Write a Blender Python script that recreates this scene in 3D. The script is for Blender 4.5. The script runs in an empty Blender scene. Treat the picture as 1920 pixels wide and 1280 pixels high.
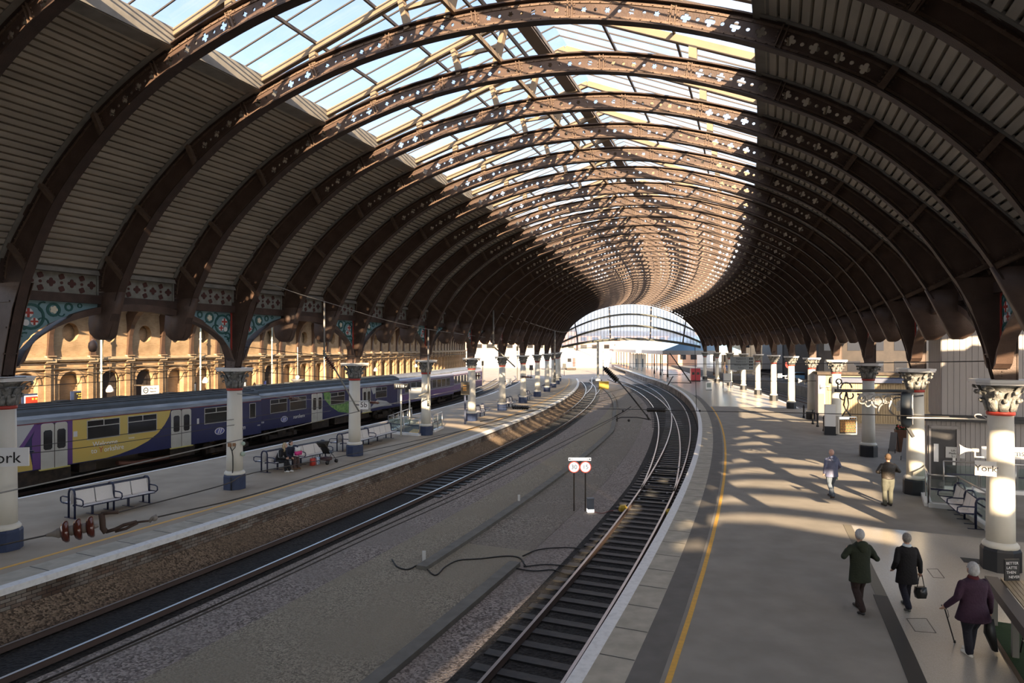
import bpy, bmesh, math, random
from mathutils import Vector, Matrix
random.seed(7)
C = bpy.context.scene.collection
SC = bpy.context.scene
# ---------------------------------------------------------------- camera
F, Y0, H = 1250.0, 650.93, 5.4715
cd = bpy.data.cameras.new('camera'); cam = bpy.data.objects.new('camera', cd); C.objects.link(cam)
cam.location = (0, 0, H); cam.rotation_euler = (math.pi/2, 0, 0)
cd.sensor_width = 36.0; cd.lens = 36.0*F/1920; cd.shift_y = (Y0-640)/1920.0
cd.clip_start = .1; cd.clip_end = 2000
SC.camera = cam
# ---------------------------------------------------------------- light and exposure
vs = SC.view_settings
vs.view_transform = 'Standard'; vs.look = 'None'; vs.gamma = 1; vs.use_curve_mapping = False
vs.exposure = 1.38
SUN_EL, SUN_DX = math.radians(17.4), -0.02
w = bpy.data.worlds.new('sky'); SC.world = w; w.use_nodes = True
nt = w.node_tree; nt.nodes.clear()
def wn(t, **k):
    n = nt.nodes.new(t)
    for a, b in k.items(): setattr(n, a, b)
    return n
sky = wn('ShaderNodeTexSky', sky_type='NISHITA', sun_disc=False, sun_elevation=math.radians(24), sun_rotation=math.pi, air_density=1.0, dust_density=1.6, ozone_density=1.3)
tc = wn('ShaderNodeTexCoord'); mp = wn('ShaderNodeMapping'); mp.inputs['Scale'].default_value = (1, 1, 3.2)
no = wn('ShaderNodeTexNoise'); no.inputs['Scale'].default_value = 2.6; no.inputs['Detail'].default_value = 7; no.inputs['Roughness'].default_value = .55
cr = wn('ShaderNodeValToRGB'); cr.color_ramp.elements[0].position = .50; cr.color_ramp.elements[1].position = .80
mx = wn('ShaderNodeMixRGB'); mx.inputs[2].default_value = (5.6, 5.8, 6.3, 1)
bg = wn('ShaderNodeBackground'); bg.inputs['Strength'].default_value = .142
wo = wn('ShaderNodeOutputWorld')
L = nt.links.new
L(tc.outputs['Generated'], mp.inputs[0]); L(mp.outputs[0], no.inputs[0]); L(no.outputs[0], cr.inputs[0]); L(cr.outputs[0], mx.inputs[0])
L(sky.outputs[0], mx.inputs[1])
sz = wn('ShaderNodeSeparateXYZ'); hz = wn('ShaderNodeMapRange'); hz.inputs['From Min'].default_value = .02; hz.inputs['From Max'].default_value = .24; hz.inputs['To Min'].default_value = .95; hz.inputs['To Max'].default_value = 0.0
mh = wn('ShaderNodeMixRGB'); mh.inputs[2].default_value = (6.6, 6.6, 6.7, 1)   # pale winter haze towards the horizon
L(tc.outputs['Generated'], sz.inputs[0]); L(sz.outputs[2], hz.inputs[0]); L(hz.outputs[0], mh.inputs[0]); L(mx.outputs[0], mh.inputs[1]); L(mh.outputs[0], bg.inputs[0]); L(bg.outputs[0], wo.inputs[0])
sd = bpy.data.lights.new('sun', 'SUN'); sd.energy = 8.2; sd.angle = math.radians(.5); sd.color = (1.0, .76, .50)
sun = bpy.data.objects.new('sun', sd); C.objects.link(sun)
sun.rotation_euler = Vector((SUN_DX, math.cos(SUN_EL), -math.sin(SUN_EL))).to_track_quat('-Z', 'Y').to_euler()
SC.cycles.max_bounces = 8; SC.cycles.diffuse_bounces = 4; SC.cycles.glossy_bounces = 2; SC.cycles.transparent_max_bounces = 24
SC.cycles.caustics_reflective = False; SC.cycles.caustics_refractive = False
SC.cycles.sample_clamp_indirect = 6
# ---------------------------------------------------------------- station geometry: everything lies on arcs (s = across, k = rib number along)
R0, TL, TR, DT, CX, CY = 312.587, -0.38167744, -0.35766341, 0.026745776, -303.874, 134.5237
W = 24.716
KS = 36.0
def LRk(k):
    a = TL+DT*(1+k/3); b = TR+DT*k/3
    return (Vector((CX+R0*math.cos(a), CY+R0*math.sin(a), 0)), Vector((CX+(R0+24.7)*math.cos(b), CY+(R0+24.7)*math.sin(b), 0)))
def P(s, k, z=0.0):
    kk = min(k, KS); A, B = LRk(kk); D = (B-A)/W
    v = A+D*s
    if k > KS: v += Vector((-D.y, D.x, 0)).normalized()*(k-KS)*2.86
    v.z = z
    return v
def ang(k):
    A, B = LRk(min(k, KS)); d = B-A
    return math.atan2(d.y, d.x)
def ray(u, v, Y): return Vector(((u-960)/F*Y, Y, H-(v-Y0)/F*Y))     # the point Y metres ahead seen at a photo position
def gnd(u, v, z=0.0): return ray(u, v, (H-z)*F/(v-Y0))
def ku(u, s, lo=-8.0, hi=60.0):                                     # rib number where surface s crosses photo column u
    n = 600; best = None
    for i in range(n+1):
        k = lo+(hi-lo)*i/n; p = P(s, k)
        if p.y < 2: continue
        e = abs(960+F*p.x/p.y-u)
        if best is None or e < best[0]: best = (e, k)
    k0 = best[1]; st = (hi-lo)/n
    for _ in range(3):
        best = min((abs(960+F*P(s, k0+j*st/10).x/P(s, k0+j*st/10).y-u), k0+j*st/10) for j in range(-10, 11) if P(s, k0+j*st/10).y > 1); k0 = best[1]; st /= 10
    return k0
def on(u, v, s):
    k = ku(u, s); p = P(s, k); p.z = H-(v-Y0)/F*p.y
    return p, k
# ---------------------------------------------------------------- materials
MT = {}
def mat(name, c, rough=.7, metal=0.0, c2=None, scale=4.0, bump=0.0, emit=None, spec=.5, detail=5, bscale=None, ramp=(.35, .7), coat=0, coord='Object', stretch=None):
    if name in MT: return MT[name]
    m = bpy.data.materials.new(name); m.use_nodes = True; t = m.node_tree; b = t.nodes['Principled BSDF']
    b.inputs['Roughness'].default_value = rough; b.inputs['Metallic'].default_value = metal
    b.inputs['Base Color'].default_value = (*c, 1); b.inputs['Specular IOR Level'].default_value = spec
    b.inputs['Coat Weight'].default_value = coat
    if c2 is not None or bump:
        co = t.nodes.new('ShaderNodeTexCoord'); n = t.nodes.new('ShaderNodeTexNoise'); n.inputs['Scale'].default_value = scale; n.inputs['Detail'].default_value = detail
        src = co.outputs[coord]
        if stretch:
            mpn = t.nodes.new('ShaderNodeMapping'); mpn.inputs['Scale'].default_value = stretch; t.links.new(src, mpn.inputs[0]); src = mpn.outputs[0]
        t.links.new(src, n.inputs[0])
        if c2 is not None:
            r = t.nodes.new('ShaderNodeValToRGB'); r.color_ramp.elements[0].color = (*c, 1); r.color_ramp.elements[1].color = (*c2, 1)
            r.color_ramp.elements[0].position, r.color_ramp.elements[1].position = ramp
            t.links.new(n.outputs[0], r.inputs[0]); t.links.new(r.outputs[0], b.inputs['Base Color'])
        if bump:
            n2 = n
            if bscale:
                n2 = t.nodes.new('ShaderNodeTexNoise'); n2.inputs['Scale'].default_value = bscale; n2.inputs['Detail'].default_value = 3; t.links.new(src, n2.inputs[0])
            bp = t.nodes.new('ShaderNodeBump'); bp.inputs['Strength'].default_value = bump; bp.inputs['Distance'].default_value = .05
            t.links.new(n2.outputs[0], bp.inputs['Height']); t.links.new(bp.outputs[0], b.inputs['Normal'])
    if emit:
        b.inputs['Emission Color'].default_value = (*emit[0], 1); b.inputs['Emission Strength'].default_value = emit[1]
    MT[name] = m; return m
def glassmat(name, tint, opac, dirt=(.8, .8, .78), gloss=.08, lo=.4, hi=1.7):
    m = bpy.data.materials.new(name); m.use_nodes = True; t = m.node_tree; t.nodes.clear()
    o = t.nodes.new('ShaderNodeOutputMaterial'); tr = t.nodes.new('ShaderNodeBsdfTransparent'); tr.inputs[0].default_value = (*tint, 1)
    tl = t.nodes.new('ShaderNodeBsdfTranslucent'); tl.inputs[0].default_value = (*dirt, 1)
    gl = t.nodes.new('ShaderNodeBsdfGlossy'); gl.inputs['Roughness'].default_value = .08
    m1 = t.nodes.new('ShaderNodeMixShader'); m2 = t.nodes.new('ShaderNodeMixShader'); m2.inputs[0].default_value = gloss
    co = t.nodes.new('ShaderNodeTexCoord'); n = t.nodes.new('ShaderNodeTexNoise'); n.inputs['Scale'].default_value = 1.3; n.inputs['Detail'].default_value = 6
    mr = t.nodes.new('ShaderNodeMapRange'); mr.inputs['To Min'].default_value = opac*lo; mr.inputs['To Max'].default_value = opac*hi
    K = t.links.new
    K(co.outputs['Object'], n.inputs[0]); K(n.outputs[0], mr.inputs[0]); K(mr.outputs[0], m1.inputs[0]); K(tr.outputs[0], m1.inputs[1]); K(tl.outputs[0], m1.inputs[2])
    K(m1.outputs[0], m2.inputs[1]); K(gl.outputs[0], m2.inputs[2]); K(m2.outputs[0], o.inputs[0])
    MT[name] = m; return m
iron = mat('brown_iron_paint', (.072, .043, .031), .55, c2=(.118, .074, .054), scale=2.2, bump=.15, bscale=30)
irond = mat('brown_iron_flange', (.045, .027, .02), .6, c2=(.075, .045, .033), scale=3, bump=.2, bscale=40)
rivet = mat('lit_brown_iron', (.19, .125, .085), .6, c2=(.13, .083, .057), scale=6, bump=.3, bscale=45)  # lighter than the web, standing in for light the stiffeners catch
palebrown = mat('buff_painted_timber', (.29, .21, .13), .6, c2=(.22, .155, .095), scale=1.5)
boards = mat('beige_roof_boards', (.46, .405, .325), .75, c2=(.33, .29, .235), scale=1.2, stretch=(.5, .5, 3))
gutter = mat('grey_gutter_board', (.27, .25, .215), .6, c2=(.19, .175, .15), scale=3)
darkbar = mat('dark_glazing_bar', (.07, .055, .045), .5)
roofglass = glassmat('dusty_roof_glass', (.95, .97, 1.0), .16)
screenglass = glassmat('milky_screen_glass', (.97, .98, 1.0), .8, dirt=(.97, .98, 1), lo=.9, hi=1.1, gloss=.03)
railglass = glassmat('clear_balustrade_glass', (.86, .93, .92), .05, gloss=.12)
stonew = mat('cream_column_paint', (.76, .73, .64), .45, c2=(.66, .63, .54), scale=1.6, stretch=(1, 1, .4))
capit = mat('grey_cast_capital', (.30, .30, .28), .6, c2=(.13, .13, .125), scale=9, bump=.5, bscale=14)
redp = mat('red_paint', (.42, .05, .035), .5)
navyb = mat('navy_column_base', (.022, .035, .085), .5, c2=(.03, .05, .11), scale=5)
blackb = mat('black_column_base', (.02, .022, .026), .5)
friezem = mat('pale_pierced_iron', (.29, .285, .245), .7, c2=(.20, .195, .165), scale=5, bump=.2)
friezed = mat('painted_hole_dark', (.09, .035, .028), .8)  # dark seen through the frieze holes, painted as raised shapes
bluep = mat('pale_blue_panel', (.20, .33, .36), .6)
greenp = mat('dark_green_scroll', (.018, .10, .09), .55)
whitep = mat('white_paint', (.78, .77, .74), .5)
cream = mat('cream_flower_paint', (.72, .66, .5), .55)
# ---------------------------------------------------------------- mesh helpers
class MB:
    def __init__(s): s.v = []; s.f = []; s.m = []; s.sm = []
    def add(s, vs, fs, mi=0, smooth=False):
        b = len(s.v); s.v += [Vector(x) for x in vs]
        for f in fs: s.f.append([b+i for i in f]); s.m.append(mi); s.sm.append(smooth)
    def hexa(s, p, mi=0):                                           # 8 corners: 4 of the bottom, 4 of the top
        s.add(p, [(3, 2, 1, 0), (4, 5, 6, 7), (0, 1, 5, 4), (1, 2, 6, 5), (2, 3, 7, 6), (3, 0, 4, 7)], mi)
    def box(s, x0, x1, y0, y1, z0, z1, mi=0, M=None):
        p = [Vector(q) for q in ((x0, y0, z0), (x1, y0, z0), (x1, y1, z0), (x0, y1, z0), (x0, y0, z1), (x1, y0, z1), (x1, y1, z1), (x0, y1, z1))]
        if M: p = [M @ q for q in p]
        s.hexa(p, mi)
    def bar(s, a, b, w, h, mi=0, up=(0, 0, 1)):
        a = Vector(a); b = Vector(b); d = (b-a).normalized(); u = Vector(up)
        x = d.cross(u)
        if x.length < 1e-4: x = d.cross(Vector((0, 1, 0)))
        x.normalize(); y = x.cross(d).normalized()
        x *= w/2; y *= h/2
        s.hexa([a-x-y, a+x-y, a+x+y, a-x+y, b-x-y, b+x-y, b+x+y, b-x+y], mi)
    def tube(s, pts, r, n=8, mi=0, smooth=True, cap=True, rad=None):
        pts = [Vector(p) for p in pts]; b = len(s.v); prev = None
        for i, p in enumerate(pts):
            d = (pts[min(i+1, len(pts)-1)]-pts[max(i-1, 0)]).normalized()
            if prev is None: x = d.cross(Vector((0, 0, 1)));  x = d.cross(Vector((0, 1, 0))) if x.length < .05 else x
            else: x = prev-d*prev.dot(d)
            x.normalize(); prev = x; y = d.cross(x); rr = rad[i] if rad else r
            for j in range(n):
                a = 2*math.pi*j/n; s.v.append(p+(x*math.cos(a)+y*math.sin(a))*rr)
        for i in range(len(pts)-1):
            for j in range(n):
                q = b+i*n; s.f.append([q+j, q+(j+1) % n, q+n+(j+1) % n, q+n+j]); s.m.append(mi); s.sm.append(smooth)
        if cap:
            s.f.append([b+j for j in range(n)][::-1]); s.m.append(mi); s.sm.append(False)
            s.f.append([b+(len(pts)-1)*n+j for j in range(n)]); s.m.append(mi); s.sm.append(False)
    def lathe(s, prof, n=16, mi=0, M=None, smooth=True, rot=0.0):    # prof: (r, z) from bottom to top
        b = len(s.v)
        for r, z in prof:
            for j in range(n):
                a = 2*math.pi*(j+rot)/n; q = Vector((r*math.cos(a), r*math.sin(a), z)); s.v.append(M @ q if M else q)
        for i in range(len(prof)-1):
            for j in range(n):
                q = b+i*n; s.f.append([q+j, q+(j+1) % n, q+n+(j+1) % n, q+n+j]); s.m.append(mi); s.sm.append(smooth)
        s.f.append([b+j for j in range(n)][::-1]); s.m.append(mi); s.sm.append(False)
        s.f.append([b+(len(prof)-1)*n+j for j in range(n)]); s.m.append(mi); s.sm.append(False)
    def loft(s, rings, mi=0, smooth=True, cap=True):
        b = len(s.v); n = len(rings[0])
        for r in rings: s.v += [Vector(q) for q in r]
        for i in range(len(rings)-1):
            for j in range(n):
                q = b+i*n; s.f.append([q+j, q+(j+1) % n, q+n+(j+1) % n, q+n+j]); s.m.append(mi); s.sm.append(smooth)
        if cap:
            s.f.append([b+j for j in range(n)][::-1]); s.m.append(mi); s.sm.append(False)
            s.f.append([b+(len(rings)-1)*n+j for j in range(n)]); s.m.append(mi); s.sm.append(False)
    def poly(s, pts, t, mi=0, ax='y', M=None):                        # flat outline (a, z) given thickness t
        n = len(pts); vs = []
        for sg in (-.5, .5):
            for a, z in pts:
                q = Vector((a, sg*t, z)) if ax == 'y' else (Vector((sg*t, a, z)) if ax == 'x' else Vector((a, z, sg*t)))
                vs.append(M @ q if M else q)
        fs = [list(range(n)), list(range(2*n-1, n-1, -1))]+[[i, i+n, (i+1) % n+n, (i+1) % n] for i in range(n)]
        s.add(vs, fs, mi)
    def ball(s, c, r, n=10, mi=0, sc=(1, 1, 1)):
        c = Vector(c); prof = []; m = max(4, n//2)
        rings = []
        for i in range(m+1):
            th = math.pi*(i/m); rr = max(math.sin(th), .02)*r; z = -math.cos(th)*r
            rings.append([c+Vector((rr*math.cos(2*math.pi*j/n)*sc[0], rr*math.sin(2*math.pi*j/n)*sc[1], z*sc[2])) for j in range(n)])
        s.loft(rings, mi)
    def build(s, name, mats, parent=None, kind=None, world=False, uv=None):
        me = bpy.data.meshes.new(name)
        vs = s.v
        if world and parent is not None:
            inv = parent.matrix_basis.inverted() if parent.parent is None else (parent.parent.matrix_basis @ parent.matrix_basis).inverted()
            vs = [inv @ v for v in vs]
        me.from_pydata([tuple(v) for v in vs], [], s.f)
        if not isinstance(mats, (list, tuple)): mats = [mats]
        for m in mats: me.materials.append(m)
        me.polygons.foreach_set('material_index', s.m); me.polygons.foreach_set('use_smooth', s.sm)
        if uv:
            ul = me.uv_layers.new(name='UVMap')
            for lp in me.loops: ul.data[lp.index].uv = uv[lp.vertex_index]
        bm = bmesh.new(); bm.from_mesh(me); bmesh.ops.recalc_face_normals(bm, faces=bm.faces); bm.to_mesh(me); bm.free()
        me.update()
        o = bpy.data.objects.new(name, me); C.objects.link(o)
        if parent is not None: o.parent = parent
        if kind: o['kind'] = kind
        return o
def tag(o, label, cat, group=None):
    o['label'] = label; o['category'] = cat
    if group: o['group'] = group
    return o
def thing(name, label, cat, loc=(0, 0, 0), rz=0.0, group=None):
    o = bpy.data.objects.new(name, None); C.objects.link(o); o.location = loc; o.rotation_euler = (0, 0, rz); o.empty_display_size = .2
    o.matrix_basis = Matrix.Translation(Vector(loc)) @ Matrix.Rotation(rz, 4, 'Z')
    return tag(o, label, cat, group)
def dup(root, loc, rz, label=None, group=None):
    def cp(o, par):
        c = o.copy(); C.objects.link(c); c.parent = par
        for ch in kids.get(o.name, []): cp(ch, c)
        return c
    kids = {}
    for o in root.children_recursive: kids.setdefault(o.parent.name, []).append(o)
    r = cp(root, None); r.location = loc; r.rotation_euler = (0, 0, rz)
    if label: r['label'] = label
    if group: r['group'] = group
    return r
def textmesh(txt, size, m, parent, loc, rot, name='lettering', depth=.004, align='CENTER', label=None, shear=0, xs=1.0):
    cu = bpy.data.curves.new(name, 'FONT'); cu.body = txt; cu.size = size; cu.extrude = depth; cu.align_x = align; cu.align_y = 'CENTER'; cu.shear = shear; cu.resolution_u = 3
    t = bpy.data.objects.new(name, cu); C.objects.link(t)
    me = bpy.data.meshes.new_from_object(t); bpy.data.objects.remove(t)
    me.name = name; me.materials.clear(); me.materials.append(m)
    o = bpy.data.objects.new(name, me); C.objects.link(o); o.parent = parent; o.location = loc; o.rotation_euler = rot; o.scale = (xs, 1, 1)
    if label: o['label'] = label
    return o
def cat_rom(pts, n):
    pts = [Vector(p) for p in pts]; out = []
    q = [pts[0]*2-pts[1]]+pts+[pts[-1]*2-pts[-2]]
    for i in range(1, len(q)-2):
        for j in range(n):
            t = j/n; a, b, c, d = q[i-1:i+3]
            out.append(.5*((2*b)+(-a+c)*t+(2*a-5*b+4*c-d)*t*t+(-a+3*b-3*c+d)*t**3))
    out.append(pts[-1]); return out
ORD = ['nearest', 'second', 'third', 'fourth', 'fifth', 'sixth', 'seventh', 'eighth', 'ninth', 'tenth', 'eleventh', 'twelfth', 'thirteenth', 'fourteenth', 'fifteenth', 'sixteenth', 'seventeenth', 'eighteenth', 'nineteenth', 'twentieth']
TENS = {20: 'twenty', 30: 'thirty', 40: 'forty'}
def ordn(i):
    if i < 20: return ORD[i]
    n = i+1
    if n % 10 == 0: return {30: 'thirtieth', 40: 'fortieth', 20: 'twentieth'}[n]
    return TENS[n//10*10]+'-'+['', 'first', 'second', 'third', 'fourth', 'fifth', 'sixth', 'seventh', 'eighth', 'ninth'][n % 10]
# ================================================================ SETTING: ground, platforms
KB, KE = -7.0, 36.0
def strip(mb, s0, s1, z0, z1, k0, k1, step=1.0, mi=0):               # a solid band running along the arcs
    n = max(1, int(math.ceil((k1-k0)/step))); f0 = s0 if callable(s0) else (lambda k: s0); f1 = s1 if callable(s1) else (lambda k: s1)
    rings = []
    for i in range(n+1):
        k = k0+(k1-k0)*i/n
        rings.append([P(f0(k), k, z0), P(f1(k), k, z0), P(f1(k), k, z1), P(f0(k), k, z1)])
    mb.loft(rings, mi, smooth=False)
def struct(name, mb, mats, **k): return mb.build(name, mats, kind='structure', **k)
asph = mat('grey_platform_asphalt', (.25, .228, .195), .8, c2=(.32, .292, .25), scale=1.1, bump=.06, bscale=90, detail=9)
asphl = mat('left_platform_asphalt', (.33, .27, .195), .8, c2=(.42, .345, .255), scale=.8, bump=.06, bscale=90, detail=9)  # brightened in place of soft light from the left
paving = mat('pale_paving_slabs', (.38, .345, .27), .75, c2=(.52, .47, .375), scale=2.5)
copew = mat('white_coping_paint', (.86, .85, .82), .6, c2=(.70, .69, .66), scale=8, ramp=(.45, .75))
yel = mat('yellow_line_paint', (.80, .44, .06), .6, c2=(.65, .36, .07), scale=9)
tilem = mat('polished_terrazzo', (.50, .44, .35), .25, c2=(.58, .52, .43), scale=60, detail=2)
darkst = mat('dark_floor_band', (.035, .035, .035), .5)
ballast = None
def ballastmat(name, ca, cb, cc, sc, rg=(.38, .66, .85)):
    m = bpy.data.materials.new(name); m.use_nodes = True; t = m.node_tree; b = t.nodes['Principled BSDF']; b.inputs['Roughness'].default_value = .9
    co = t.nodes.new('ShaderNodeTexCoord'); v = t.nodes.new('ShaderNodeTexVoronoi'); v.inputs['Scale'].default_value = sc
    n = t.nodes.new('ShaderNodeTexNoise'); n.inputs['Scale'].default_value = .35; n.inputs['Detail'].default_value = 8
    r = t.nodes.new('ShaderNodeValToRGB'); r.color_ramp.elements[0].color = (*ca, 1); r.color_ramp.elements[1].color = (*cb, 1); r.color_ramp.elements[0].position = .1; r.color_ramp.elements[1].position = .9
    mxn = t.nodes.new('ShaderNodeMixRGB'); mxn.inputs[2].default_value = (*cc, 1); mr = t.nodes.new('ShaderNodeMapRange'); mr.inputs['From Min'].default_value = rg[0]; mr.inputs['From Max'].default_value = rg[1]; mr.inputs['To Max'].default_value = rg[2]
    bp = t.nodes.new('ShaderNodeBump'); bp.inputs['Strength'].default_value = .7; bp.inputs['Distance'].default_value = .06
    K = t.links.new
    sx = t.nodes.new('ShaderNodeSeparateColor'); K(v.outputs['Color'], sx.inputs[0])
    K(co.outputs['Object'], v.inputs[0]); K(co.outputs['Object'], n.inputs[0]); K(sx.outputs[0], r.inputs[0]); K(r.outputs[0], mxn.inputs[1]); K(n.outputs[0], mr.inputs[0]); K(mr.outputs[0], mxn.inputs[0]); K(mxn.outputs[0], b.inputs['Base Color'])
    K(v.outputs['Distance'], bp.inputs['Height']); K(bp.outputs[0], b.inputs['Normal'])
    MT[name] = m; return m
ball1 = ballastmat('stony_trackbed', (.10, .085, .07), (.42, .37, .32), (.22, .195, .165), 18)
ballq = ballastmat('pinkish_ballast_stones', (.13, .105, .09), (.50, .43, .38), (.29, .25, .215), 21)
ballb = ballastmat('brown_littered_ballast', (.07, .048, .03), (.36, .26, .175), (.175, .125, .08), 22)
balld = ballastmat('oily_black_trackbed', (.012, .011, .01), (.045, .04, .036), (.016, .0155, .015), 14)
sandm = ballastmat('sandy_grey_ground', (.15, .13, .10), (.56, .49, .37), (.335, .29, .215), 30, (.30, .56, .9))
ZR = -.92
# base ground over everything
g = MB(); g.add([(-60, -60, ZR-.16), (900, -60, ZR-.16), (900, 900, ZR-.16), (-500, 900, ZR-.16), (-500, -60, ZR-.16)], [(0, 1, 2, 3, 4)])
struct('floor', g, ball1)
# sandy strip between the tracks
g = MB(); strip(g, 8.0, lambda k: 12.35-max(0, k-4)*.055, ZR-.2, ZR-.085, KB, 0); strip(g, 8.0, lambda k: 10.0-max(0, k-9)*.12, ZR-.2, ZR-.085, 0, 18); struct('floor', g, sandm)
gravm = ballastmat('brown_grey_gravel', (.11, .092, .074), (.46, .40, .33), (.255, .222, .18), 24)
g = MB(); strip(g, lambda k: 10.0-max(0, k-9)*.12, lambda k: 12.35-max(0, k-4)*.055, ZR-.2, ZR-.088, 0, 32); struct('floor', g, gravm)
g = MB(); rings = []
for i in range(84):
    k = KB+.5*i; rings.append([P(3.0, k, ZR-.2), P(4.05, k, ZR-.2), P(4.1, k, ZR-.07), P(3.75, k, ZR+.06), P(3.4, k, ZR+.22), P(3.1, k, ZR+.40)])
g.loft(rings, 0, False); struct('floor', g, ballb)
g = MB(); strip(g, 5.95, 8.0, ZR-.2, ZR-.10, KB, 34); struct('floor', g, ballq)
g = MB(); strip(g, lambda k: 12.3-max(0, k-4)*.055, lambda k: 13.6-max(0, k-4)*.07, ZR-.2, ZR-.10, KB, 30); struct('floor', g, ballq)
for a, b_ in ((3.9, 6.0), (-9.1, -6.3), (-12.8, -9.9)):
    g = MB(); strip(g, a, b_, ZR-.2, ZR-.088, KB, 36); struct('floor', g, balld)
g = MB(); strip(g, lambda k: 13.55-max(0, k-4)*.08, 16.45, ZR-.2, ZR-.092, KB, 34); struct('floor', g, balld)
# platforms
brick = None
def brickmat(name, c1, c2, mo, sx=.23, sz=.075, dirt=None):
    m = bpy.data.materials.new(name); m.use_nodes = True; t = m.node_tree; b = t.nodes['Principled BSDF']; b.inputs['Roughness'].default_value = .85
    uvn = t.nodes.new('ShaderNodeUVMap'); br = t.nodes.new('ShaderNodeTexBrick'); br.inputs['Scale'].default_value = 1
    br.inputs['Brick Width'].default_value = sx; br.inputs['Row Height'].default_value = sz; br.inputs['Mortar Size'].default_value = .008
    br.inputs['Color1'].default_value = (*c1, 1); br.inputs['Color2'].default_value = (*c2, 1); br.inputs['Mortar'].default_value = (*mo, 1)
    K = t.links.new; K(uvn.outputs[0], br.inputs[0])
    n = t.nodes.new('ShaderNodeTexNoise'); n.inputs['Scale'].default_value = .9; n.inputs['Detail'].default_value = 7; K(uvn.outputs[0], n.inputs[0])
    mxn = t.nodes.new('ShaderNodeMixRGB'); mxn.blend_type = 'MULTIPLY'; mxn.inputs[0].default_value = .8
    r = t.nodes.new('ShaderNodeValToRGB'); r.color_ramp.elements[0].color = (*(dirt or (.55, .5, .45)), 1); r.color_ramp.elements[0].position = .35; r.color_ramp.elements[1].position = .6
    K(n.outputs[0], r.inputs[0]); K(br.outputs[0], mxn.inputs[1]); K(r.outputs[0], mxn.inputs[2]); K(mxn.outputs[0], b.inputs['Base Color'])
    bp = t.nodes.new('ShaderNodeBump'); bp.inputs['Strength'].default_value = .5; bp.inputs['Distance'].default_value = .02; K(br.outputs['Fac'], bp.inputs['Height']); bp.invert = True; K(bp.outputs[0], b.inputs['Normal'])
    MT[name] = m; return m
wallbrick = brickmat('yellow_buff_brick', (.40, .275, .155), (.34, .225, .12), (.36, .27, .165))
platbrick = brickmat('worn_platform_brick', (.33, .30, .26), (.20, .13, .09), (.05, .04, .035), sz=.09, dirt=(.25, .2, .17))
def bandface(name, s, z0, z1, k0, k1, m, th=.12, **kw):
    mb = MB(); n = int((k1-k0)*2); uv = []
    for i in range(n+1):
        k = k0+(k1-k0)*i/n
        for ss, z in ((s, z0), (s, z1), (s+th, z1), (s+th, z0)): mb.v.append(P(ss, k, z)); uv.append((k*2.8, z))
    for i in range(n):
        for j in range(4):
            q = i*4; mb.f.append([q+j, q+(j+1) % 4, q+4+(j+1) % 4, q+4+j]); mb.m.append(0); mb.sm.append(False)
    return struct(name, mb, m, uv=uv, **kw)
KP = 33.6
g = MB(); strip(g, -5.95, 2.15, -.5, 0, KB, KP); struct('platform', g, asphl)
g = MB(); strip(g, 2.15, 2.95, -.5, .004, KB, KP); struct('platform', g, paving)
g = MB(); strip(g, 2.95, 3.25, -.14, .012, KB, KP); struct('trim_1', g, copew)
g = MB(); strip(g, -6.1, -5.95, -.5, .012, KB, KP); struct('trim_2', g, copew)
g = MB(); strip(g, 1.62, 1.74, -.1, .006, KB, KP); struct('trim_3', g, yel)
bandface('wall_left', 3.02, ZR-.2, -.14, KB, KP, platbrick)
bandface('wall_left', -6.05, ZR-.2, -.14, KB, KP, platbrick)
# far left platform by the brick wall
g = MB(); strip(g, -18.9, -13.2, -.9, 0, KB, 30); struct('platform', g, asphl)
# right platform: grey asphalt, then polished floor further on
KT = ku(1325, 17.5)  # about 15
g = MB(); strip(g, 17.2, 31.0, -.5, 0, KB, 15.2); struct('platform', g, asph)
g = MB(); strip(g, 17.2, lambda k: 25.2+max(0, (k-33)*.25), -.5, .0, 15.2, 62); struct('platform', g, tilem)
g = MB(); strip(g, 16.55, 17.2, -.5, .004, KB, 62); struct('platform', g, paving)
g = MB(); strip(g, 16.3, 16.55, -.14, .012, KB, 62); struct('trim_4', g, copew)
g = MB(); strip(g, 17.2, 17.72, -.1, .004, KB, 20); struct('trim_5', g, mat('darker_asphalt_band', (.14, .13, .112), .8, c2=(.18, .165, .145), scale=2))
g = MB(); strip(g, 17.8, 17.9, -.1, .006, KB, 15.0); struct('trim_6', g, yel)
g = MB(); strip(g, 25.2, 25.5, -.6, .008, 15.2, 62); struct('trim_7', g, copew)
bandface('wall_right', 16.36, ZR-.2, -.14, KB, 50, platbrick)
# polished tiles of the concourse floor at lower right, with the dark band at its edge
tl = gnd(1603, 985); 
def quad(mb, pts, z0, z1, mi=0):
    n = len(pts); mb.add([(p[0], p[1], z0) for p in pts]+[(p[0], p[1], z1) for p in pts], [list(range(n))[::-1], list(range(n, 2*n))]+[[i, (i+1) % n, (i+1) % n+n, i+n] for i in range(n)], mi)
q1 = P(21.72, 1.05); q2 = P(30.5, .85)
g = MB(); rings = []
for i in range(9):
    k = -7+8.05*i/8; rings.append([P(21.78, k, -.05), P(30.5, k-.02*8, -.05), P(30.5, k-.02*8, .008), P(21.78, k, .008)])
g.loft(rings, 0, False); struct('floor', g, tilem)
g = MB(); strip(g, 21.5, 21.78, -.05, .010, KB, -1.05); struct('trim_8', g, darkst)
g = MB(); strip(g, 21.55, 21.78, -.05, .006, -1.05, 1.05); struct('trim_9', g, mat('sandy_floor_band', (.2, .18, .14), .8))
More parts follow.
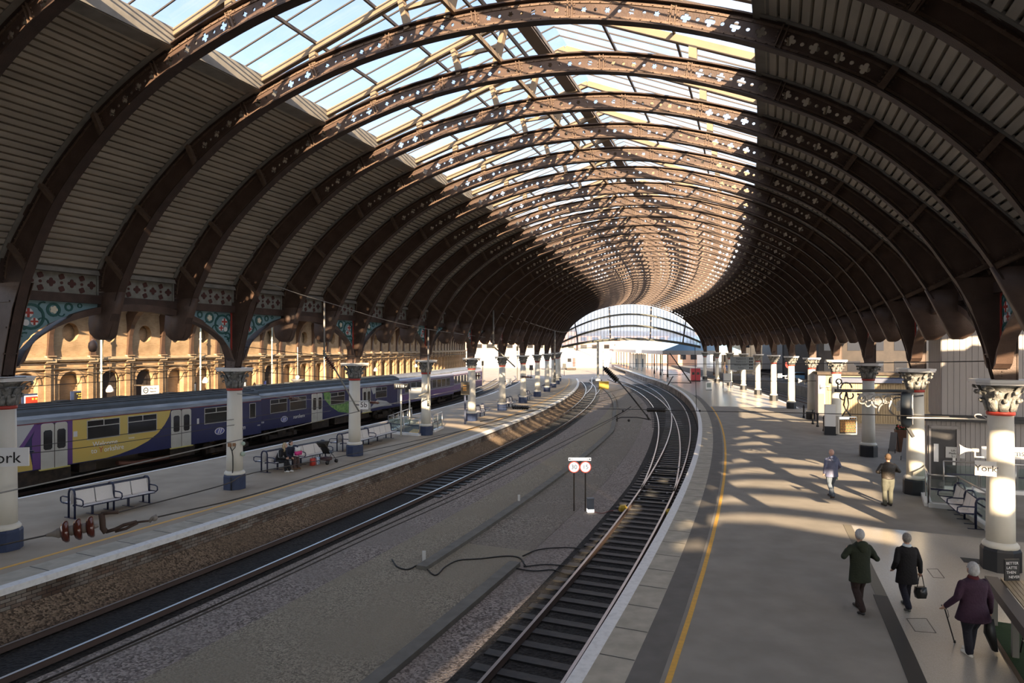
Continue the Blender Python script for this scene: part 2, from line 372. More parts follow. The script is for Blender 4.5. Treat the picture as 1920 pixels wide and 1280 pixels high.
# thin joints of the paving slabs
g = MB()
for k in [KB+.42*i for i in range(110)]:
    for s0, s1 in ((16.56, 17.19), (2.16, 2.94)):
        a, b_ = P(s0, k, .0065), P(s1, k, .0065); t = P(s0, k+.006, .0065)-a
        g.add([a-t, b_-t, b_+t, a+t], [(0, 1, 2, 3)])
struct('trim_10', g, mat('slab_joint', (.10, .095, .085), .9))
# ================================================================ rib curves (s across, z up)
INN = [(.13, 4.73), (.32, 5.45), (.66, 6.5), (1.12, 7.55), (2.29, 9.2), (4.13, 10.68), (6.06, 11.72), (8.4, 12.42), (10.62, 12.78), (13.0, 12.85), (15.3, 12.62), (17.49, 12.05), (19.49, 11.22), (21.25, 10.17), (22.75, 8.71), (23.76, 7.16), (24.05, 6.56), (24.3, 5.92), (24.47, 5.22)]
OUT = [(.0, 7.2), (.13, 7.87), (.55, 8.45), (1.07, 9.0), (1.95, 9.9), (3.81, 11.24), (5.82, 12.19), (8.21, 12.88), (10.57, 13.22), (12.94, 13.30), (15.3, 13.08), (17.55, 12.5), (19.67, 11.66), (21.5, 10.53), (23.08, 9.1), (23.85, 8.3), (24.33, 7.73), (24.6, 7.2)]
inn = [(p.x, p.y) for p in cat_rom([(a, b, 0) for a, b in INN], 5)]
outc = [(p.x, p.y) for p in cat_rom([(a, b, 0) for a, b in OUT], 5)]
SPL = [1.12, 2.29, 4.13, 6.06, 8.4, 10.62, 13.0, 15.3, 17.49, 19.49, 21.25, 22.75, 23.76]
def near(curve, p):
    return min(curve, key=lambda q: (q[0]-p[0])**2+(q[1]-p[1])**2)
def zat(curve, s):
    for a, b in zip(curve, curve[1:]):
        if a[0] <= s <= b[0]: return a[1]+(b[1]-a[1])*(s-a[0])/max(1e-6, b[0]-a[0])
    return curve[0][1] if s < curve[0][0] else curve[-1][1]
def web_mesh(column):
    cu = bpy.data.curves.new('rib_web', 'CURVE'); cu.dimensions = '2D'; cu.fill_mode = 'BOTH'; cu.extrude = .014
    def sp(pts):
        q = cu.splines.new('POLY'); q.points.add(len(pts)-1); q.use_cyclic_u = True
        for i, (a, b) in enumerate(pts): q.points[i].co = (a, b, 0, 1)
    if column:
        lo = [(-.28, 4.68), (.16, 4.68)]+[q for q in inn if q[1] > 4.8]+[(24.52, 4.68), (24.98, 4.68)]
    else:
        ii = [q for q in inn if q[1] > 6.05]
        lo = [(-.30, 6.5), (-.15, 6.0), (.1, 5.78), (.38, 5.78)]+ii+[(24.33, 5.78), (24.6, 5.78), (24.85, 6.0), (25.0, 6.5)]
    up = [(25.0, 7.2)]+[q for q in outc][::-1][1:-1]+[(-.30, 7.2)]
    sp(lo+up)
    def mid(s):
        i = near(inn, (s, zat(inn, s))); o = near(outc, i); return Vector(((i[0]+o[0])/2, (i[1]+o[1])/2)), Vector((o[0]-i[0], o[1]-i[1])).normalized()
    for a, b in zip(SPL[2:-2], SPL[3:-1]):
        if a < 4 or b > 21.4: continue
        clover = b < 8.5 or a > 17.4
        for j in range(7):
            f = .14+.72*j/6; s = a+(b-a)*f
            c = Vector((s, zat(inn, s))); c2 = Vector((s, zat(outc, s))); n = Vector(((zat(inn, s-.2)-zat(inn, s+.2)), .4)).normalized(); t = Vector((n.y, -n.x))
            c = (c+c2)/2
            if j % 2: pts = [(c.x+.042*math.cos(i*math.pi/4), c.y+.042*math.sin(i*math.pi/4)) for i in range(8)]
            elif clover:
                pts = []
                for i in range(24):
                    th = 2*math.pi*i/24; r = .062+.048*abs(math.cos(2*th))**.6
                    v = t*math.cos(th)*r+n*math.sin(th)*r; pts.append((c.x+v.x, c.y+v.y))
            else:
                pts = []
                for i in range(12):
                    th = 2*math.pi*i/12; r = .08 if i % 2 == 0 else .048; pts.append((c.x+math.cos(th)*r, c.y+math.sin(th)*r))
            sp(pts)
    ob = bpy.data.objects.new('w', cu); C.objects.link(ob); me = bpy.data.meshes.new_from_object(ob); bpy.data.objects.remove(ob)
    for v in me.vertices: v.co = (v.co.x, -v.co.z, v.co.y)
    me.flip_normals(); me.materials.clear(); me.materials.append(iron); me.name = 'rib_web'
    return me
def flange(curve, w, th, off=0, lo=None):
    mb = MB(); rings = []
    pts = [q for q in curve if lo is None or q[1] > lo]
    for i, (a, b) in enumerate(pts):
        p0 = pts[max(0, i-1)]; p1 = pts[min(len(pts)-1, i+1)]; d = Vector((p1[0]-p0[0], p1[1]-p0[1])).normalized(); n = Vector((-d.y, d.x))
        q0 = (a+n.x*off, b+n.y*off); q1 = (a+n.x*(off+th), b+n.y*(off+th))
        rings.append([(q0[0], -w/2, q0[1]), (q0[0], w/2, q0[1]), (q1[0], w/2, q1[1]), (q1[0], -w/2, q1[1])])
    mb.loft(rings, 0, False); return mb
def rib_parts(root, column):
    me = web_mesh(column); o = bpy.data.objects.new('rib_web', me); C.objects.link(o); o.parent = root
    flange(inn, .25, .035, -.03, None if column else 6.1).build('bottom_flange', irond, root)
    flange(outc, .26, .035, 0, 7.0).build('top_flange', irond, root)
    # riveted angle strips running inside both flanges, with rivet heads
    for curve, sg, nm in ((inn, 1, 'lower_rivet_strip'), (outc, -1, 'upper_rivet_strip')):
        mb = flange([q for q in curve if q[1] > 7.3], .07, .05, .045*sg if sg > 0 else -.095)
        pts = [q for q in curve if q[1] > 7.3]; acc = 0
        for p, q in zip(pts, pts[1:]):
            L_ = math.dist(p, q); m_ = max(1, int(L_/.2))
            for j in range(m_):
                x = p[0]+(q[0]-p[0])*j/m_; z = p[1]+(q[1]-p[1])*j/m_+.07*sg
                mb.box(x-.013, x+.013, -.055, .055, z-.013, z+.013)
        mb.build(nm, rivet, root)
    for s in SPL:
        i = (s, zat(inn, s)); o_ = near(outc, i); mb = MB()
        d = Vector((o_[0]-i[0], 0, o_[1]-i[1])); u = d.normalized(); t = Vector((u.z, 0, -u.x))
        a = Vector((i[0], 0, i[1]))
        ext = .065 if 5 < s < 20 else .14
        for sg in (-1, 1):
            mb.bar(a+t*.06*sg, a+d+t*.06*sg, .02, .02+ext, up=(0, 1, 0)) if 0 else mb.hexa([a+t*(.05*sg-.012)+Vector((0, -ext, 0)), a+t*(.05*sg+.012)+Vector((0, -ext, 0)), a+t*(.05*sg+.012)+Vector((0, ext, 0)), a+t*(.05*sg-.012)+Vector((0, ext, 0))]+[a+d+t*(.05*sg-.012)+Vector((0, -ext, 0)), a+d+t*(.05*sg+.012)+Vector((0, -ext, 0)), a+d+t*(.05*sg+.012)+Vector((0, ext, 0)), a+d+t*(.05*sg-.012)+Vector((0, ext, 0))])
            for j in range(5):
                c = a+d*(.12+.19*j)+t*.10*sg
                mb.box(c.x-.016, c.x+.016, -.03, .03, c.z-.016, c.z+.016)
        if not (5 < s < 20):
            mb.hexa([a+t*q_[0]+Vector((0, q_[1], 0)) for q_ in ((-.05, -ext), (.05, -ext), (.05, -ext+.02), (-.05, -ext+.02))]+[a+d+t*q_[0]+Vector((0, q_[1], 0)) for q_ in ((-.05, -ext), (.05, -ext), (.05, -ext+.02), (-.05, -ext+.02))])
        mb.build('splice_plate', rivet, root)
    # roof timbers carried by the rib
    for nm, a, b in (('rafter', (6.45, 12.72), (13.45, 14.75)), ('rafter', (13.45, 14.75), (19.1, 12.32))):
        mb = MB(); mb.bar((a[0], .02, a[1]), (b[0], .02, b[1]), .13, .19); mb.build(nm, palebrown, root)
    for a, b in (((8.25, 12.85), (8.25, 13.15)), ((11.15, 13.2), (10.95, 13.95)), ((12.25, 13.25), (12.55, 14.35)), ((17.6, 12.45), (17.6, 12.9))):
        mb = MB(); mb.bar((a[0], .02, a[1]), (b[0], .02, b[1]), .2, .14); mb.build('post', palebrown, root)
    mb = MB(); mb.bar((11.05, .02, 13.75), (12.4, .02, 13.8), .1, .1); mb.build('collar_beam', palebrown, root)
    # what carries the rib at either side
    for sx, c in ((0, .0), (1, 24.7)):
        sg = 1 if sx == 0 else -1
        mb = MB()
        if column:
            for yy in (-.17, .17):
                pts = [(-.28, 4.68), (.16, 4.68), (.34, 5.45), (.66, 6.5), (1.0, 7.2), (-.28, 7.2)]
                mb.poly([(c+sg*a, z) for a, z in pts], .02, M=Matrix.Translation((0, yy, 0)))
            for z in (5.3, 6.0, 6.7):
                s_ = .2+.33*(z-4.8)/1.7
                mb.box(min(c-sg*.28, c+sg*s_), max(c-sg*.28, c+sg*s_), -.2, .2, z-.02, z+.02)
            for yy in (-.19, .19):
                for j in range(22):
                    z = 4.75+j*.11; mb.box(c-.02, c+.02, yy-.012, yy+.012, z, z+.035)
            mb.build('pier', iron, root)
            mb = MB(); mb.bar((c-sg*.3, 0, 4.68), (c-sg*.3, 0, 7.2), .4, .03, up=(1, 0, 0)); mb.build('pier_back_plate', irond, root)
        else:
            rings = []
            for z, a0, a1, hw in ((7.15, -.3, 1.0, .10), (6.6, -.32, .74, .15), (6.2, -.3, .55, .2), (5.9, -.18, .42, .24), (5.74, .0, .34, .2), (5.70, .08, .28, .14)):
                rings.append([(c+sg*a0, -hw, z), (c+sg*a1, -hw, z), (c+sg*a1, hw, z), (c+sg*a0, hw, z)])
            mb.loft(rings, 0, True); mb.build('pendant', iron, root)
KLAST = 33
ribs = {}
for k in range(-5, KLAST+1):
    col_ = (k % 3 == 0); key = col_
    i = k+5
    lab = (f'brown riveted iron arch rib, {ordn(i)} from the camera, '+('standing on a pair of columns' if col_ else 'ending in hanging pendants'))
    loc = P(0, k); rz = ang(k)
    if key not in ribs:
        r = thing('roof_rib', lab, 'arch rib', loc, rz, 'arch ribs of the train shed roof'); rib_parts(r, col_); ribs[key] = r
    else: dup(ribs[key], loc, rz, lab)
# ---------------------------------------------------------------- boarded slopes and glazing between ribs
def boardbay(k0, k1, side):
    mb = MB()
    c = [q for q in outc if (q[0] < 6.5 and q[1] > 7.75)] if side == 0 else [q for q in outc if (q[0] > 19.1 and q[1] > 7.6)][::-1]
    if side == 0: c.append((6.5, zat(outc, 6.5)))
    else: c.append((19.1, zat(outc, 19.1)))
    # resample by length
    seg = [0]
    for p, q in zip(c, c[1:]): seg.append(seg[-1]+math.dist(p, q))
    def at(d):
        for i in range(len(seg)-1):
            if d <= seg[i+1]+1e-9:
                f = (d-seg[i])/max(1e-9, seg[i+1]-seg[i]); return Vector((c[i][0]+(c[i+1][0]-c[i][0])*f, c[i][1]+(c[i+1][1]-c[i][1])*f))
        return Vector(c[-1])
    n = int(seg[-1]/.205); cs = Vector((12.4, 4)); prof = []
    for j in range(n):
        a = at(seg[-1]*j/n); b = at(seg[-1]*(j+1)/n); na = (a-cs).normalized(); nb = (b-cs).normalized()
        prof += [a+na*.02, b+nb*.02-(b-a)*.30, b+nb*.13-(b-a)*.28, b+nb*.13]
    rings = []
    vs0 = [P(q.x, k0, q.y) for q in prof]; vs1 = [P(q.x, k1, q.y) for q in prof]
    m = len(prof); fs = [[i, i+1, m+i+1, m+i] for i in range(m-1)]
    mb.add(vs0+vs1, fs)
    cf = prof+[at(seg[-1])+(at(seg[-1])-cs).normalized()*.2, at(0)+(at(0)-cs).normalized()*.2]
    mb.add([P(cf[0].x, k0, cf[0].y), P(cf[0].x, k1, cf[0].y)], [])
    # outer sheathing
    ot = [at(seg[-1]*j/12)+(at(seg[-1]*j/12)-cs).normalized()*.22 for j in range(13)]
    mb.add([P(q.x, k0, q.y) for q in ot]+[P(q.x, k1, q.y) for q in ot], [[i, i+1, 13+i+1, 13+i] for i in range(12)])
    struct('ceiling', mb, boards)
    g = MB()                                                          # light edge strip along the top of the rib
    for kk in (k1,):
        rings = []
        for j in range(13):
            q = at(seg[-1]*j/12); nn = (q-cs).normalized()
            rings.append([P(q.x, kk-.075, q.y), P(q.x+nn.x*.06, kk-.075, q.y+nn.y*.06), P(q.x+nn.x*.06, kk-.03, q.y+nn.y*.06), P(q.x, kk-.03, q.y)])
        g.loft(rings, 0, False)
    if side == 0: a, b = 6.5, 12.85
    else: a, b = 19.1, 12.4
    zb = zat(outc, a)
    g.hexa([P(a-.04, k0, zb), P(a+.04, k0, zb), P(a+.04, k1, zb), P(a-.04, k1, zb), P(a-.04, k0, b), P(a+.04, k0, b), P(a+.04, k1, b), P(a-.04, k1, b)])
    sgn = -1 if side == 0 else 1
    bx = (-.17, -.08) if side == 0 else (24.78, 24.87)
    g.hexa([P(bx[0], k0, 7.55), P(bx[1], k0, 7.55), P(bx[1], k1, 7.55), P(bx[0], k1, 7.55), P(bx[0], k0, 8.5), P(bx[1], k0, 8.5), P(bx[1], k1, 8.5), P(bx[0], k1, 8.5)])
    g.hexa([P(a, k0, zb-.02), P(a+sgn*.38, k0, zb-.10), P(a+sgn*.38, k1, zb-.10), P(a, k1, zb-.02), P(a, k0, zb+.03), P(a+sgn*.38, k0, zb-.05), P(a+sgn*.38, k1, zb-.05), P(a, k1, zb+.03)])
    struct('trim_%d' % (11+side), g, gutter)
wi = [0]
def glazebay(k0, k1):
    wi[0] += 1
    g = MB()
    A, R_, B = (6.35, 12.88), (13.45, 14.95), (19.2, 12.48)
    for a, b in ((A, R_), (R_, B)):
        g.add([P(a[0], k0, a[1]), P(b[0], k0, b[1]), P(b[0], k1, b[1]), P(a[0], k1, a[1])], [(0, 1, 2, 3)])
    o = struct('window_%d' % wi[0], g, roofglass)
    g = MB()
    for j in range(1, 5):
        kk = k0+(k1-k0)*j/5
        for a, b in ((A, R_), (R_, B)): g.bar(P(a[0], kk, a[1]-.04), P(b[0], kk, b[1]-.02), .03, .035)
    g.build('glazing_bar', darkbar, o)
    g = MB()
    for s in (8.35, 10.2, 12.0, 15.2, 17.15):
        f = (s-A[0])/(R_[0]-A[0]) if s < R_[0] else 1-(s-R_[0])/(B[0]-R_[0]); z = (A if s < R_[0] else B)[1]+(R_[1]-(A if s < R_[0] else B)[1])*f
        g.bar(P(s, k0, z-.08), P(s, k1, z-.08), .06, .08)
    g.build('purlin', darkbar, o)
    g = MB()
    g.bar(P(12.85, k0, 14.6), P(12.85, k1, 14.6), .4, .05); g.bar(P(12.5, k0, 14.3), P(12.5, k1, 14.3), .05, .12); g.bar(P(13.25, k0, 14.4), P(13.25, k1, 14.4), .05, .12)
    g.build('ridge_walkway', mat('weathered_grey_timber', (.2, .17, .15), .7), o)
    if k1 <= 10: 
        g = MB(); g.bar(P(12.45, k0, 13.36), P(12.45, k1, 13.36), .09, .12); g.build('walkway_rail', palebrown, o)
for k in range(-6, KLAST):
    boardbay(k, k+1, 0); boardbay(k, k+1, 1); glazebay(k, k+1)
# solid roof and wall added out of view behind the camera to block sun
g = MB()
for k in range(-20, -6):
    pr = outc; n = len(pr); up = [(a, b+.1) for a, b in pr]
    g.add([P(a, k, b) for a, b in up]+[P(a, k+1, b) for a, b in up], [[i, i+1, n+i+1, n+i] for i in range(n-1)])
struct('ceiling', g, boards)
g = MB(); a, b = P(-20, -20), P(43, -20); nn = (b-a).normalized(); g.hexa([(a.x, a.y, -1), (b.x, b.y, -1), (b.x-.3, b.y-.6, -1), (a.x-.3, a.y-.6, -1), (a.x, a.y, 16), (b.x, b.y, 16), (b.x-.3, b.y-.6, 16), (a.x-.3, a.y-.6, 16)])
struct('sun_block_wall', g, wallbrick if 0 else mat('dull_brick', (.25, .17, .1), .9))
# ================================================================ iron columns
def column_parts(root, basem, ring=True):
    mb = MB(); mb.lathe([(.43, 0), (.43, .50), (.40, .56), (.33, .58)], 8, rot=.5, smooth=False); mb.build('base', basem, root)
    mb = MB(); mb.lathe([(.36, .54), (.385, .58), (.385, .63), (.35, .68), (.315, .71)], 28); mb.lathe([(.305, .68), (.30, 1.4), (.285, 2.6), (.27, 3.84)], 28); mb.build('shaft', stonew, root)
    mb = MB(); mb.lathe([(.275, 3.80), (.30, 3.82), (.30, 3.88), (.275, 3.90)], 28); mb.build('necking_ring', redp, root)
    mb = MB(); mb.lathe([(.27, 3.88), (.275, 4.1), (.30, 4.3), (.38, 4.48), (.46, 4.56)], 20)
    for tier, (z0, z1, r0, r1, n, wd) in enumerate(((3.9, 4.22, .28, .40, 8, .13), (4.02, 4.42, .29, .50, 8, .12), (4.1, 4.55, .32, .62, 4, .14))):
        for j in range(n):
            a = 2*math.pi*(j+(.5 if tier != 0 else 0))/n; ca, sa = math.cos(a), math.sin(a); rings = []
            for f, rr, zz, ww in ((0, r0, z0, wd*.7), (.4, r0+.03, z0+(z1-z0)*.45, wd), (.75, r0+(r1-r0)*.5, z0+(z1-z0)*.85, wd*.9), (1, r1, z1, wd*.5), (1.1, r1+.03, z1-.06, wd*.35), (1.2, r1-.01, z1-.11, wd*.2)):
                c = Vector((rr*ca, rr*sa, zz)); t = Vector((-sa, ca, 0))*ww; o_ = Vector((ca, sa, 0))*.025
                rings.append([c-t-o_, c+t-o_, c+t*.8+o_, c-t*.8+o_])
            mb.loft(rings)
    mb.build('capital', capit, root)
    mb = MB(); c8 = [(.58, .34), (.34, .58), (-.34, .58), (-.58, .34), (-.58, -.34), (-.34, -.58), (.34, -.58), (.58, -.34)]
    mb.poly(c8, .05, ax='z', M=Matrix.Translation((0, 0, 4.58))); mb.poly([(a*1.04, b*1.04) for a, b in c8], .07, ax='z', M=Matrix.Translation((0, 0, 4.645))); mb.build('abacus', whitep, root)
colL = colR = None
for i, k in enumerate(range(-3, KLAST+1, 3)):
    lab = f'cream round iron column with grey leafy capital and navy base, {ordn(i)} along the left platform'
    if colL is None: colL = thing('iron_column', lab, 'column', P(0, k), ang(k), 'columns along the left platform'); column_parts(colL, navyb)
    else: dup(colL, P(0, k), ang(k), lab)
for i, k in enumerate(range(0, KLAST+1, 3)):
    lab = f'cream round iron column with black base, {ordn(i)} along the right-hand platform'
    if colR is None: colR = thing('iron_column', lab, 'column', P(24.7, k), ang(k), 'columns along the right platform'); column_parts(colR, blackb)
    else: dup(colR, P(24.7, k), ang(k), lab)
# outer row of columns beyond the right-hand roof bays
for i, k in enumerate((9, 12, 15, 18)):
    dup(colR, P(41.5, k), ang(k), f'distant pale column of the outer right-hand row, {ordn(i)} counting away', 'outer columns by the car park')
# ================================================================ spandrel bays between columns
def ringpoly(mb, c, r, wd, n, put, t0=0.0, t1=2*math.pi, mi=0, th=.02):
    for i in range(n):
        a, b = t0+(t1-t0)*i/n, t0+(t1-t0)*(i+1)/n
        q = []
        for d in (0, th):
            q += [put(c[0]+(r-wd/2)*math.cos(a), c[1]+(r-wd/2)*math.sin(a), d), put(c[0]+(r+wd/2)*math.cos(a), c[1]+(r+wd/2)*math.sin(a), d), put(c[0]+(r+wd/2)*math.cos(b), c[1]+(r+wd/2)*math.sin(b), d), put(c[0]+(r-wd/2)*math.cos(b), c[1]+(r-wd/2)*math.sin(b), d)]
        mb.hexa(q, mi)
def disc(mb, c, r, n, put, mi=0, th=.02, f=lambda a: 1):
    p = [(c[0]+r*f(2*math.pi*i/n)*math.cos(2*math.pi*i/n), c[1]+r*f(2*math.pi*i/n)*math.sin(2*math.pi*i/n)) for i in range(n)]
    m = n; mb.add([put(a, b, 0) for a, b in p]+[put(a, b, th) for a, b in p], [list(range(m)), list(range(2*m-1, m-1, -1))]+[[i, i+m, (i+1) % m+m, (i+1) % m] for i in range(m)], mi)
def archz(x): return 4.72+1.93*math.sqrt(max(0, 1-(x/1.43)**2))      # x = ribs from the middle of the bay
def spandrel(k0, side, label, group):
    sc = 0.0 if side == 0 else 24.7; sg = 1 if side == 0 else -1
    root = thing('spandrel_girder', label, 'arched girder', P(sc, k0), ang(k0), group)
    pk = 2.74 if side == 0 else 2.96                                   # metres per rib spacing here
    g = MB()
    for j in range(12):
        a, b = k0+.06+j*.24, k0+.06+(j+1)*.24
        g.hexa([P(sc-.12*sg, a, 6.80), P(sc+.2*sg, a, 6.80), P(sc+.2*sg, b, 6.80), P(sc-.12*sg, b, 6.80), P(sc-.12*sg, a, 7.06), P(sc+.2*sg, a, 7.06), P(sc+.2*sg, b, 7.06), P(sc-.12*sg, b, 7.06)])
    g.build('girder', irond, root, world=True)
    g = MB(); rings = []
    for j in range(37):
        x = -1.42+2.84*j/36; x2 = x*1.0; z = archz(x); zz = z+.06+.16*math.sqrt(max(0, 1-(x/1.43)**2)); xo = x*.955 if abs(x) > .9 else x
        rings.append([P(sc-.12*sg, k0+1.5+x, z), P(sc+.22*sg, k0+1.5+x, z), P(sc+.22*sg, k0+1.5+xo, zz+(.05 if abs(x) > 1.2 else 0)), P(sc-.12*sg, k0+1.5+xo, zz+(.05 if abs(x) > 1.2 else 0))])
    g.loft(rings, 0, False); g.build('arch', iron, root, world=True)
    for j in range(3):
        put = lambda x, z, d, j=j: P(sc+(.02+d)*sg, k0+j+x/pk, z)
        g = MB(); q = [put(.15, 7.06, -.02), put(.15, 7.66, -.02), put(pk-.15, 7.66, -.02), put(pk-.15, 7.06, -.02), put(.15, 7.06, 0), put(.15, 7.66, 0), put(pk-.15, 7.66, 0), put(pk-.15, 7.06, 0)]; g.hexa(q)
        g.hexa([put(pk-.17, 7.06, 0), put(pk-.17, 7.7, 0), put(pk-.12, 7.7, 0), put(pk-.12, 7.06, 0), put(pk-.17, 7.06, .05), put(pk-.17, 7.7, .05), put(pk-.12, 7.7, .05), put(pk-.12, 7.06, .05)])
        f = g.build('frieze_panel', friezem, root, world=True)
        g = MB()
        for i in range(8):
            x = .32+(pk-.64)*i/7
            if i % 2: disc(g, (x, 7.36), .13, 16, put, th=.012, f=lambda a: .6+.4*abs(math.cos(2*a)))
            else:
                disc(g, (x, 7.54), .10, 12, put, th=.012, f=lambda a: .65+.35*abs(math.cos(2*a+.8))); disc(g, (x, 7.18), .10, 12, put, th=.012, f=lambda a: .65+.35*abs(math.cos(2*a+.8))); disc(g, (x, 7.36), .045, 8, put, th=.012)
        m_ = g
        g2 = MB(); g2.v, g2.f, g2.m, g2.sm = m_.v, m_.f, m_.m, m_.sm
        # flatten into the local frame of the panel
        inv = root.matrix_basis.inverted(); g2.v = [inv @ v for v in g2.v]; g2.build('painted_hole_pattern', friezed, f)
    g = MB()
    for j in range(3):
        g.hexa([P(sc-.1*sg, k0+j+.08, 7.66), P(sc+.28*sg, k0+j+.08, 7.66), P(sc+.28*sg, k0+j+.92, 7.66), P(sc-.1*sg, k0+j+.92, 7.66), P(sc-.1*sg, k0+j+.08, 7.80), P(sc+.22*sg, k0+j+.08, 7.80), P(sc+.22*sg, k0+j+.92, 7.80), P(sc-.1*sg, k0+j+.92, 7.80)])
    g.build('gutter', gutter, root, world=True)
    for e in (0, 1):
        put = lambda x, z, d, e=e: P(sc+(.03+d)*sg, (k0+x/pk) if e == 0 else (k0+3-x/pk), z)
        g = MB(); top = []; bot = []
        for j in range(13):
            x = .24+(pk*1.05-.24)*j/12; kx = x/pk-1.5; bot.append((x, min(6.78, archz(kx)+.16))); top.append((x, 6.80))
        for a in range(12):
            q = [(bot[a]), (bot[a+1]), (top[a+1]), (top[a])]; g.hexa([put(x, z, -.02) for x, z in q]+[put(x, z, 0) for x, z in q])
        pn = g.build('spandrel_panel', bluep, root, world=True)
        inv = root.matrix_basis.inverted()
        def sub(g, nm, m): g.v = [inv @ v for v in g.v]; return g.build(nm, m, pn)
        g = MB(); ringpoly(g, (.66, 6.34), .34, .075, 20, put); ringpoly(g, (1.28, 6.56), .17, .07, 16, put); ringpoly(g, (1.72, 6.66), .10, .055, 12, put); ringpoly(g, (.40, 5.9), .12, .055, 12, put, .5, 5); ringpoly(g, (.36, 6.6), .12, .05, 10, put, 0, 4.5); ringpoly(g, (.5, 5.72), .16, .05, 10, put, 1.2, 3.4); ringpoly(g, (2.05, 6.72), .06, .03, 10, put)
        ringpoly(g, (1.0, 6.62), .14, .04, 8, put, 1.2, 4.4); ringpoly(g, (.98, 6.15), .16, .04, 8, put, 0, 2.4); ringpoly(g, (1.5, 6.48), .1, .03, 8, put, 3, 6)
        sub(g, 'scrollwork', greenp)
        g = MB(); disc(g, (.58, 6.44), .13, 14, put, 0, .03); disc(g, (.74, 6.2), .11, 12, put, 0, .03); disc(g, (.52, 6.16), .09, 12, put, 0, .03)
        for c, r in (((.58, 6.44), .13), ((.74, 6.2), .10)):
            for w_, h_ in ((r*.25, r), (r, r*.25)): g.hexa([put(c[0]-w_, c[1]-h_, .03), put(c[0]+w_, c[1]-h_, .03), put(c[0]+w_, c[1]+h_, .03), put(c[0]-w_, c[1]+h_, .03), put(c[0]-w_, c[1]-h_, .042), put(c[0]+w_, c[1]-h_, .042), put(c[0]+w_, c[1]+h_, .042), put(c[0]-w_, c[1]+h_, .042)], 2)
        sub(g, 'painted_shield', [whitep, cream, redp])
        g = MB(); disc(g, (1.28, 6.56), .115, 30, put, 0, .03, lambda a: .7+.3*abs(math.cos(2.5*a))); sub(g, 'painted_flower', cream)
        g = MB(); g.hexa([put(.20, 5.35, 0), put(.26, 5.45, 0), put(.26, 6.8, 0), put(.20, 6.8, 0), put(.20, 5.35, .04), put(.26, 5.45, .04), put(.26, 6.8, .04), put(.20, 6.8, .04)]); sub(g, 'panel_border', redp)
    return root
spL = spR = None
for i, k in enumerate(range(-3, KLAST-2, 3)):
    lab = f'pierced frieze and arched brown girder with blue painted corners, {ordn(i)} bay of the left colonnade'
    if spL is None: spL = spandrel(k, 0, lab, 'arched girders of the left colonnade')
    else: dup(spL, P(0, k), ang(k), lab)
for i, k in enumerate(range(-3, KLAST-2, 3)):
    lab = f'arched brown girder with painted corners, {ordn(i)} bay of the right colonnade'
    if spR is None: spR = spandrel(k, 1, lab, 'arched girders of the right colonnade')
    else: dup(spR, P(24.7, k), ang(k), lab)
# ================================================================ long brick wall on the left
SW = -18.9
def wallbay():
    Wd = (P(SW, 1)-P(SW, 0)).length+.004; Ht = 8.4
    cu = bpy.data.curves.new('wall', 'CURVE'); cu.dimensions = '2D'; cu.fill_mode = 'BOTH'; cu.extrude = .19
    def sp(pts):
        q = cu.splines.new('POLY'); q.points.add(len(pts)-1); q.use_cyclic_u = True
        for i, (a, b) in enumerate(pts): q.points[i].co = (a, b, 0, 1)
    sp([(0, 0), (Wd, 0), (Wd, Ht), (0, Ht)])
    c = Wd/2; r = .68
    sp([(c-r, .02), (c+r, .02)]+[(c+r*math.cos(math.pi*i/14), 3.36+r*math.sin(math.pi*i/14)) for i in range(15)])
    sp([(c+.5*math.cos(2*math.pi*i/20), 6.35+.56*math.sin(2*math.pi*i/20)) for i in range(20)])
    ob = bpy.data.objects.new('w', cu); C.objects.link(ob); me = bpy.data.meshes.new_from_object(ob); bpy.data.objects.remove(ob)
    mb = MB(); mb.add([(v.co.z, v.co.x, v.co.y) for v in me.vertices], [list(p.vertices) for p in me.polygons])
    mb.box(-.5, -.30, 0, Wd, 0, Ht, 0)
    for y0, y1 in ((0, .30), (Wd-.30, Wd)): mb.box(.19, .32, y0, y1, 0, 4.66)
    # arch hood
    for i in range(14):
        a, b = math.pi*i/14, math.pi*(i+1)/14
        mb.hexa([Vector((.18, c+q*math.cos(t), 3.36+q*math.sin(t))) for q, t in ((r, a), (r+.17, a), (r+.17, b), (r, b))]+[Vector((.23, c+q*math.cos(t), 3.36+q*math.sin(t))) for q, t in ((r, a), (r+.17, a), (r+.17, b), (r, b))])
    uv = [(v.y+v.x, v.z) for v in mb.v]
    o = mb.build('wall_left', wallbrick, kind='structure', uv=uv); return o
wb = wallbay()
stonec = mat('buff_stone_cornice', (.42, .32, .2), .8, c2=(.3, .23, .15), scale=3)
g = MB(); Wd = (P(SW, 1)-P(SW, 0)).length
g.box(.17, .42, 0, Wd, 4.66, 4.74); g.box(.17, .50, 0, Wd, 4.74, 4.84); g.box(.17, .38, 0, Wd, 4.84, 4.9); g.box(.3, .52, -.28, .28, 4.60, 4.98); g.box(.17, .36, 0, Wd, 4.2, 4.26)
cn = g.build('trim_13', stonec, kind='structure')
ironw = mat('orange_brown_iron', (.05, .028, .018), .6, c2=(.075, .042, .026), scale=3)
root = None
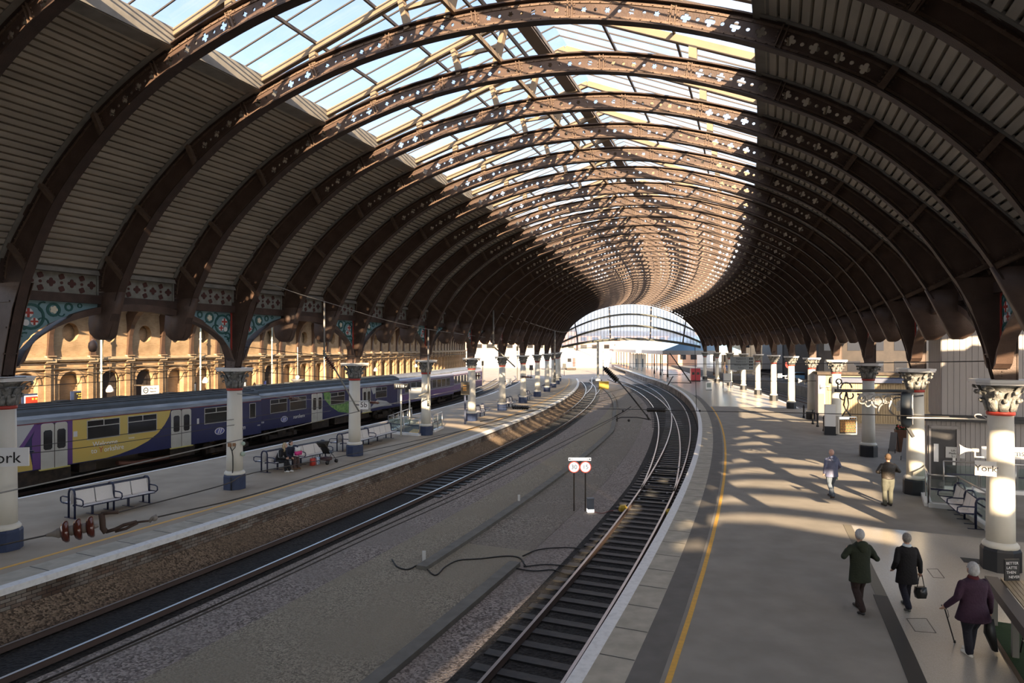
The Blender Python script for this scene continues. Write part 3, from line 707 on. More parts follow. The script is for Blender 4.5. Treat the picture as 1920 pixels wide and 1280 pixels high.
for k in range(-6, 40):
    for src in (wb, cn):
        o = src if k == -6 else src.copy()
        if k > -6: C.objects.link(o)
        o.location = P(SW-.2, k); o.rotation_euler = (0, 0, ang(k+.5))
    lab = f'brown iron roof bracket springing from the brick wall cornice, {ordn(k+6)} along'
    if root is None:
        root = thing('wall_bracket', lab, 'bracket', P(SW, k), ang(k), 'roof brackets on the brick wall'); g = MB(); rings = []
        for z, s0, s1, hw in ((4.92, .0, .26, .20), (5.5, .0, .24, .14), (6.2, .0, .30, .12), (6.9, .0, .5, .14), (7.5, .05, .9, .2), (8.1, .5, 1.7, .22), (8.8, 1.6, 3.0, .22)):
            rings.append([(s0, -hw, z), (s1, -hw, z), (s1, hw, z), (s0, hw, z)])
        g.loft(rings, 0, False); g.build('bracket_web', ironw, root)
        g = MB(); g.box(-.02, .42, -.27, .27, 4.90, 4.95); g.build('foot_plate', ironw, root)
    else: dup(root, P(SW, k), ang(k), lab)
# side aisle roofs, solid near walls and colonnades, plus added unseen sun blockers
def aisle(pts, k0, k1, m=boards):
    g = MB()
    for k in range(int(k0), int(k1)):
        n = len(pts); g.add([P(a, k, b) for a, b in pts]+[P(a, k+1, b) for a, b in pts]+[P(a, k, b+.12) for a, b in pts]+[P(a, k+1, b+.12) for a, b in pts], [[i, i+1, n+i+1, n+i] for i in range(n-1)]+[[2*n+i, 2*n+i+1, 3*n+i+1, 3*n+i] for i in range(n-1)])
    return struct('ceiling', g, m)
aisle([(-19.1, 8.2), (-17.5, 8.8), (-15.2, 9.6)], -20, 36)
aisle([(-4.2, 9.6), (-2.2, 8.6), (-.35, 7.2)], -20, 36)
RA = [(25.05, 7.2), (26.6, 8.5), (29.2, 9.75)]; RB = [(35.8, 9.9), (39.2, 8.8), (41.4, 7.2)]
aisle(RA, -20, 34); aisle(RB, -20, 34)
aisle([(29.2, 9.75), (32.6, 10.2), (35.8, 9.9)], -20, -10)  # added unseen panel, closes the glazing to end the near sun patches
aisle([(31.0, 10.04), (32.6, 10.2), (35.8, 9.9)], -10, -9)  # added unseen panel, keeps sun off the nearest walkers
aisle([(32.4, 10.2), (35.8, 9.9)], -4, -1)  # added unseen panel, shades the timber cabin
def aislerib(k):
    pts = [(25.05, 6.6), (26.6, 8.0), (29.6, 9.3), (32.6, 9.65), (35.8, 9.3), (39.2, 8.2), (41.4, 6.6)]
    cc = cat_rom([(a, b, 0) for a, b in pts], 5); g = MB(); rings = [[P(q.x, k-.03, q.y), P(q.x, k+.03, q.y), P(q.x, k+.03, q.y+.44), P(q.x, k-.03, q.y+.44)] for q in cc]
    g.loft(rings, 0, False); return g
for k in range(-19, 3):
    g = aislerib(k); g.build('ceiling', irond, kind='structure')
# ================================================================ glazed screen at the far end
KEND = 33.35
root = thing('end_screen', 'great glazed lunette screen of three bowed bands closing the far end of the shed', 'glazed screen', P(0, KEND), ang(KEND))
def arc(s, ze, za): return ze+(za-ze)*(1-((s-12.35)/12.1)**2)
g = MB(); n = 44; rings = []
S0, S1 = .5, 24.2
for i in range(n+1):
    s = S0+(S1-S0)*i/n
    rings.append((s, arc(s, 5.5, 6.95), max(arc(s, 5.5, 6.95)+.02, zat(inn, s) if 1.0 < s < 23.7 else 7)))
g.add([P(s, KEND, a) for s, a, b in rings]+[P(s, KEND, b) for s, a, b in rings], [[i, i+1, n+1+i+1, n+1+i] for i in range(n)])
g.build('glass', screenglass, root, world=True)
greyg = mat('grey_green_iron', (.14, .145, .12), .6)
for nm, ze, za, th in (('bowed_beam', 5.45, 6.9, .42), ('bowed_beam', 6.2, 9.2, .34), ('bowed_beam', 7.6, 11.2, .28)):
    g = MB(); rr = []
    lim = S0 if ze < 7 else 1.3
    for i in range(n+1):
        s = lim+(24.7-2*lim)*i/n; z = arc(s, ze, za); rr.append([P(s, KEND-.08, z-th/2), P(s, KEND+.08, z-th/2), P(s, KEND+.08, z+th/2), P(s, KEND-.08, z+th/2)])
    g.loft(rr, 0, False); g.build(nm, greyg, root, world=True)
g = MB()
for i in range(1, 42):
    s = S0+(S1-S0)*i/42; g.bar(P(s, KEND, arc(s, 5.5, 6.95)), P(s, KEND, zat(inn, s)), .045, .06)
g.build('mullions', greyg, root, world=True)
for s in (3.3, 8.9, 15.7, 21.2):
    g = MB(); g.bar(P(s, KEND-.05, arc(s, 5.5, 6.95)), P(s+(s-12.35)*.06, KEND-.05, zat(inn, s)-.1), .16, .2); g.build('king_bar', darkbar, root, world=True)
# ================================================================ tracks
steel = mat('bright_rail_head', (.55, .52, .5), .32, metal=1.0)
rust = mat('dark_rusty_rail_side', (.07, .045, .035), .8)
slp = mat('dark_wet_sleeper', (.03, .031, .033), .55, c2=(.055, .053, .05), scale=5, bump=.2)
def rail(root, fs, k0, k1, z=ZR+.075, step=.25):
    n = int((k1-k0)/step); g = MB(); prof = [(-.07, -.12, 0), (.07, -.12, 0), (.035, -.03, 0), (.036, .0, 1), (-.036, .0, 1), (-.035, -.03, 0)]
    b = 0; m = len(prof)
    for i in range(n+1):
        k = k0+(k1-k0)*i/n; s = fs(k)
        for a, zz, _ in prof: g.v.append(P(s+a, k, z+zz))
    for i in range(n):
        for j in range(m):
            g.f.append([i*m+j, i*m+(j+1) % m, (i+1)*m+(j+1) % m, (i+1)*m+j]); g.m.append(1 if j == 3 else 0); g.sm.append(False)
    g.build('rail', [rust, steel], root, world=True)
def track(name, label, fl, fr, k0, k1, sl0, sl1, nmax=100, step=.235, group=None):
    root = thing(name, label, 'railway track', P(fl(0), 0, ZR), ang(0), group)
    rail(root, fl, k0, k1); rail(root, fr, k0, k1)
    inv = root.matrix_basis.inverted(); first = None; k = sl0; i = 0; rest = MB()
    while k < sl1:
        a, b = fl(k)-.52, fr(k)+.52; mid = (a+b)/2; w2 = (b-a)/2
        c = P(mid, k, 0); rz = ang(k)
        if i < nmax:
            if first is None:
                g = MB(); g.box(-1.27, 1.27, -.13, .13, -.1, 0); first = g.build('sleeper', slp, root); o = first
            else: o = first.copy(); C.objects.link(o); o.parent = root
            o.location = inv @ Vector((c.x, c.y, ZR-.05)); o.rotation_euler = (0, 0, rz-ang(0)); o.scale = (w2/1.27, 1, 1)
        else:
            M = inv @ Matrix.Translation((c.x, c.y, ZR-.05)) @ Matrix.Rotation(rz, 4, 'Z'); rest.box(-w2, w2, -.13, .13, -.1, 0, M=M)
        i += 1; k += step
    if rest.v: o = rest.build('sleeper_row', slp, root); o['kind'] = 'stuff'
    return root
track('railway_track', 'left curving track with black oily bed beside the brick-faced platform', lambda k: 4.28, lambda k: 5.74, KB, 36, 2, 34, 60)
track('railway_track', 'right-hand track with dark sleepers hugging the right platform edge', lambda k: 14.28, lambda k: 15.74, KB, 48, -4.5, 30, 100)
dv = lambda k: 14.28-max(0, k-3.5)*.118
track('railway_track', 'branching track that leaves the right-hand track at the points', dv, lambda k: dv(k)+1.46, 3.4, 40, 12, 30, 30, step=.5)
dv2 = lambda k: 7.2-(33-k)*.13
track('railway_track', 'far crossover track joining the left track near the platform end', lambda k: 4.3+max(0, 34-k)*-.0+max(0, (k-24))*.16, lambda k: 5.76+max(0, (k-24))*.16, 24, 42, 26, 40, 20, step=.5)
track('railway_track', 'track under the yellow and blue train', lambda k: -12.48, lambda k: -11.04, KB, 40, 25, 38, 20, step=.5)
track('railway_track', 'empty dark track between the left platform and the train', lambda k: -8.55, lambda k: -7.1, KB, 40, 18, 30, 10, step=.8)
tr2 = mat('brownish_track_bed', (.05, .045, .04), .9, c2=(.09, .08, .07), scale=3)
g = MB(); strip(g, 25.5, 32.5, ZR-.2, ZR-.05, 15.4, 60); struct('floor', g, tr2)
track('railway_track', 'bay track beyond the right-hand columns, near rail pair', lambda k: 26.3, lambda k: 27.76, 15.4, 48, 16, 17, 2)
track('railway_track', 'bay track beyond the right-hand columns, far rail pair', lambda k: 30.0, lambda k: 31.4, 15.4, 48, 16, 17, 2)
# inner guard rails at the points
g = MB(); root = thing('point_rods', 'sliding chairs and rods of the points between the right-hand rails', 'railway points', P(15, 3, ZR), ang(3))
for j in range(9):
    k = 2.6+j*.36; g.bar(P(14.34, k, ZR+.03), P(15.68, k, ZR+.03), .09, .05)
g.build('stretcher_bars', mat('greasy_steel', (.035, .04, .042), .35, metal=.6), root, world=True)
for j in range(6):
    g = MB(); k = 2.7+j*.55; g.lathe([(.05, 0), (.05, .05)], 8, M=Matrix.Translation(P(14.5, k, ZR+.05))); g.lathe([(.05, 0), (.05, .05)], 8, M=Matrix.Translation(P(15.5, k, ZR+.05))); g.build('slide_chair', mat('pale_metal', (.4, .4, .4), .5), root, world=True)
# concrete cable troughs
trm = mat('concrete_trough', (.20, .19, .165), .85, c2=(.15, .14, .12), scale=3)
def trough(label, fs, k0, k1, wd=.34):
    g = MB(); n = int((k1-k0)*3); rr = []
    for i in range(n+1):
        k = k0+(k1-k0)*i/n; s = fs(k); rr.append([P(s-wd/2, k, ZR-.2), P(s+wd/2, k, ZR-.2), P(s+wd/2, k, ZR+.03), P(s-wd/2, k, ZR+.03)])
    g.loft(rr, 0, False); tag(g.build('cable_trough', trm), label, 'cable trough')
trough('long concrete cable trough bending between the tracks', lambda k: 9.9 if k < 10.7 else 9.9-(k-10.7)*.22 if k < 15 else 8.95-(k-15)*.14, -1.0, 30)
trough('short half-buried concrete trough nearest the camera', lambda k: 12.3, -4.2, -.5)
# ================================================================ trains
S_T = -10.4; KM = 2.694
navy = mat('navy_train_paint', (.013, .016, .075), .35, c2=(.018, .021, .095), scale=1.5, coat=.1)
purp = mat('purple_train_paint', (.12, .045, .20), .35, coat=.3)
yelt = mat('yellow_train_paint', (.56, .44, .13), .4, c2=(.62, .42, .08), scale=.7, coat=.3)
whit = mat('pale_grey_train_paint', (.46, .47, .47), .4, coat=.3)
doorm = mat('off_white_door_paint', (.50, .49, .44), .4, c2=(.42, .41, .36), scale=1.3)
cant = mat('weathered_grey_cantrail', (.15, .175, .21), .5, c2=(.26, .285, .31), scale=2.5, stretch=(1, .4, 3))
roofm = mat('dark_train_roof', (.032, .037, .04), .7, c2=(.05, .055, .058), scale=2)
roofl = mat('silver_train_roof', (.20, .205, .21), .45, c2=(.13, .135, .14), scale=2)
skirt = mat('dirty_underframe', (.045, .035, .028), .8, c2=(.09, .065, .045), scale=4)
tglass = mat('dark_train_window', (.015, .014, .015), .12, spec=.8)
alum = mat('dull_aluminium', (.45, .45, .44), .4, metal=.7)
maroon = mat('maroon_stripe', (.16, .02, .03), .5)
yelc = mat('warning_yellow_paint', (.75, .38, .03), .45)
green = mat('leafy_green_print', (.07, .2, .05), .5, c2=(.25, .4, .12), scale=5)
HW = 1.36
def carbody(root, half, side, roof, roofz=2.9, hw=HW, cantm=None, z0=.10, ribs_=True):
    y0, y1 = -half, half
    prof = [(-hw+.05, z0), (hw-.05, z0), (hw, z0+.25), (hw, 2.15)]
    mb = MB()
    def ext(pts, mi, m):
        n = len(pts); m.add([(a, y0, z) for a, z in pts]+[(a, y1, z) for a, z in pts], [[i, i+1, n+i+1, n+i] for i in range(n-1)], mi)
    full = [(-hw, z0), (hw, z0), (hw, 2.15), (-hw, 2.15)]
    mb.poly(full, 2*half, ax='y'); mb.build('body', side, root)
    mb = MB(); c = [(-hw, 2.15), (hw, 2.15), (hw-.04, 2.34), (hw-.16, 2.50), (-hw+.16, 2.50), (-hw+.04, 2.34)]
    mb.poly(c, 2*half, ax='y'); mb.build('cantrail', cantm or cant, root)
    mb = MB(); r = [(-hw+.14, 2.48), (hw-.14, 2.48)]; 
    for i in range(1, 12): t = math.pi*i/12; r.append(((hw-.18)*math.cos(t), 2.50+(roofz-2.5)*math.sin(t)**.8))
    mb.poly(r, 2*half-.02, ax='y')
    if ribs_:
        for a in (.35, .7, .95, -.35, -.7):
            zz = 2.5+(roofz-2.5)*(max(0, 1-(a/(hw-.18))**2))**.4
            mb.box(a-.02, a+.02, y0+.2, y1-.2, zz-.02, zz+.035)
        for yy in range(int(y0)+1, int(y1), 3): mb.box(-.25, .25, yy, yy+.5, roofz-.03, roofz+.07)
    mb.build('roof', roof, root)
    mb = MB(); mb.poly([(HW+.006, 2.12), (HW+.012, 2.12), (HW+.012, 2.16), (HW+.006, 2.16)], 2*half-.02, ax='y'); mb.build('gutter_stripe', maroon, root)
def bogie(root, y, wb=2.6, r=.42):
    mb = MB()
    for xx in (-.98, .98): mb.box(xx-.09, xx+.09, y-1.65, y+1.65, -.62, -.38); mb.box(xx-.12, xx+.12, y-.45, y+.45, -.5, -.15)
    mb.box(-1, 1, y-.25, y+.25, -.5, -.3)
    for yy in (-wb/2, wb/2):
        for xx in (-1.1, 1.1): mb.box(xx-.1, xx+.1, y+yy-.16, y+yy+.16, -.6, -.32)
    b = mb.build('bogie', skirt, root)
    for yy in (-wb/2, wb/2):
        for xx in (-.75, .75):
            m = MB(); m.lathe([(r*.4, -.08), (r, -.07), (r, .05), (r*1.04, .07), (r*.3, .08)], 20, M=Matrix.Translation((xx, y+yy, ZR+.075+r)) @ Matrix.Rotation(math.pi/2*(1 if xx > 0 else -1), 4, 'Y')); m.build('wheel', skirt, b)
def underboxes(root, lst):
    for a, b, z in lst:
        mb = MB(); mb.box(-1.2, 1.2, a, b, z, .12); mb.build('equipment_box', skirt, root)
def win(root, ya, yb, z0=1.15, z1=2.0, top=.27, split=True, X=HW):
    mb = MB(); mb.box(X-.01, X+.012, ya, yb, z0, z1); f = mb.build('window', tglass, root)
    mb = MB(); t = .03
    for a, b, c, d in ((ya-t, yb+t, z0-t, z0), (ya-t, yb+t, z1, z1+t), (ya-t, ya, z0, z1), (yb, yb+t, z0, z1)): mb.box(X-.005, X+.022, a, b, c, d)
    if split:
        mb.box(X-.005, X+.03, ya, yb, z1-top-.02, z1-top+.02); mb.box(X-.005, X+.03, (ya+yb)/2-.02, (ya+yb)/2+.02, z1-top, z1)
    mb.build('window_frame', alum, f)
def doors(root, ya, yb, z0=.1, z1=2.1):
    ym = (ya+yb)/2
    for a, b in ((ya, ym-.02), (ym+.02, yb)):
        w_ = b-a; mb = MB(); rr = .1; X = HW+.03
        pts = [(a, z0), (b, z0), (b, z1-rr), (b-rr*.3, z1-rr*.3), (b-rr, z1), (a+rr, z1), (a+rr*.3, z1-rr*.3), (a, z1-rr)]
        mb.poly(pts, .05, ax='x', M=Matrix.Translation((X-.01, 0, 0))); d = mb.build('door', doorm, root)
        mb = MB(); c = (a+b)/2; pts = [(c-.19, 1.0), (c-.12, .93), (c+.12, .93), (c+.19, 1.0), (c+.19, 1.72), (c+.12, 1.8), (c-.12, 1.8), (c-.19, 1.72)]
        mb.poly(pts, .012, ax='x', M=Matrix.Translation((X+.018, 0, 0))); mb.build('door_window', tglass, d)
    mb = MB(); mb.box(HW-.01, HW+.03, ym-.02, ym+.02, z0, z1); mb.build('door_seal', skirt, root)
    mb = MB(); mb.box(HW-.01, HW+.12, ya-.08, yb+.08, z0-.05, z0); mb.build('door_step', mat('yellow_step_edge', (.5, .42, .12), .6), root)
def livery(root, nm, m, polys, off=.004, lab=None):
    mb = MB()
    for p in polys: mb.poly(p, .006, ax='x', M=Matrix.Translation((HW+off, 0, 0)))
    o = mb.build(nm, m, root)
    if lab: o['label'] = lab
TXR = (math.pi/2, 0, math.pi/2)
def ellipse(c, a, b, n=20, sk=0): return [(c[0]+a*math.cos(2*math.pi*i/n)+sk*b*math.sin(2*math.pi*i/n), c[1]+b*math.sin(2*math.pi*i/n)) for i in range(n)]
# --- nearest coach: yellow, white and blue
def mkcar(name, label, cat_, k0, k1, group):
    km = (k0+k1)/2; c = P(S_T-HW, km); rz = ang(km); half = (k1-k0)/2*KM
    r = thing(name, label, cat_, (c.x, c.y, 0), rz, group)
    return r, half, (lambda k: (k-km)*KM)
r, half, Y = mkcar('railway_coach', 'nearest railway coach, yellow and white ends blending to navy blue, by the brick wall', 'train coach', -2.55, 4.74, 'coaches of the train by the brick wall')
carbody(r, half, navy, roofm); bogie(r, Y(-1.6)); bogie(r, Y(3.85))
underboxes(r, [(Y(-.7), Y(.3), -.55), (Y(.45), Y(.75), -.35), (Y(2.3), Y(2.9), -.5)])
mb = MB(); mb.tube([(1.05, Y(1.2), -.25), (1.05, Y(1.6), -.42), (1.05, Y(2.5), -.42), (1.05, Y(2.9), -.2)], .12, 10); mb.build('exhaust_pipe', mat('rusty_pipe', (.22, .10, .07), .8), r)
livery(r, 'yellow_panel', yelt, [[(Y(.27), .14), (Y(.27), 2.12), (Y(2.26), 2.12), (Y(2.22), 1.8), (Y(2.12), 1.4), (Y(1.97), 1.0), (Y(1.75), .66), (Y(1.48), .40), (Y(1.15), .22), (Y(.9), .14)], [(-half+.01, .14), (-half+.01, 1.0), (Y(-.75), 1.0), (Y(-.42), 1.0), (Y(-.36), .14)]], lab='yellow panel with pale lettering')
livery(r, 'white_panel', whit, [[(-half+.01, 1.0), (-half+.01, 2.12), (Y(-.31), 2.12), (Y(-.62), 1.05), (Y(-.42), 1.0)]])
livery(r, 'purple_band', purp, [[(Y(.2), .14), (Y(.2), 2.12), (Y(.285), 2.12), (Y(.285), .14)], [(Y(-.37), .14), (Y(-.38), 1.5), (Y(-.30), 2.14), (Y(-.24), 2.14), (Y(-.25), .14)], [(Y(-.62), 1.0), (Y(-.55), 1.0), (Y(-.27), 2.1), (Y(-.34), 2.12)], [(Y(-.3), 2.09), (Y(.28), 2.09), (Y(.28), 2.15), (Y(-.3), 2.15)]], .008)
doors(r, Y(-.24), Y(.19)); doors(r, Y(2.27), Y(2.74))
for a, b in ((-.95, -.63), (.55, 1.15), (1.33, 1.93), (3.10, 3.70), (-2.0, -1.4)): win(r, Y(a), Y(b))
win(r, Y(4.38), Y(4.55), split=False)
textmesh('Welcome', .34, whitep, r, (HW+.012, Y(.88), .86), TXR, xs=.95); textmesh('to', .34, whitep, r, (HW+.012, Y(.67), .56), TXR); textmesh('Y', .36, mat('red_letter', (.5, .08, .04), .5), r, (HW+.012, Y(.80), .57), TXR, label='red letter Y'); textmesh('orkshire', .34, whitep, r, (HW+.012, Y(1.05), .56), TXR, xs=.9)
textmesh('yorkshire.com', .32, whitep, r, (HW+.012, Y(-.98), .42), TXR); textmesh('Heathrow', .12, whitep, r, (HW+.012, Y(.72), 2.06), TXR, xs=1.3); textmesh('beauty', .12, whitep, r, (HW+.012, Y(1.4), .95), TXR)
def logo(r, y, z, sc=1.0):
    livery(r, 'oval_emblem', whitep, [ellipse((y, z), .36*sc, .2*sc)], .006); mb = MB()
    mb.poly(ellipse((y, z), .31*sc, .165*sc), .006, ax='x', M=Matrix.Translation((HW+.010, 0, 0))); mb.build('oval_emblem_centre', mat('mid_blue_emblem', (.12, .13, .38), .5), r)
    g = MB()
    for dy in (-.16, 0): g.poly([(y+dy*sc, z-.12*sc), (y+(dy+.07)*sc, z-.12*sc), (y+(dy+.19)*sc, z+.13*sc), (y+(dy+.12)*sc, z+.13*sc)], .006, ax='x', M=Matrix.Translation((HW+.015, 0, 0)))
    g.build('emblem_strokes', whitep, r)
logo(r, Y(3.5), .62, 1.0)
textmesh('northern', .36, whitep, r, (HW+.012, Y(4.0), .62), TXR, shear=.2)
textmesh('57222', .1, whitep, r, (HW+.012, Y(4.66), .62), TXR)
livery(r, 'notice_panel', mat('pale_notice', (.6, .6, .6), .5), [[(Y(.30), 1.35), (Y(.30), 1.6), (Y(.37), 1.6), (Y(.37), 1.35)], [(Y(2.9), 1.2), (Y(2.9), 1.5), (Y(2.95), 1.5), (Y(2.95), 1.2)]], .008)
# --- second coach: blue
r, half, Y = mkcar('railway_coach', 'second railway coach, navy blue with a leafy green picture and pale doors', 'train coach', 5.0, 12.2, 'coaches of the train by the brick wall')
carbody(r, half, navy, roofm); bogie(r, Y(6.0)); bogie(r, Y(11.3)); underboxes(r, [(Y(7.2), Y(8.0), -.5), (Y(8.3), Y(9.2), -.45), (Y(9.5), Y(10.2), -.4)])
doors(r, Y(7.1), Y(7.58)); doors(r, Y(9.7), Y(10.17))
for a, b in ((5.42, 6.05), (6.18, 6.85), (8.0, 8.7), (10.5, 11.2)): win(r, Y(a), Y(b))
livery(r, 'leafy_panel', green, [[(Y(7.7), 1.6), (Y(8.0), 1.0), (Y(8.4), .5), (Y(8.9), .3), (Y(9.5), .4), (Y(9.6), 1.1), (Y(9.0), 1.2), (Y(8.2), 1.15), (Y(7.95), 2.1), (Y(7.65), 2.1)]], lab='leafy green picture')
livery(r, 'pale_panel', whit, [[(Y(10.2), 2.1), (Y(10.55), 2.1), (Y(10.5), 1.6), (Y(10.35), 1.5)], [(Y(10.2), .4), (Y(11.6), .3), (Y(11.2), .75), (Y(10.6), 1.0)]])
logo(r, Y(5.95), .62); textmesh('northern', .38, whitep, r, (HW+.012, Y(6.55), .66), TXR, shear=.2, xs=.95); textmesh('57222', .14, whitep, r, (HW+.012, Y(5.12), .62), TXR)
mb = MB(); mb.box(-.7, .7, -half-.2, -half, .15, 2.3); mb.build('gangway', skirt, r)
mb = MB(); mb.box(-HW+.01, HW-.005, -half-.03, -half-.001, .12, 2.45); mb.build('end_wall', skirt, r)
mb = MB(); pts = [(HW-.3, -half-.12, .9)]
for j in range(5): mb.tube([(.75, -half-.08, -.1), (.8+.1*j*.2, -half-.1, -.5-.04*j), (.4, -half-.12, -.6)], .02, 6)
mb.build('jumper_cables', skirt, r)
for y in (half-.25, half-.55): mb = MB(); mb.box(HW-.02, HW+.02, y-.03, y+.03, .3, 2.1); mb.build('cab_handrail', whit, r)
# --- railbus with yellow front
for i, (a, b) in enumerate(((12.45, 18.3), (18.45, 24.2))):
    r, half, Y = mkcar('railbus_coach', ['two-tone purple and blue railbus coach with a yellow cab front', 'far railbus coach with silver roof at the tail of the train'][i], 'train coach', a, b, 'railbus coaches')
    carbody(r, half, mat('two_tone_violet', (.06, .05, .14), .4), roofl, 2.85, cantm=mat('pale_violet_cant', (.30, .31, .40), .4), ribs_=False)
    livery(r, 'lower_band', purp, [[(-half+.02, .3), (-half+.02, .95), (half-.02, .95), (half-.02, .3)]]); livery(r, 'pale_line', whit, [[(-half+.02, .98), (-half+.02, 1.03), (half-.02, 1.03), (half-.02, .98)]])
    n = 9
    for j in range(n):
        y = -half+1.9+(2*half-3)*j/n; win(r, y, y+(2*half-3)/n-.22, 1.15, 2.0, split=False)
    for y in (-half*.6, half*.6):
        mb = MB()
        for xx in (-.98, .98): mb.box(xx-.08, xx+.08, y-1.2, y+1.2, -.55, -.35)
        mb.build('axle_frame', skirt, r)
        for xx in (-.75, .75): mb = MB(); mb.lathe([(.15, -.07), (.42, -.07), (.42, .06), (.12, .07)], 18, M=Matrix.Translation((xx, y, ZR+.5)) @ Matrix.Rotation(math.pi/2, 4, 'Y')); mb.build('wheel', skirt, r)
    underboxes(r, [(-1.5, 0, -.5), (.3, 1.4, -.45)])
    if i == 0:
        mb = MB(); mb.box(-HW+.02, HW-.02, -half-.06, -half, .1, 2.3); mb.build('cab_front', yelc, r)
        mb = MB(); mb.box(-HW+.08, HW-.08, -half-.085, -half-.05, 1.05, 1.95); mb.build('windscreen', tglass, r)
        mb = MB(); mb.box(HW-.02, HW+.008, -half, -half+.55, .3, 2.12); mb.build('cab_side', yelc, r)
        mb = MB(); mb.lathe([(.12, 0), (.12, .03)], 14, M=Matrix.Translation((.8, -half-.06, .72)) @ Matrix.Rotation(math.pi/2, 4, 'X')); mb.build('tail_lamp', mat('red_lamp', (.6, .03, .02), .4, emit=((1, .05, .03), .8)), r)
        mb = MB(); mb.box(-.9, .9, -half-.12, -half-.05, 1.98, 2.22); mb.build('destination_box', tglass, r)
        mb = MB(); mb.box(-1, 1, -half-.1, -half+.3, 2.35, 2.8); mb.build('roof_end', roofm, r)
# ================================================================ platform furniture
tubn = mat('navy_tube_paint', (.015, .02, .055), .35)
seatm = mat('pale_perforated_seat', (.80, .76, .72), .45, c2=(.72, .69, .66), scale=60)
stainless = mat('brushed_stainless', (.5, .48, .45), .3, metal=.9)
def bench(root, nseat, sw=.6, groups=2, both=True):
    Lh = nseat*sw/2
    ends = [-Lh-.04+(2*Lh+.08)*i/groups for i in range(groups+1)]
    sides = (1, -1) if both else (1,)
    for x in ends:
        mb = MB(); w_ = .17 if both else .15
        pts = [(x, -w_, 0), (x, -w_, .78), (x, -w_*.8, .88), (x, -w_*.4, .93), (x, w_*.4, .93), (x, w_*.8, .88), (x, w_, .78), (x, w_, 0)]
        mb.tube(pts, .032, 8); mb.box(x-.04, x+.04, -.36, .36, 0, .015); mb.build('end_frame', tubn, root)
        for sg in sides:
            mb = MB(); mb.tube([(x, sg*.15, .66), (x, sg*.5, .66), (x, sg*.62, .62), (x, sg*.63, .50), (x, sg*.56, .45), (x, sg*.2, .45)], .022, 7); mb.build('armrest', tubn, root)
    mb = MB(); mb.tube([(-Lh, 0, .40), (Lh, 0, .40)], .03, 8); mb.build('beam', tubn, root)
    mb = MB()
    for sg in sides: mb.tube([(-Lh, sg*.56, .415), (Lh, sg*.56, .415)], .02, 7); mb.tube([(-Lh, sg*.10, .90), (Lh, sg*.10, .90)], .018, 7)
    mb.build('rail', tubn, root)
    for x in [-Lh+sw*(nseat//4 or 1)*q for q in (1, 3)] if nseat > 3 else [0]:
        mb = MB(); mb.box(x-.03, x+.03, -.03, .03, 0, .4); mb.box(x-.04, x+.04, -.3, .3, 0, .015); mb.build('leg', tubn, root)
    for i in range(nseat):
        for sg in sides:
            x0 = -Lh+i*sw+.02; x1 = x0+sw-.04; mb = MB()
            pr = [(.58, .445), (.54, .455), (.25, .43), (.20, .45), (.10, .89), (.085, .88), (.18, .43), (.24, .405), (.56, .43)]
            mb.poly([(sg*a, z) for a, z in pr], x1-x0, ax='y')
            mb.v = [Vector((v.y+(x0+x1)/2, v.x, v.z)) for v in mb.v]; mb.build('seat', seatm, root)
def benchat(a, b, nseat, groups, label, group=None, both=True):
    a, b = Vector(a), Vector(b); c = (a+b)/2; rz = math.atan2(b.y-a.y, b.x-a.x)
    r = thing('bench', label, 'bench', (c.x, c.y, 0), rz, group); bench(r, nseat, (b-a).length/nseat, groups, both); return r
GB = 'pale double-sided benches on the left platform'
a = gnd(137, 971); b = gnd(272, 942); benchat(a, b, 4, 2, 'double-sided bench with four pale seats, nearest on the left platform, behind the hanging insulator', GB)
a = gnd(497, 885); b = gnd(604, 861); BB = benchat(a, b, 5, 2, 'double-sided pale bench where two people sit, with a pushchair beside it', GB); BBa, BBb = a, b
a = gnd(638, 846); b = gnd(728, 821); benchat(a, b, 8, 2, 'long double-sided pale bench behind the third column, by the stair railing', GB)
for k, s, lab in ((9.6, -.4, 'distant pale bench behind the fifth column of the left platform'), (12.7, -.3, 'distant pale bench behind the sixth column of the left platform'), (15.7, -.3, 'distant pale bench behind the seventh column of the left platform'), (21.4, -.3, 'farthest pale bench on the left platform')):
    p = P(s, k); q = P(s, k+.75); benchat(p, q, 4, 2, lab, GB)
# right-hand bench against the stair railing
a = ray(1832, 1000, 1); 
p, q = P(25.15, 1.55), P(25.15, 2.25)
p2 = gnd(1840, 992); q2 = gnd(1800, 958)
r = benchat(p2, q2, 4, 2, 'silver grey bench with dark arms backing onto the stair railing at right', None, False)
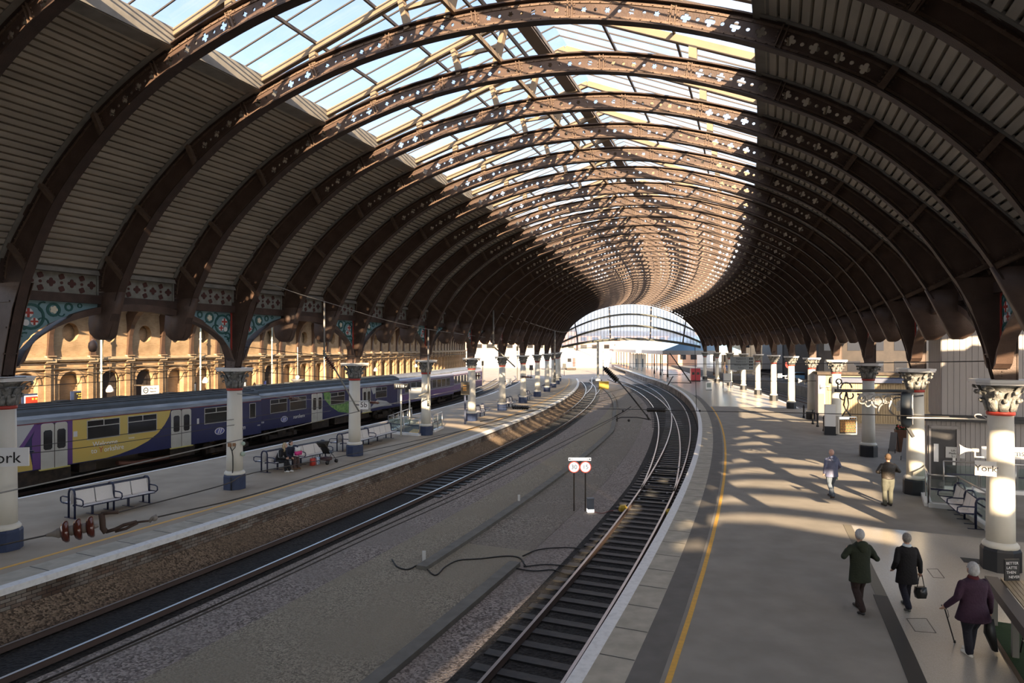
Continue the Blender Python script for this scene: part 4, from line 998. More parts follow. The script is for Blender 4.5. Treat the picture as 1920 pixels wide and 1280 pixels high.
# ---------------------------------------------------------------- stair balustrades
def balustrade(root, pts, closed=False, gl=True, hz=1.1):
    pts = [Vector((p[0], p[1], 0)) for p in pts]; n = len(pts)
    segs = [(pts[i], pts[(i+1) % n]) for i in range(n if closed else n-1)]
    for a, b in segs:
        d = b-a; m = max(1, round(d.length/1.1)); u = d.normalized(); nrm = Vector((-u.y, u.x, 0))
        g = MB(); g.hexa([a-nrm*.12+Vector((0, 0, z)) if i == 0 else b-nrm*.12+Vector((0, 0, z)) if i == 1 else b+nrm*.12+Vector((0, 0, z)) if i == 2 else a+nrm*.12+Vector((0, 0, z)) for z in (0, .14) for i in range(4)]); g.build('kerb', whitep, root, world=True)
        for i in range(m+1):
            c = a+d*i/m; g = MB(); g.lathe([(.028, .1), (.028, hz)], 10, M=Matrix.Translation(c)); g.build('post', stainless, root, world=True)
        g = MB(); g.tube([a+Vector((0, 0, hz)), b+Vector((0, 0, hz))], .03, 8); g.build('handrail', stainless, root, world=True)
        for i in range(m):
            c0 = a+d*(i+.08)/m; c1 = a+d*(i+.92)/m; g = MB()
            g.hexa([c0+nrm*q+Vector((0, 0, z)) if e == 0 else c1+nrm*q+Vector((0, 0, z)) for z in (.2, hz-.14) for e, q in ((0, -.005), (1, -.005), (1, .005), (0, .005))])
            o = g.build('glass_panel', railglass, root, world=True)
            g = MB(); g.bar(c0+Vector((0, 0, .62)), c1+Vector((0, 0, .62)), .014, .05); g.build('glass_band', tubn, root, world=True)
r = thing('stair_railing', 'glass and steel railing on a white kerb around the stairs by the right-hand bench', 'railing', P(25, 2.6), 0)
balustrade(r, [P(25.0, 3.05)[:], (14.3, 22.9), (15.06, 22.5), (14.25, 19.9), (13.9, 18.6)])
balustrade(r, [P(25.9, 3.4)[:], P(30.5, 3.4)[:]])
r = thing('stair_railing', 'glass and steel railing with white kerb around the subway stairs beside the fourth left column', 'railing', gnd(735, 815)[:2]+(0,) if 0 else (gnd(735, 815).x, gnd(735, 815).y, 0), 0)
A_, B_, C_, D_ = gnd(728, 812), gnd(787, 817), gnd(829, 803), gnd(772, 793)
balustrade(r, [D_[:], A_[:], B_[:]]); balustrade(r, [gnd(812, 810)[:], C_[:]])
g = MB(); quad(g, [A_, B_, C_, gnd(780, 796)], .001, .006); g.build('stair_opening', mat('deep_stairwell', (.05, .055, .06), .8), r, world=True)
g = MB(); quad(g, [gnd(765, 812), gnd(782, 814), gnd(790, 806), gnd(775, 804)], .008, .016); g.build('yellow_tread_edge', yel, r, world=True)
# ---------------------------------------------------------------- signs
black = mat('black_lettering', (.015, .015, .015), .5)
signw = mat('white_sign_face', (.88, .88, .86), .4)
def sign(name, label, cat_, p, rz, w_, h_, lines, m=signw, tm=None, d=.05, group=None, post=None, size=None):
    r = thing(name, label, cat_, (p.x, p.y, p.z), rz, group); g = MB(); g.box(-w_/2, w_/2, -d/2, d/2, -h_/2, h_/2); g.build('board', m, r)
    for t, x, z, sz in lines: textmesh(t, sz, tm or black, r, (x, -d/2-.002, z), (math.pi/2, 0, 0))
    return r
def colface(k, side, ds): return P((0 if side == 0 else 24.7)+ds, k)
# station name board on the nearest left column
p = ray(8, 857, 15.2); r = sign('station_sign', 'white York name board on the nearest left column', 'sign', p, math.radians(12), 1.0, .42, [('York', -.02, -.02, .36)], group=None)
g = MB(); g.bar((-.55, .12, .1), (.55, .12, .1), .05, .04); g.bar((-.3, 0, -.1), (-.3, .5, -.1), .04, .04); g.build('bracket_arm', tubn, r)
p = ray(1848, 878, 15.7); r = sign('station_sign', 'small angled York name board on the nearest right-hand column', 'sign', p, math.radians(-30), .42, .34, [('York', 0, 0, .21)])
g = MB(); g.bar((.15, .03, 0), (.25, .25, 0), .04, .04); g.build('bracket_arm', tubn, r)
p = ray(682, 759, 31.7); r = sign('platform_sign', 'square white 5b platform sign on the third left column', 'sign', p, math.radians(6), .42, .42, [('5b', 0, 0, .33)]); g = MB(); g.bar((-.2, .03, 0), (-.4, .25, 0), .04, .04); g.build('bracket_arm', tubn, r)
p = ray(954, 715, 56); r = sign('platform_sign', 'small white 5b platform sign on the sixth left column', 'sign', p, math.radians(4), .42, .5, [('5b', 0, 0, .3)]); g = MB(); g.bar((-.2, .03, 0), (-.35, .2, 0), .04, .04); g.build('bracket_arm', tubn, r)
p = P(25.3, 18, 2.57); r = sign('platform_sign', 'square white platform 2 sign on a right-hand column', 'sign', p, ang(18), .42, .42, [('2', 0, 0, .34)]); g = MB(); g.bar((-.2, .03, 0), (-.45, .25, 0), .04, .04); g.build('bracket_arm', tubn, r)
# clock and platform number board on two posts
amber = mat('amber_led', (.6, .27, .04), .5, emit=((1, .42, .08), .14)); pale_led = mat('pale_led', (.9, .85, .7), .5, emit=((1, .9, .7), .5))
c = gnd(752, 817); r = thing('clock_board', 'black time board reading 11:10 on a tall pale post by the stair railing', 'clock', (c.x, c.y, 0), math.radians(10))
g = MB(); g.lathe([(.05, 0), (.05, 2.95)], 12); g.build('post', stonew, r)
g = MB(); g.box(-.42, .42, -.1, .1, 2.9, 3.24); g.build('housing', blackb, r); textmesh('11:10', .24, pale_led, r, (-.08, -.105, 3.07), (math.pi/2, 0, 0), name='digits'); textmesh('47', .12, pale_led, r, (.3, -.105, 3.05), (math.pi/2, 0, 0), name='digits')
c = gnd(768, 800); r = thing('hanging_sign', 'grey and white direction board on a pale post behind the clock board', 'sign', (c.x, c.y, 0), math.radians(8)); g = MB(); g.lathe([(.05, 0), (.05, 2.6)], 10); g.build('post', stonew, r)
g = MB(); g.box(-.05, .9, -.04, .04, 1.9, 2.5); g.build('panel', mat('sign_grey', (.34, .36, .38), .5), r); g = MB(); g.box(.1, .95, -.06, -.03, 2.5, 2.72); g.build('panel', signw, r); textmesh('Way out', .14, black, r, (.5, -.065, 2.6), (math.pi/2, 0, 0))
# navy post screen
c = gnd(872, 795); r = thing('departure_screen', 'dark departure screen with amber text on a navy post by the fifth left column', 'screen', (c.x, c.y, 0), math.radians(5))
g = MB(); g.box(-.06, .06, -.06, .06, 0, 2.5); g.build('post', navyb, r); g = MB(); g.box(-.3, .32, -.12, .12, 2.1, 3.0); g.build('housing', mat('brown_screen_case', (.12, .1, .07), .6), r)
g = MB()
for z in (2.75, 2.6, 2.5, 2.4): g.box(-.15, .1, -.135, -.12, z, z+.035)
g.build('amber_text', amber, r)
# helper: loudspeakers
def speaker_horn(label, p, rz, s=1.0, group='horn loudspeakers on the columns'):
    r = thing('loudspeaker', label, 'loudspeaker', p, rz, group)
    M = Matrix.Rotation(-math.pi/2, 4, 'Y')
    g = MB(); g.lathe([(.04*s, 0), (.05*s, .12*s), (.08*s, .22*s), (.16*s, .34*s), (.19*s, .36*s), (.17*s, .36*s)], 16, M=M); g.build('horn', whitep, r)
    g = MB(); g.lathe([(.055*s, -.16*s), (.06*s, .02*s)], 12, M=M); g.build('driver', stonew, r)
    g = MB(); g.bar((0.05, 0, 0), (.05, 0, -.22*s), .03, .03); g.bar((.05, 0, -.2*s), (.3*s, 0, -.2*s), .03, .03); g.build('bracket', stonew, r)
speaker_horn('white horn loudspeaker on the nearest right-hand column above the name board', P(24.12, 0, 2.9), ang(0), .8)
speaker_horn('pale loudspeaker on a right-hand column beside the kiosk', P(24.15, 9, 2.98), ang(9), 1.1)
speaker_horn('pale loudspeaker on the back of a right-hand column near platform 2 sign', P(24.15, 15, 2.9), ang(15), 1.1)
speaker_horn('pale loudspeaker on the column left of the kiosk', P(24.15, 12, 2.9), ang(12), 1.1)
# speed restriction sign between the tracks
litw = mat('glowing_white', (.95, .93, .88), .4, emit=((1, .96, .9), .5)); redo = mat('glowing_red', (.85, .12, .08), .4, emit=((1, .15, .08), .3))  # added glow stands in for light thrown back by the sign faces
a, b = gnd(1077, 950, ZR), gnd(1097, 958, ZR); c = (a+b)/2; r = thing('speed_sign', 'twin round 30 and 15 speed signs under white arrows on two posts', 'sign', (c.x, c.y, ZR), 0)
dx = .225; top = H-(875-Y0)/F*c.y-ZR
for sg in (-1, 1):
    g = MB(); g.box(sg*dx-.025, sg*dx+.025, -.02, .02, -.08, top); g.build('post', skirt, r)
    g = MB(); g.lathe([(.225, 0), (.225, .015)], 28, M=Matrix.Translation((sg*dx, -.03, top)) @ Matrix.Rotation(math.pi/2, 4, 'X')); g.build('red_rim', redo, r)
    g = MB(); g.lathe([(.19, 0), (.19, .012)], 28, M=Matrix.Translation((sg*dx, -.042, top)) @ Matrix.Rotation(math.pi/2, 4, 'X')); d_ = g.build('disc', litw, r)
    textmesh('30' if sg < 0 else '15', .24, black if sg < 0 else mat('grey_lettering', (.3, .3, .3), .5), r, (sg*dx, -.058, top), (math.pi/2, 0, 0))
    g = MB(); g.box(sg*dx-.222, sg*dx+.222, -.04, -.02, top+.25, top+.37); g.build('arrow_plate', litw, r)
    g = MB(); x = sg*(dx+.03); g.box(min(x, x+sg*.14), max(x, x+sg*.14), -.048, -.041, top+.303, top+.317); g.poly([(x+sg*.19, top+.31), (x+sg*.12, top+.345), (x+sg*.12, top+.275)], .007, M=Matrix.Translation((0, -.0445, 0))); g.build('arrow', black, r)
c = gnd(1107, 957, ZR); r = thing('lineside_box', 'small grey metal box on a white foot behind the twin speed signs', 'equipment box', (c.x, c.y, ZR), .1)
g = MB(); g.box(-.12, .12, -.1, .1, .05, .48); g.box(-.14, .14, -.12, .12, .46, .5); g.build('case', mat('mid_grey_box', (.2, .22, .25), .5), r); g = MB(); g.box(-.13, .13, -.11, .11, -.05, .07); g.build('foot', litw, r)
yb = mat('yellow_cover', (.6, .4, .04), .5)
for u, v, lab in ((1168, 955, 'left'), (1256, 962, 'right')):
    c = gnd(u, v, ZR); r = thing('points_cover', f'small yellow cover beside the {lab} rail of the right-hand track', 'cover', (c.x, c.y, ZR), .3); g = MB(); rings = []
    for z, q in ((-.08, .16), (.08, .15), (.17, .09)): rings.append([(-q, -q*.7, z), (q, -q*.7, z), (q*.9, q*.7, z), (-q*.9, q*.7, z)])
    g.loft(rings, 0, False); g.build('cover', yb, r)
for u, v, lab in ((973, 940, 'second'), (795, 1050, 'first')):
    c = gnd(u, v, ZR); g = MB(); g.box(c.x-.05, c.x+.05, c.y-.03, c.y+.03, ZR-.1, ZR+.28); tag(g.build('marker_peg', whitep), f'short pale marker peg beside the long trough, {lab} from the camera', 'marker')
# loose cables on the trackbed
def cable(name, label, pts, r_=.02, m=None, z=ZR-.06):
    q = [gnd(u, v, z) for u, v in pts]; q = cat_rom(q, 5); g = MB(); g.tube(q, r_, 6); return tag(g.build(name, m or black), label, 'cable')
cable('trackside_cable', 'black cable looping from the long trough past the short trough', [(735, 1048), (745, 1062), (765, 1067), (790, 1058), (815, 1078), (835, 1062), (860, 1050), (900, 1047), (950, 1042), (975, 1046), (985, 1060)])
cable('trackside_cable', 'black cable from the short trough towards the right-hand rails, upper run', [(982, 1062), (1020, 1058), (1060, 1060), (1085, 1062), (1125, 1062)])
cable('trackside_cable', 'black cable from the short trough towards the right-hand rails, lower run', [(960, 1064), (1000, 1070), (1035, 1068), (1060, 1075), (1085, 1078)])
cable('trackside_cable', 'thin cable arcing towards the rail above the short trough', [(980, 1042), (1010, 1030), (1060, 1026), (1095, 1030), (1115, 1040)])
cable('trackside_cable', 'reddish cable between the grey box and the yellow points cover', [(1110, 958), (1128, 962), (1142, 958), (1155, 956), (1166, 953)], .014, mat('dull_red_cable', (.25, .06, .05), .6))
# drain and access covers on the concourse tiles
for (u, v), sx, sy, lab, m in (((1835, 1053), .36, .22, 'dark drain grating in the pale tiles by the nearest right column', mat('dark_grating', (.05, .05, .045), .7)),):
    c = gnd(u, v); g = MB(); ca, sa = math.cos(ang(.5)), math.sin(ang(.5)); M = Matrix.Translation((c.x, c.y, 0)) @ Matrix.Rotation(ang(.5), 4, 'Z')
    g.box(-sx, sx, -sy, sy, .0085, .014, M=M)
    for i in range(9): g.box(-sx+.04+i*.08, -sx+.07+i*.08, -sy+.03, sy-.03, .014, .018, M=M)
    tag(g.build('drain_cover', m), lab, 'drain cover')
line = mat('tile_joint', (.16, .14, .11), .8)
for pts, lab in (([(1700, 1160), (1737, 1160), (1755, 1187), (1716, 1184)], 'square access cover outline in the tiles below the woman in black'), ([(1738, 1067), (1758, 1067), (1771, 1084), (1750, 1083)], 'square access cover outline in the tiles right of the woman in black')):
    q = [gnd(u, v) for u, v in pts]; g = MB()
    for i in range(4): a_, b_ = q[i], q[(i+1) % 4]; g.bar(a_+Vector((0, 0, .009)), b_+Vector((0, 0, .009)), .015, .006)
    tag(g.build('access_cover', line), lab, 'access cover')
# ================================================================ right-hand buildings and fittings
def frame_at(p, rz): return Matrix.Translation(p) @ Matrix.Rotation(rz, 4, 'Z')
timber = mat('grey_painted_boards', (.33, .31, .30), .6, c2=(.28, .265, .26), scale=1.2, stretch=(3, 3, .3))
def cladding(mb, x0, x1, y, z0, z1, w_=.16, t=.02):                  # vertical boards on a face looking towards -y
    n = max(1, int((x1-x0)/w_)); d = (x1-x0)/n
    for i in range(n): mb.box(x0+i*d+.006, x0+(i+1)*d-.006, y-t, y, z0, z1)
c = P(25.45, 3.55); rz = ang(3.2)
r = thing('timber_cabin', 'grey boarded lift cabin with a dark door, behind the stair railing at right', 'cabin', (c.x, c.y, 0), rz)
g = MB(); g.box(0, .6, 0, .3, 0, 2.75); g.box(.55, 9, 0, 2.2, 0, 2.75); cladding(g, .0, 9, 0, 0, 2.7); g.build('lower_wall', timber, r)
g = MB(); g.box(.5, 9, .05, 2.2, 2.75, 7.0); cladding(g, .5, 9, .05, 2.8, 7.0, .2); 
for i in range(10): g.box(.48, .5, .06+i*.214, .255+i*.214, 2.8, 7.0)
g.build('upper_wall', mat('pale_upper_boards', (.37, .35, .34), .6, c2=(.32, .305, .30), scale=1, stretch=(2, 2, .3)), r)
g = MB(); g.box(-.1, 9, -.18, .05, 2.68, 2.84); g.box(-.12, 9, -.22, -.16, 2.60, 2.72); g.build('gutter', blackb, r)
g = MB(); g.box(.12, .98, -.05, -.02, 0, 2.25); d_ = g.build('door', mat('dark_grey_door', (.05, .05, .055), .5), r)
g = MB(); g.box(.22, .38, -.06, -.05, 1.0, 1.7); g.box(.85, .95, -.06, -.05, .9, 1.6); g.build('door_notice', signw, d_)
g = MB(); g.box(.05, .12, -.09, 0, 0, 2.4); g.box(.98, 1.08, -.09, 0, 0, 2.4); g.box(.05, 1.08, -.09, 0, 2.3, 2.42); g.build('door_frame', timber, r)
sA, sB_ = LRk(3.55); Dd = (sB_-sA)/W; aa = (1790-960)/F; ss = (aa*sA.y-sA.x)/(Dd.x-aa*Dd.y); p = P(ss, 3.55, 1.6)-Vector((-math.sin(rz), math.cos(rz), 0))*.06; p.z = H-(848-Y0)/F*p.y; r = sign('lift_sign', 'square grey sign reading Lift to Platforms 5 - 11 on the grey boarded cabin', 'sign', p, rz, .64, .42, [('Lift to', 0, .07, .11), ('Platforms', 0, -.04, .11), ('5 - 11', 0, -.15, .11), ('i', 0, .16, .07)], m=mat('pale_grey_sign', (.5, .5, .49), .5))
p = ray(1886, 849, 19.0); r = sign('platforms_sign', 'white Platforms sign mostly hidden behind the nearest right-hand column', 'sign', p, math.radians(-12), 1.25, .34, [('Platforms', 0, 0, .24)])
# tall nave-side things seen at far right
g = MB(); q = [P(27.2, 1.9), P(27.4, 1.9), P(27.4, -.8), P(27.2, -.8)]; quad(g, q, .0, .95); tag(g.build('stair_parapet', whitep), 'white parapet wall at the right edge beyond the nearest column', 'parapet')
# ---------------------------------------------------------------- ornate bracket, departure board, clock
Yb = 24.6
c = ray(1700, 735, Yb); r = thing('ornate_bracket', 'ornate silver grey cast bracket with lettered crest, reaching from the second right-hand column', 'bracket', (c.x, c.y, c.z), 0)
sx = Yb/1250
def loc(u, v): return Vector(((u-1700)*sx, 0, (735-v)*sx))
silv = mat('silver_grey_casting', (.30, .30, .30), .45, metal=.3, c2=(.12, .12, .12), scale=12)
g = MB(); g.bar(loc(1712, 733), loc(1566, 732), .12, .11); g.build('beam', blackb, r)
g = MB(); g.bar(loc(1712, 739)+Vector((0, -.04, 0)), loc(1608, 739)+Vector((0, -.04, 0)), .16, .07); g.build('top_moulding', silv, r)
put = lambda a, b, d: Vector((a, -.05-d, b))
g = MB(); l = loc(1682, 762); ringpoly(g, (l.x, l.z), .34, .05, 24, put, th=.05); g.build('crest_ring', silv, r)
textmesh('N', .55, whitep, r, (l.x-.14, -.11, l.z+.02), (math.pi/2, 0, 0), name='crest_letter'); textmesh('E', .5, whitep, r, (l.x+.0, -.12, l.z), (math.pi/2, 0, 0), name='crest_letter'); textmesh('R', .55, whitep, r, (l.x+.16, -.11, l.z), (math.pi/2, 0, 0), name='crest_letter')
g = MB(); l = loc(1643, 752); disc(g, (l.x, l.z), .15, 30, lambda a, b, d: Vector((a, -.08-d, b)), th=.04, f=lambda a: .75+.25*abs(math.cos(2.5*a))); g.build('rosette', silv, r)
g = MB(); ringpoly(g, (l.x, l.z), .22, .06, 18, put, th=.05, t0=-.5, t1=4.6)
for u, v, rr_, a0, a1 in ((1615, 748, .16, 0, 5.5), (1614, 746, .07, 0, 6.28), (1660, 770, .30, 1.4, 3.4), (1700, 785, .26, 1.2, 4.2), (1663, 748, .12, 0, 5), (1630, 765, .3, .6, 1.9), (1686, 783, .10, 0, 6.28), (1625, 756, .1, 2, 6)):
    l = loc(u, v); ringpoly(g, (l.x, l.z), rr_, .05, 14, put, a0, a1, th=.05)
g.build('scrollwork', silv, r)
g = MB()
for u, v, rr_, a0, a1 in ((1585, 727, .2, 0, 3.2), (1571, 715, .1, 0, 6.28), (1592, 741, .12, 3, 7), (1580, 742, .14, 2, 5)):
    l = loc(u, v); ringpoly(g, (l.x, l.z), rr_, .04, 12, put, a0, a1, th=.04)
g.bar(loc(1571, 732), loc(1571, 716), .04, .04); g.build('finial_scroll', blackb, r)
c = ray(1587, 797, Yb); r = thing('departure_board', 'hanging departure board with rows of amber text under the ornate bracket', 'departure board', (c.x, c.y, c.z), 0)
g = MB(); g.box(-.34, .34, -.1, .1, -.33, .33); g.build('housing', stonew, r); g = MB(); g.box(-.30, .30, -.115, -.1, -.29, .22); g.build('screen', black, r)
g = MB(); g.box(-.3, .3, -.112, -.1, .24, .31); g.build('header', litw, r); g = MB(); g.box(.05, .3, -.118, -.11, .235, .30); h_ = g.build('header_panel', black, r); textmesh('11 10', .07, amber, r, (.18, -.122, .265), (math.pi/2, 0, 0), name='digits')
g = MB(); random.seed(3)
for i in range(9):
    z = .18-i*.05; x = -.28
    while x < .26:
        w_ = random.uniform(.03, .11); g.box(x, min(.28, x+w_), -.119, -.114, z-.007, z+.008); x += w_+.018
g.build('amber_text', amber, r)
g = MB(); g.bar((-.16, 0, .33), (-.02, 0, .55), .04, .04); g.bar((.16, 0, .33), (.02, 0, .55), .04, .04); g.tube([(0, 0, .5), (-.1, 0, .75), (-.06, 0, 1.0), (0, 0, 1.25)], .025, 6); g.tube([(0, 0, .5), (.08, 0, .75), (.05, 0, 1.0), (0, 0, 1.25)], .025, 6); g.build('hanger', blackb, r)
c = ray(1700, 767, 24.2); r = thing('drum_clock', 'large dark drum clock seen edge-on against the second right-hand column', 'clock', (c.x, c.y, c.z), math.radians(-33))
M = Matrix.Rotation(math.pi/2, 4, 'Y'); g = MB(); g.lathe([(.58, -.17), (.65, -.12), (.65, .12), (.58, .17)], 32, M=M); g.build('drum', mat('dark_blue_green_drum', (.006, .012, .022), .6), r)
for sg in (-1, 1): g = MB(); g.lathe([(.55, 0), (.55, .02)], 32, M=Matrix.Translation((sg*.18, 0, 0)) @ M); g.build('clock_face', signw, r)
g = MB(); g.bar((.1, 0, .45), (.5, .3, .5), .05, .05); g.bar((0, 0, -.6), (.2, .1, -1.0), .1, .1); g.build('mounting', blackb, r)
# kiosk
beige = mat('beige_kiosk_slats', (.36, .27, .155), .6, c2=(.30, .225, .13), scale=2)
K0 = 11.3
def s_at(u, k):
    A, B = LRk(k); D = (B-A)/W; a = (u-960)/F; return (a*A.y-A.x)/(D.x-a*D.y)
sa, sb = s_at(1548, K0), s_at(1752, K0); c = P(sa, K0); rz = ang(K0); wk = sb-sa; Yk = c.y
zk = lambda v: H-(v-Y0)/F*Yk
r = thing('kiosk', 'beige slatted kiosk with a navy awning and flat roof beyond the right-hand columns', 'kiosk', (c.x, c.y, 0), rz)
g = MB(); g.box(0, wk, .0, 1.7, 0, zk(702))
n = int(wk/.16)
for i in range(n): g.box(i*wk/n+.02, (i+1)*wk/n-.02, -.03, 0, .1, zk(717))
g.build('slatted_wall', beige, r)
g = MB(); g.box(-.6, wk+.3, -.25, 1.8, zk(702), zk(697)); g.build('roof', skirt, r)
for a, b in ((.3, wk*.42), (wk*.45, wk*.98)): g = MB(); g.loft([[(a, -.02, zk(716)), (b, -.02, zk(716)), (b, -.02, zk(706)), (a, -.02, zk(706))], [(a, -.35, zk(716)), (b, -.35, zk(716)), (b, -.25, zk(708)), (a, -.25, zk(708))]], 0, False); g.build('awning', navyb, r); 
g = MB(); g.box(-.5, 0, 0, 1.6, 0, zk(702)); e = g.build('side_bay', mat('pinkish_grey_panel', (.42, .36, .34), .6), r)
g = MB(); g.box(-.48, -.1, -.02, 0, 0, 2.1); g.build('side_door', mat('grey_door', (.15, .15, .16), .6), e)
# black barrier in front of the kiosk
r = thing('barrier_railing', 'low black barrier railing in front of the beige kiosk', 'railing', gnd(1600, 792)[:2]+(0,), 0)
a, b = gnd(1592, 786), gnd(1748, 792)
for z in (.55, 1.1): g = MB(); g.tube([a+Vector((0, 0, z)), b+Vector((0, 0, z))], .022, 6); g.build('rail', black, r, world=True)
for i in range(5): q = a+(b-a)*i/4; g = MB(); g.lathe([(.035, 0), (.035, 1.15)], 8, M=Matrix.Translation(q)); g.build('post', black, r, world=True)
def bollard(u, v, lab):
    c = gnd(u, v); r = thing('bollard', lab, 'bollard', (c.x, c.y, 0), 0, 'black bollards left of the kiosk'); g = MB(); g.lathe([(.09, 0), (.09, .1), (.06, .15), (.055, .8), (.08, .83), (.08, .88), (.045, .92), (.05, .98), (.01, 1.03)], 12); g.build('post', black, r)
for u, v, lab in ((1507, 783, 'farthest and leftmost'), (1524, 795, 'second from left'), (1533, 800, 'third from left'), (1545, 808, 'nearest and rightmost')): bollard(u, v, f'slim black bollard left of the kiosk, {lab}')
a, b = gnd(1535, 782), gnd(1549, 784); r = thing('hoop_barrier', 'small black hoop barrier left of the kiosk', 'barrier', (a.x, a.y, 0), 0); g = MB(); u_ = Vector((0, 0, .95)); g.tube([a, a+u_*.85, a+(b-a)*.1+u_, a+(b-a)*.9+u_, b+u_*.85, b], .03, 7); g.tube([a+u_*.5, b+u_*.5], .02, 6); g.build('hoop', black, r, world=True)
c = gnd(1556, 815); r = thing('white_pillar', 'square white pillar with black base beside the fourth right-hand column', 'pillar', (c.x, c.y, 0), ang(8)); g = MB(); g.box(-.3, .3, -.2, .2, .55, 1.9); g.build('upper', whitep, r); g = MB(); g.box(-.33, .33, -.23, .23, 0, .55); g.build('base', blackb, r)
# brown planter stand and easels
c = gnd(1692, 846); r = thing('planter', 'tall brown wooden planter with red flowers beside the second right-hand column', 'planter', (c.x, c.y, 0), ang(5)); g = MB(); g.loft([[(-.26, -.26, 0), (.26, -.26, 0), (.26, .26, 0), (-.26, .26, 0)], [(-.34, -.3, 1.15), (.34, -.3, 1.15), (.34, .3, 1.15), (-.34, .3, 1.15)]], 0, False); g.build('box', mat('brown_timber', (.14, .06, .03), .6, c2=(.1, .045, .02), scale=4), r)
g = MB(); random.seed(5)
for i in range(26): g.ball((random.uniform(-.25, .25), random.uniform(-.22, .22), 1.15+random.uniform(0, .22)), .07, 6)
g.build('foliage', mat('dark_foliage', (.03, .06, .02), .8), r)
g = MB()
for i in range(10): g.ball((random.uniform(-.25, .1), -.22+random.uniform(0, .1), 1.2+random.uniform(0, .2)), .045, 6)
g.build('flowers', redp, r)
for u, v, lab, col in ((1676, 848, 'leaning grey easel board left of the brown planter', (.2, .19, .18)), (1700, 862, 'pale easel board right of the brown planter', (.4, .4, .4))):
    c = gnd(u, v); r = thing('easel_board', lab, 'board', (c.x, c.y, 0), -.9); g = MB(); g.loft([[(-.17, -.25, .08), (.17, -.25, .08), (.17, -.22, .08), (-.17, -.22, .08)], [(-.15, 0, 1.05), (.15, 0, 1.05), (.15, .03, 1.05), (-.15, .03, 1.05)]], 0, False); g.build('panel', mat('easel_'+lab.split()[1], col, .5), r); g = MB(); g.bar((-.16, .28, 0), (-.15, .02, 1.02), .03, .03); g.bar((.16, .28, 0), (.15, .02, 1.02), .03, .03); g.bar((-.16, -.26, 0), (-.16, -.22, .2), .03, .03); g.bar((.16, -.26, 0), (.16, -.22, .2), .03, .03); g.build('legs', black, r)
# mid-distance signs
p = ray(1391, 681, 62); r = sign('direction_board', 'large hanging grey direction board listing platforms and toilets among the far right columns', 'sign', p, ang(18)*.4, 2.1, 1.2, [('Platform 4', -.1, .42, .2), ('Platform 2', -.1, .14, .2), ('Waiting room', -.15, -.14, .2), ('Toilets', -.1, -.42, .2)], m=mat('board_grey', (.33, .37, .39), .5))
g = MB()
for z in (.42, .14, -.14, -.42):
    for x in (.72, .9): disc(g, (x, z), .075, 12, lambda a, b, d: Vector((a, -.03-d, b)), th=.01)
g.build('pictograms', black, r); g = MB(); g.bar((-.8, 0, .6), (-.8, 0, 3.6), .03, .03); g.bar((.8, 0, .6), (.8, 0, 3.6), .03, .03); g.build('hanger', black, r)
c = gnd(1329, 731); r = thing('easel_board', 'small white pavement board standing alone on the polished far platform', 'board', (c.x, c.y, 0), 0); g = MB(); g.box(-.35, .35, -.05, .05, .05, 1.0); g.build('panel', signw, r); g = MB(); g.box(-.26, .26, -.06, -.05, .35, .9); g.build('poster', mat('grey_poster', (.25, .3, .28), .5), r); g = MB(); g.box(-.35, .35, -.2, .2, 0, .05); g.build('foot', black, r)
c = gnd(1363, 728); r = thing('timetable_board', 'grey timetable frame on posts beyond the direction board', 'notice board', (c.x, c.y, 0), .2); g = MB(); g.box(-.55, .55, -.05, .05, .8, 2.0); g.build('panel', mat('timetable_grey', (.42, .44, .45), .5), r); g = MB(); g.box(-.6, -.52, -.05, .05, 0, 2.05); g.box(.52, .6, -.05, .05, 0, 2.05); g.build('posts', navyb, r)
for u, lab in ((1299, 'left'), (1308, 'right')):
    c = gnd(u, 715); r = thing('ticket_machine', f'red ticket machine on the far platform, {lab} of the pair', 'ticket machine', (c.x, c.y, 0), 0); g = MB(); g.box(-.36, .36, -.3, .3, .1, 2.1); g.build('cabinet', mat('bright_red_cabinet', (.5, .02, .04), .4), r); g = MB(); g.box(-.2, .2, -.32, -.3, 1.1, 1.5); g.build('screen', black, r); g = MB(); g.box(-.38, .38, -.32, .32, 0, .1); g.build('plinth', black, r)
# ---------------------------------------------------------------- timber counter at lower right
A0 = ray(1846, 1078, 13.36); B0 = Vector((7.45, 8.9, .9)); A0.z = .9
dv_ = (B0-A0).normalized(); nr = Vector((-dv_.y, dv_.x, 0)); nr = nr if nr.x > 0 else -nr
wood = mat('pale_slatted_wood', (.44, .33, .19), .5, c2=(.36, .26, .15), scale=3, stretch=(1, 1, 6)); woodd = mat('dark_weathered_wood', (.09, .075, .065), .6)
r = thing('slatted_counter', 'long counter topped with pale wooden slats over dark legs, at the bottom right corner', 'counter', (A0.x, A0.y, 0), math.atan2(dv_.y, dv_.x))
Ln = (B0-A0).length; flip = 1 if (Matrix.Rotation(-math.atan2(dv_.y, dv_.x), 3, 'Z') @ nr).y > 0 else -1
def lb(g, x0, x1, y0, y1, z0, z1): g.box(x0, x1, min(flip*y0, flip*y1), max(flip*y0, flip*y1), z0, z1)
g = MB(); lb(g, 0, Ln, 0, .22, .86, .90); g.build('front_board', woodd, r)
g = MB()
for i in range(8): lb(g, 0, Ln, .26+i*.075, .325+i*.075, .87, .90)
g.build('slats', wood, r)
g = MB(); lb(g, 0, Ln, 0, .05, .72, .86); lb(g, 0, .05, .05, .8, .72, .86); g.build('frame', woodd, r)
for i in range(4):
    x = .2+i*(Ln-.4)/3
    for y in (.12, .74): g = MB(); lb(g, x-.05, x+.05, y-.05, y+.05, .012, .72); g.build('leg', mat('grey_square_leg', (.2, .19, .17), .5), r)
grass = mat('artificial_grass', (.02, .055, .01), .9, c2=(.035, .08, .018), scale=30, bump=.6, bscale=120)
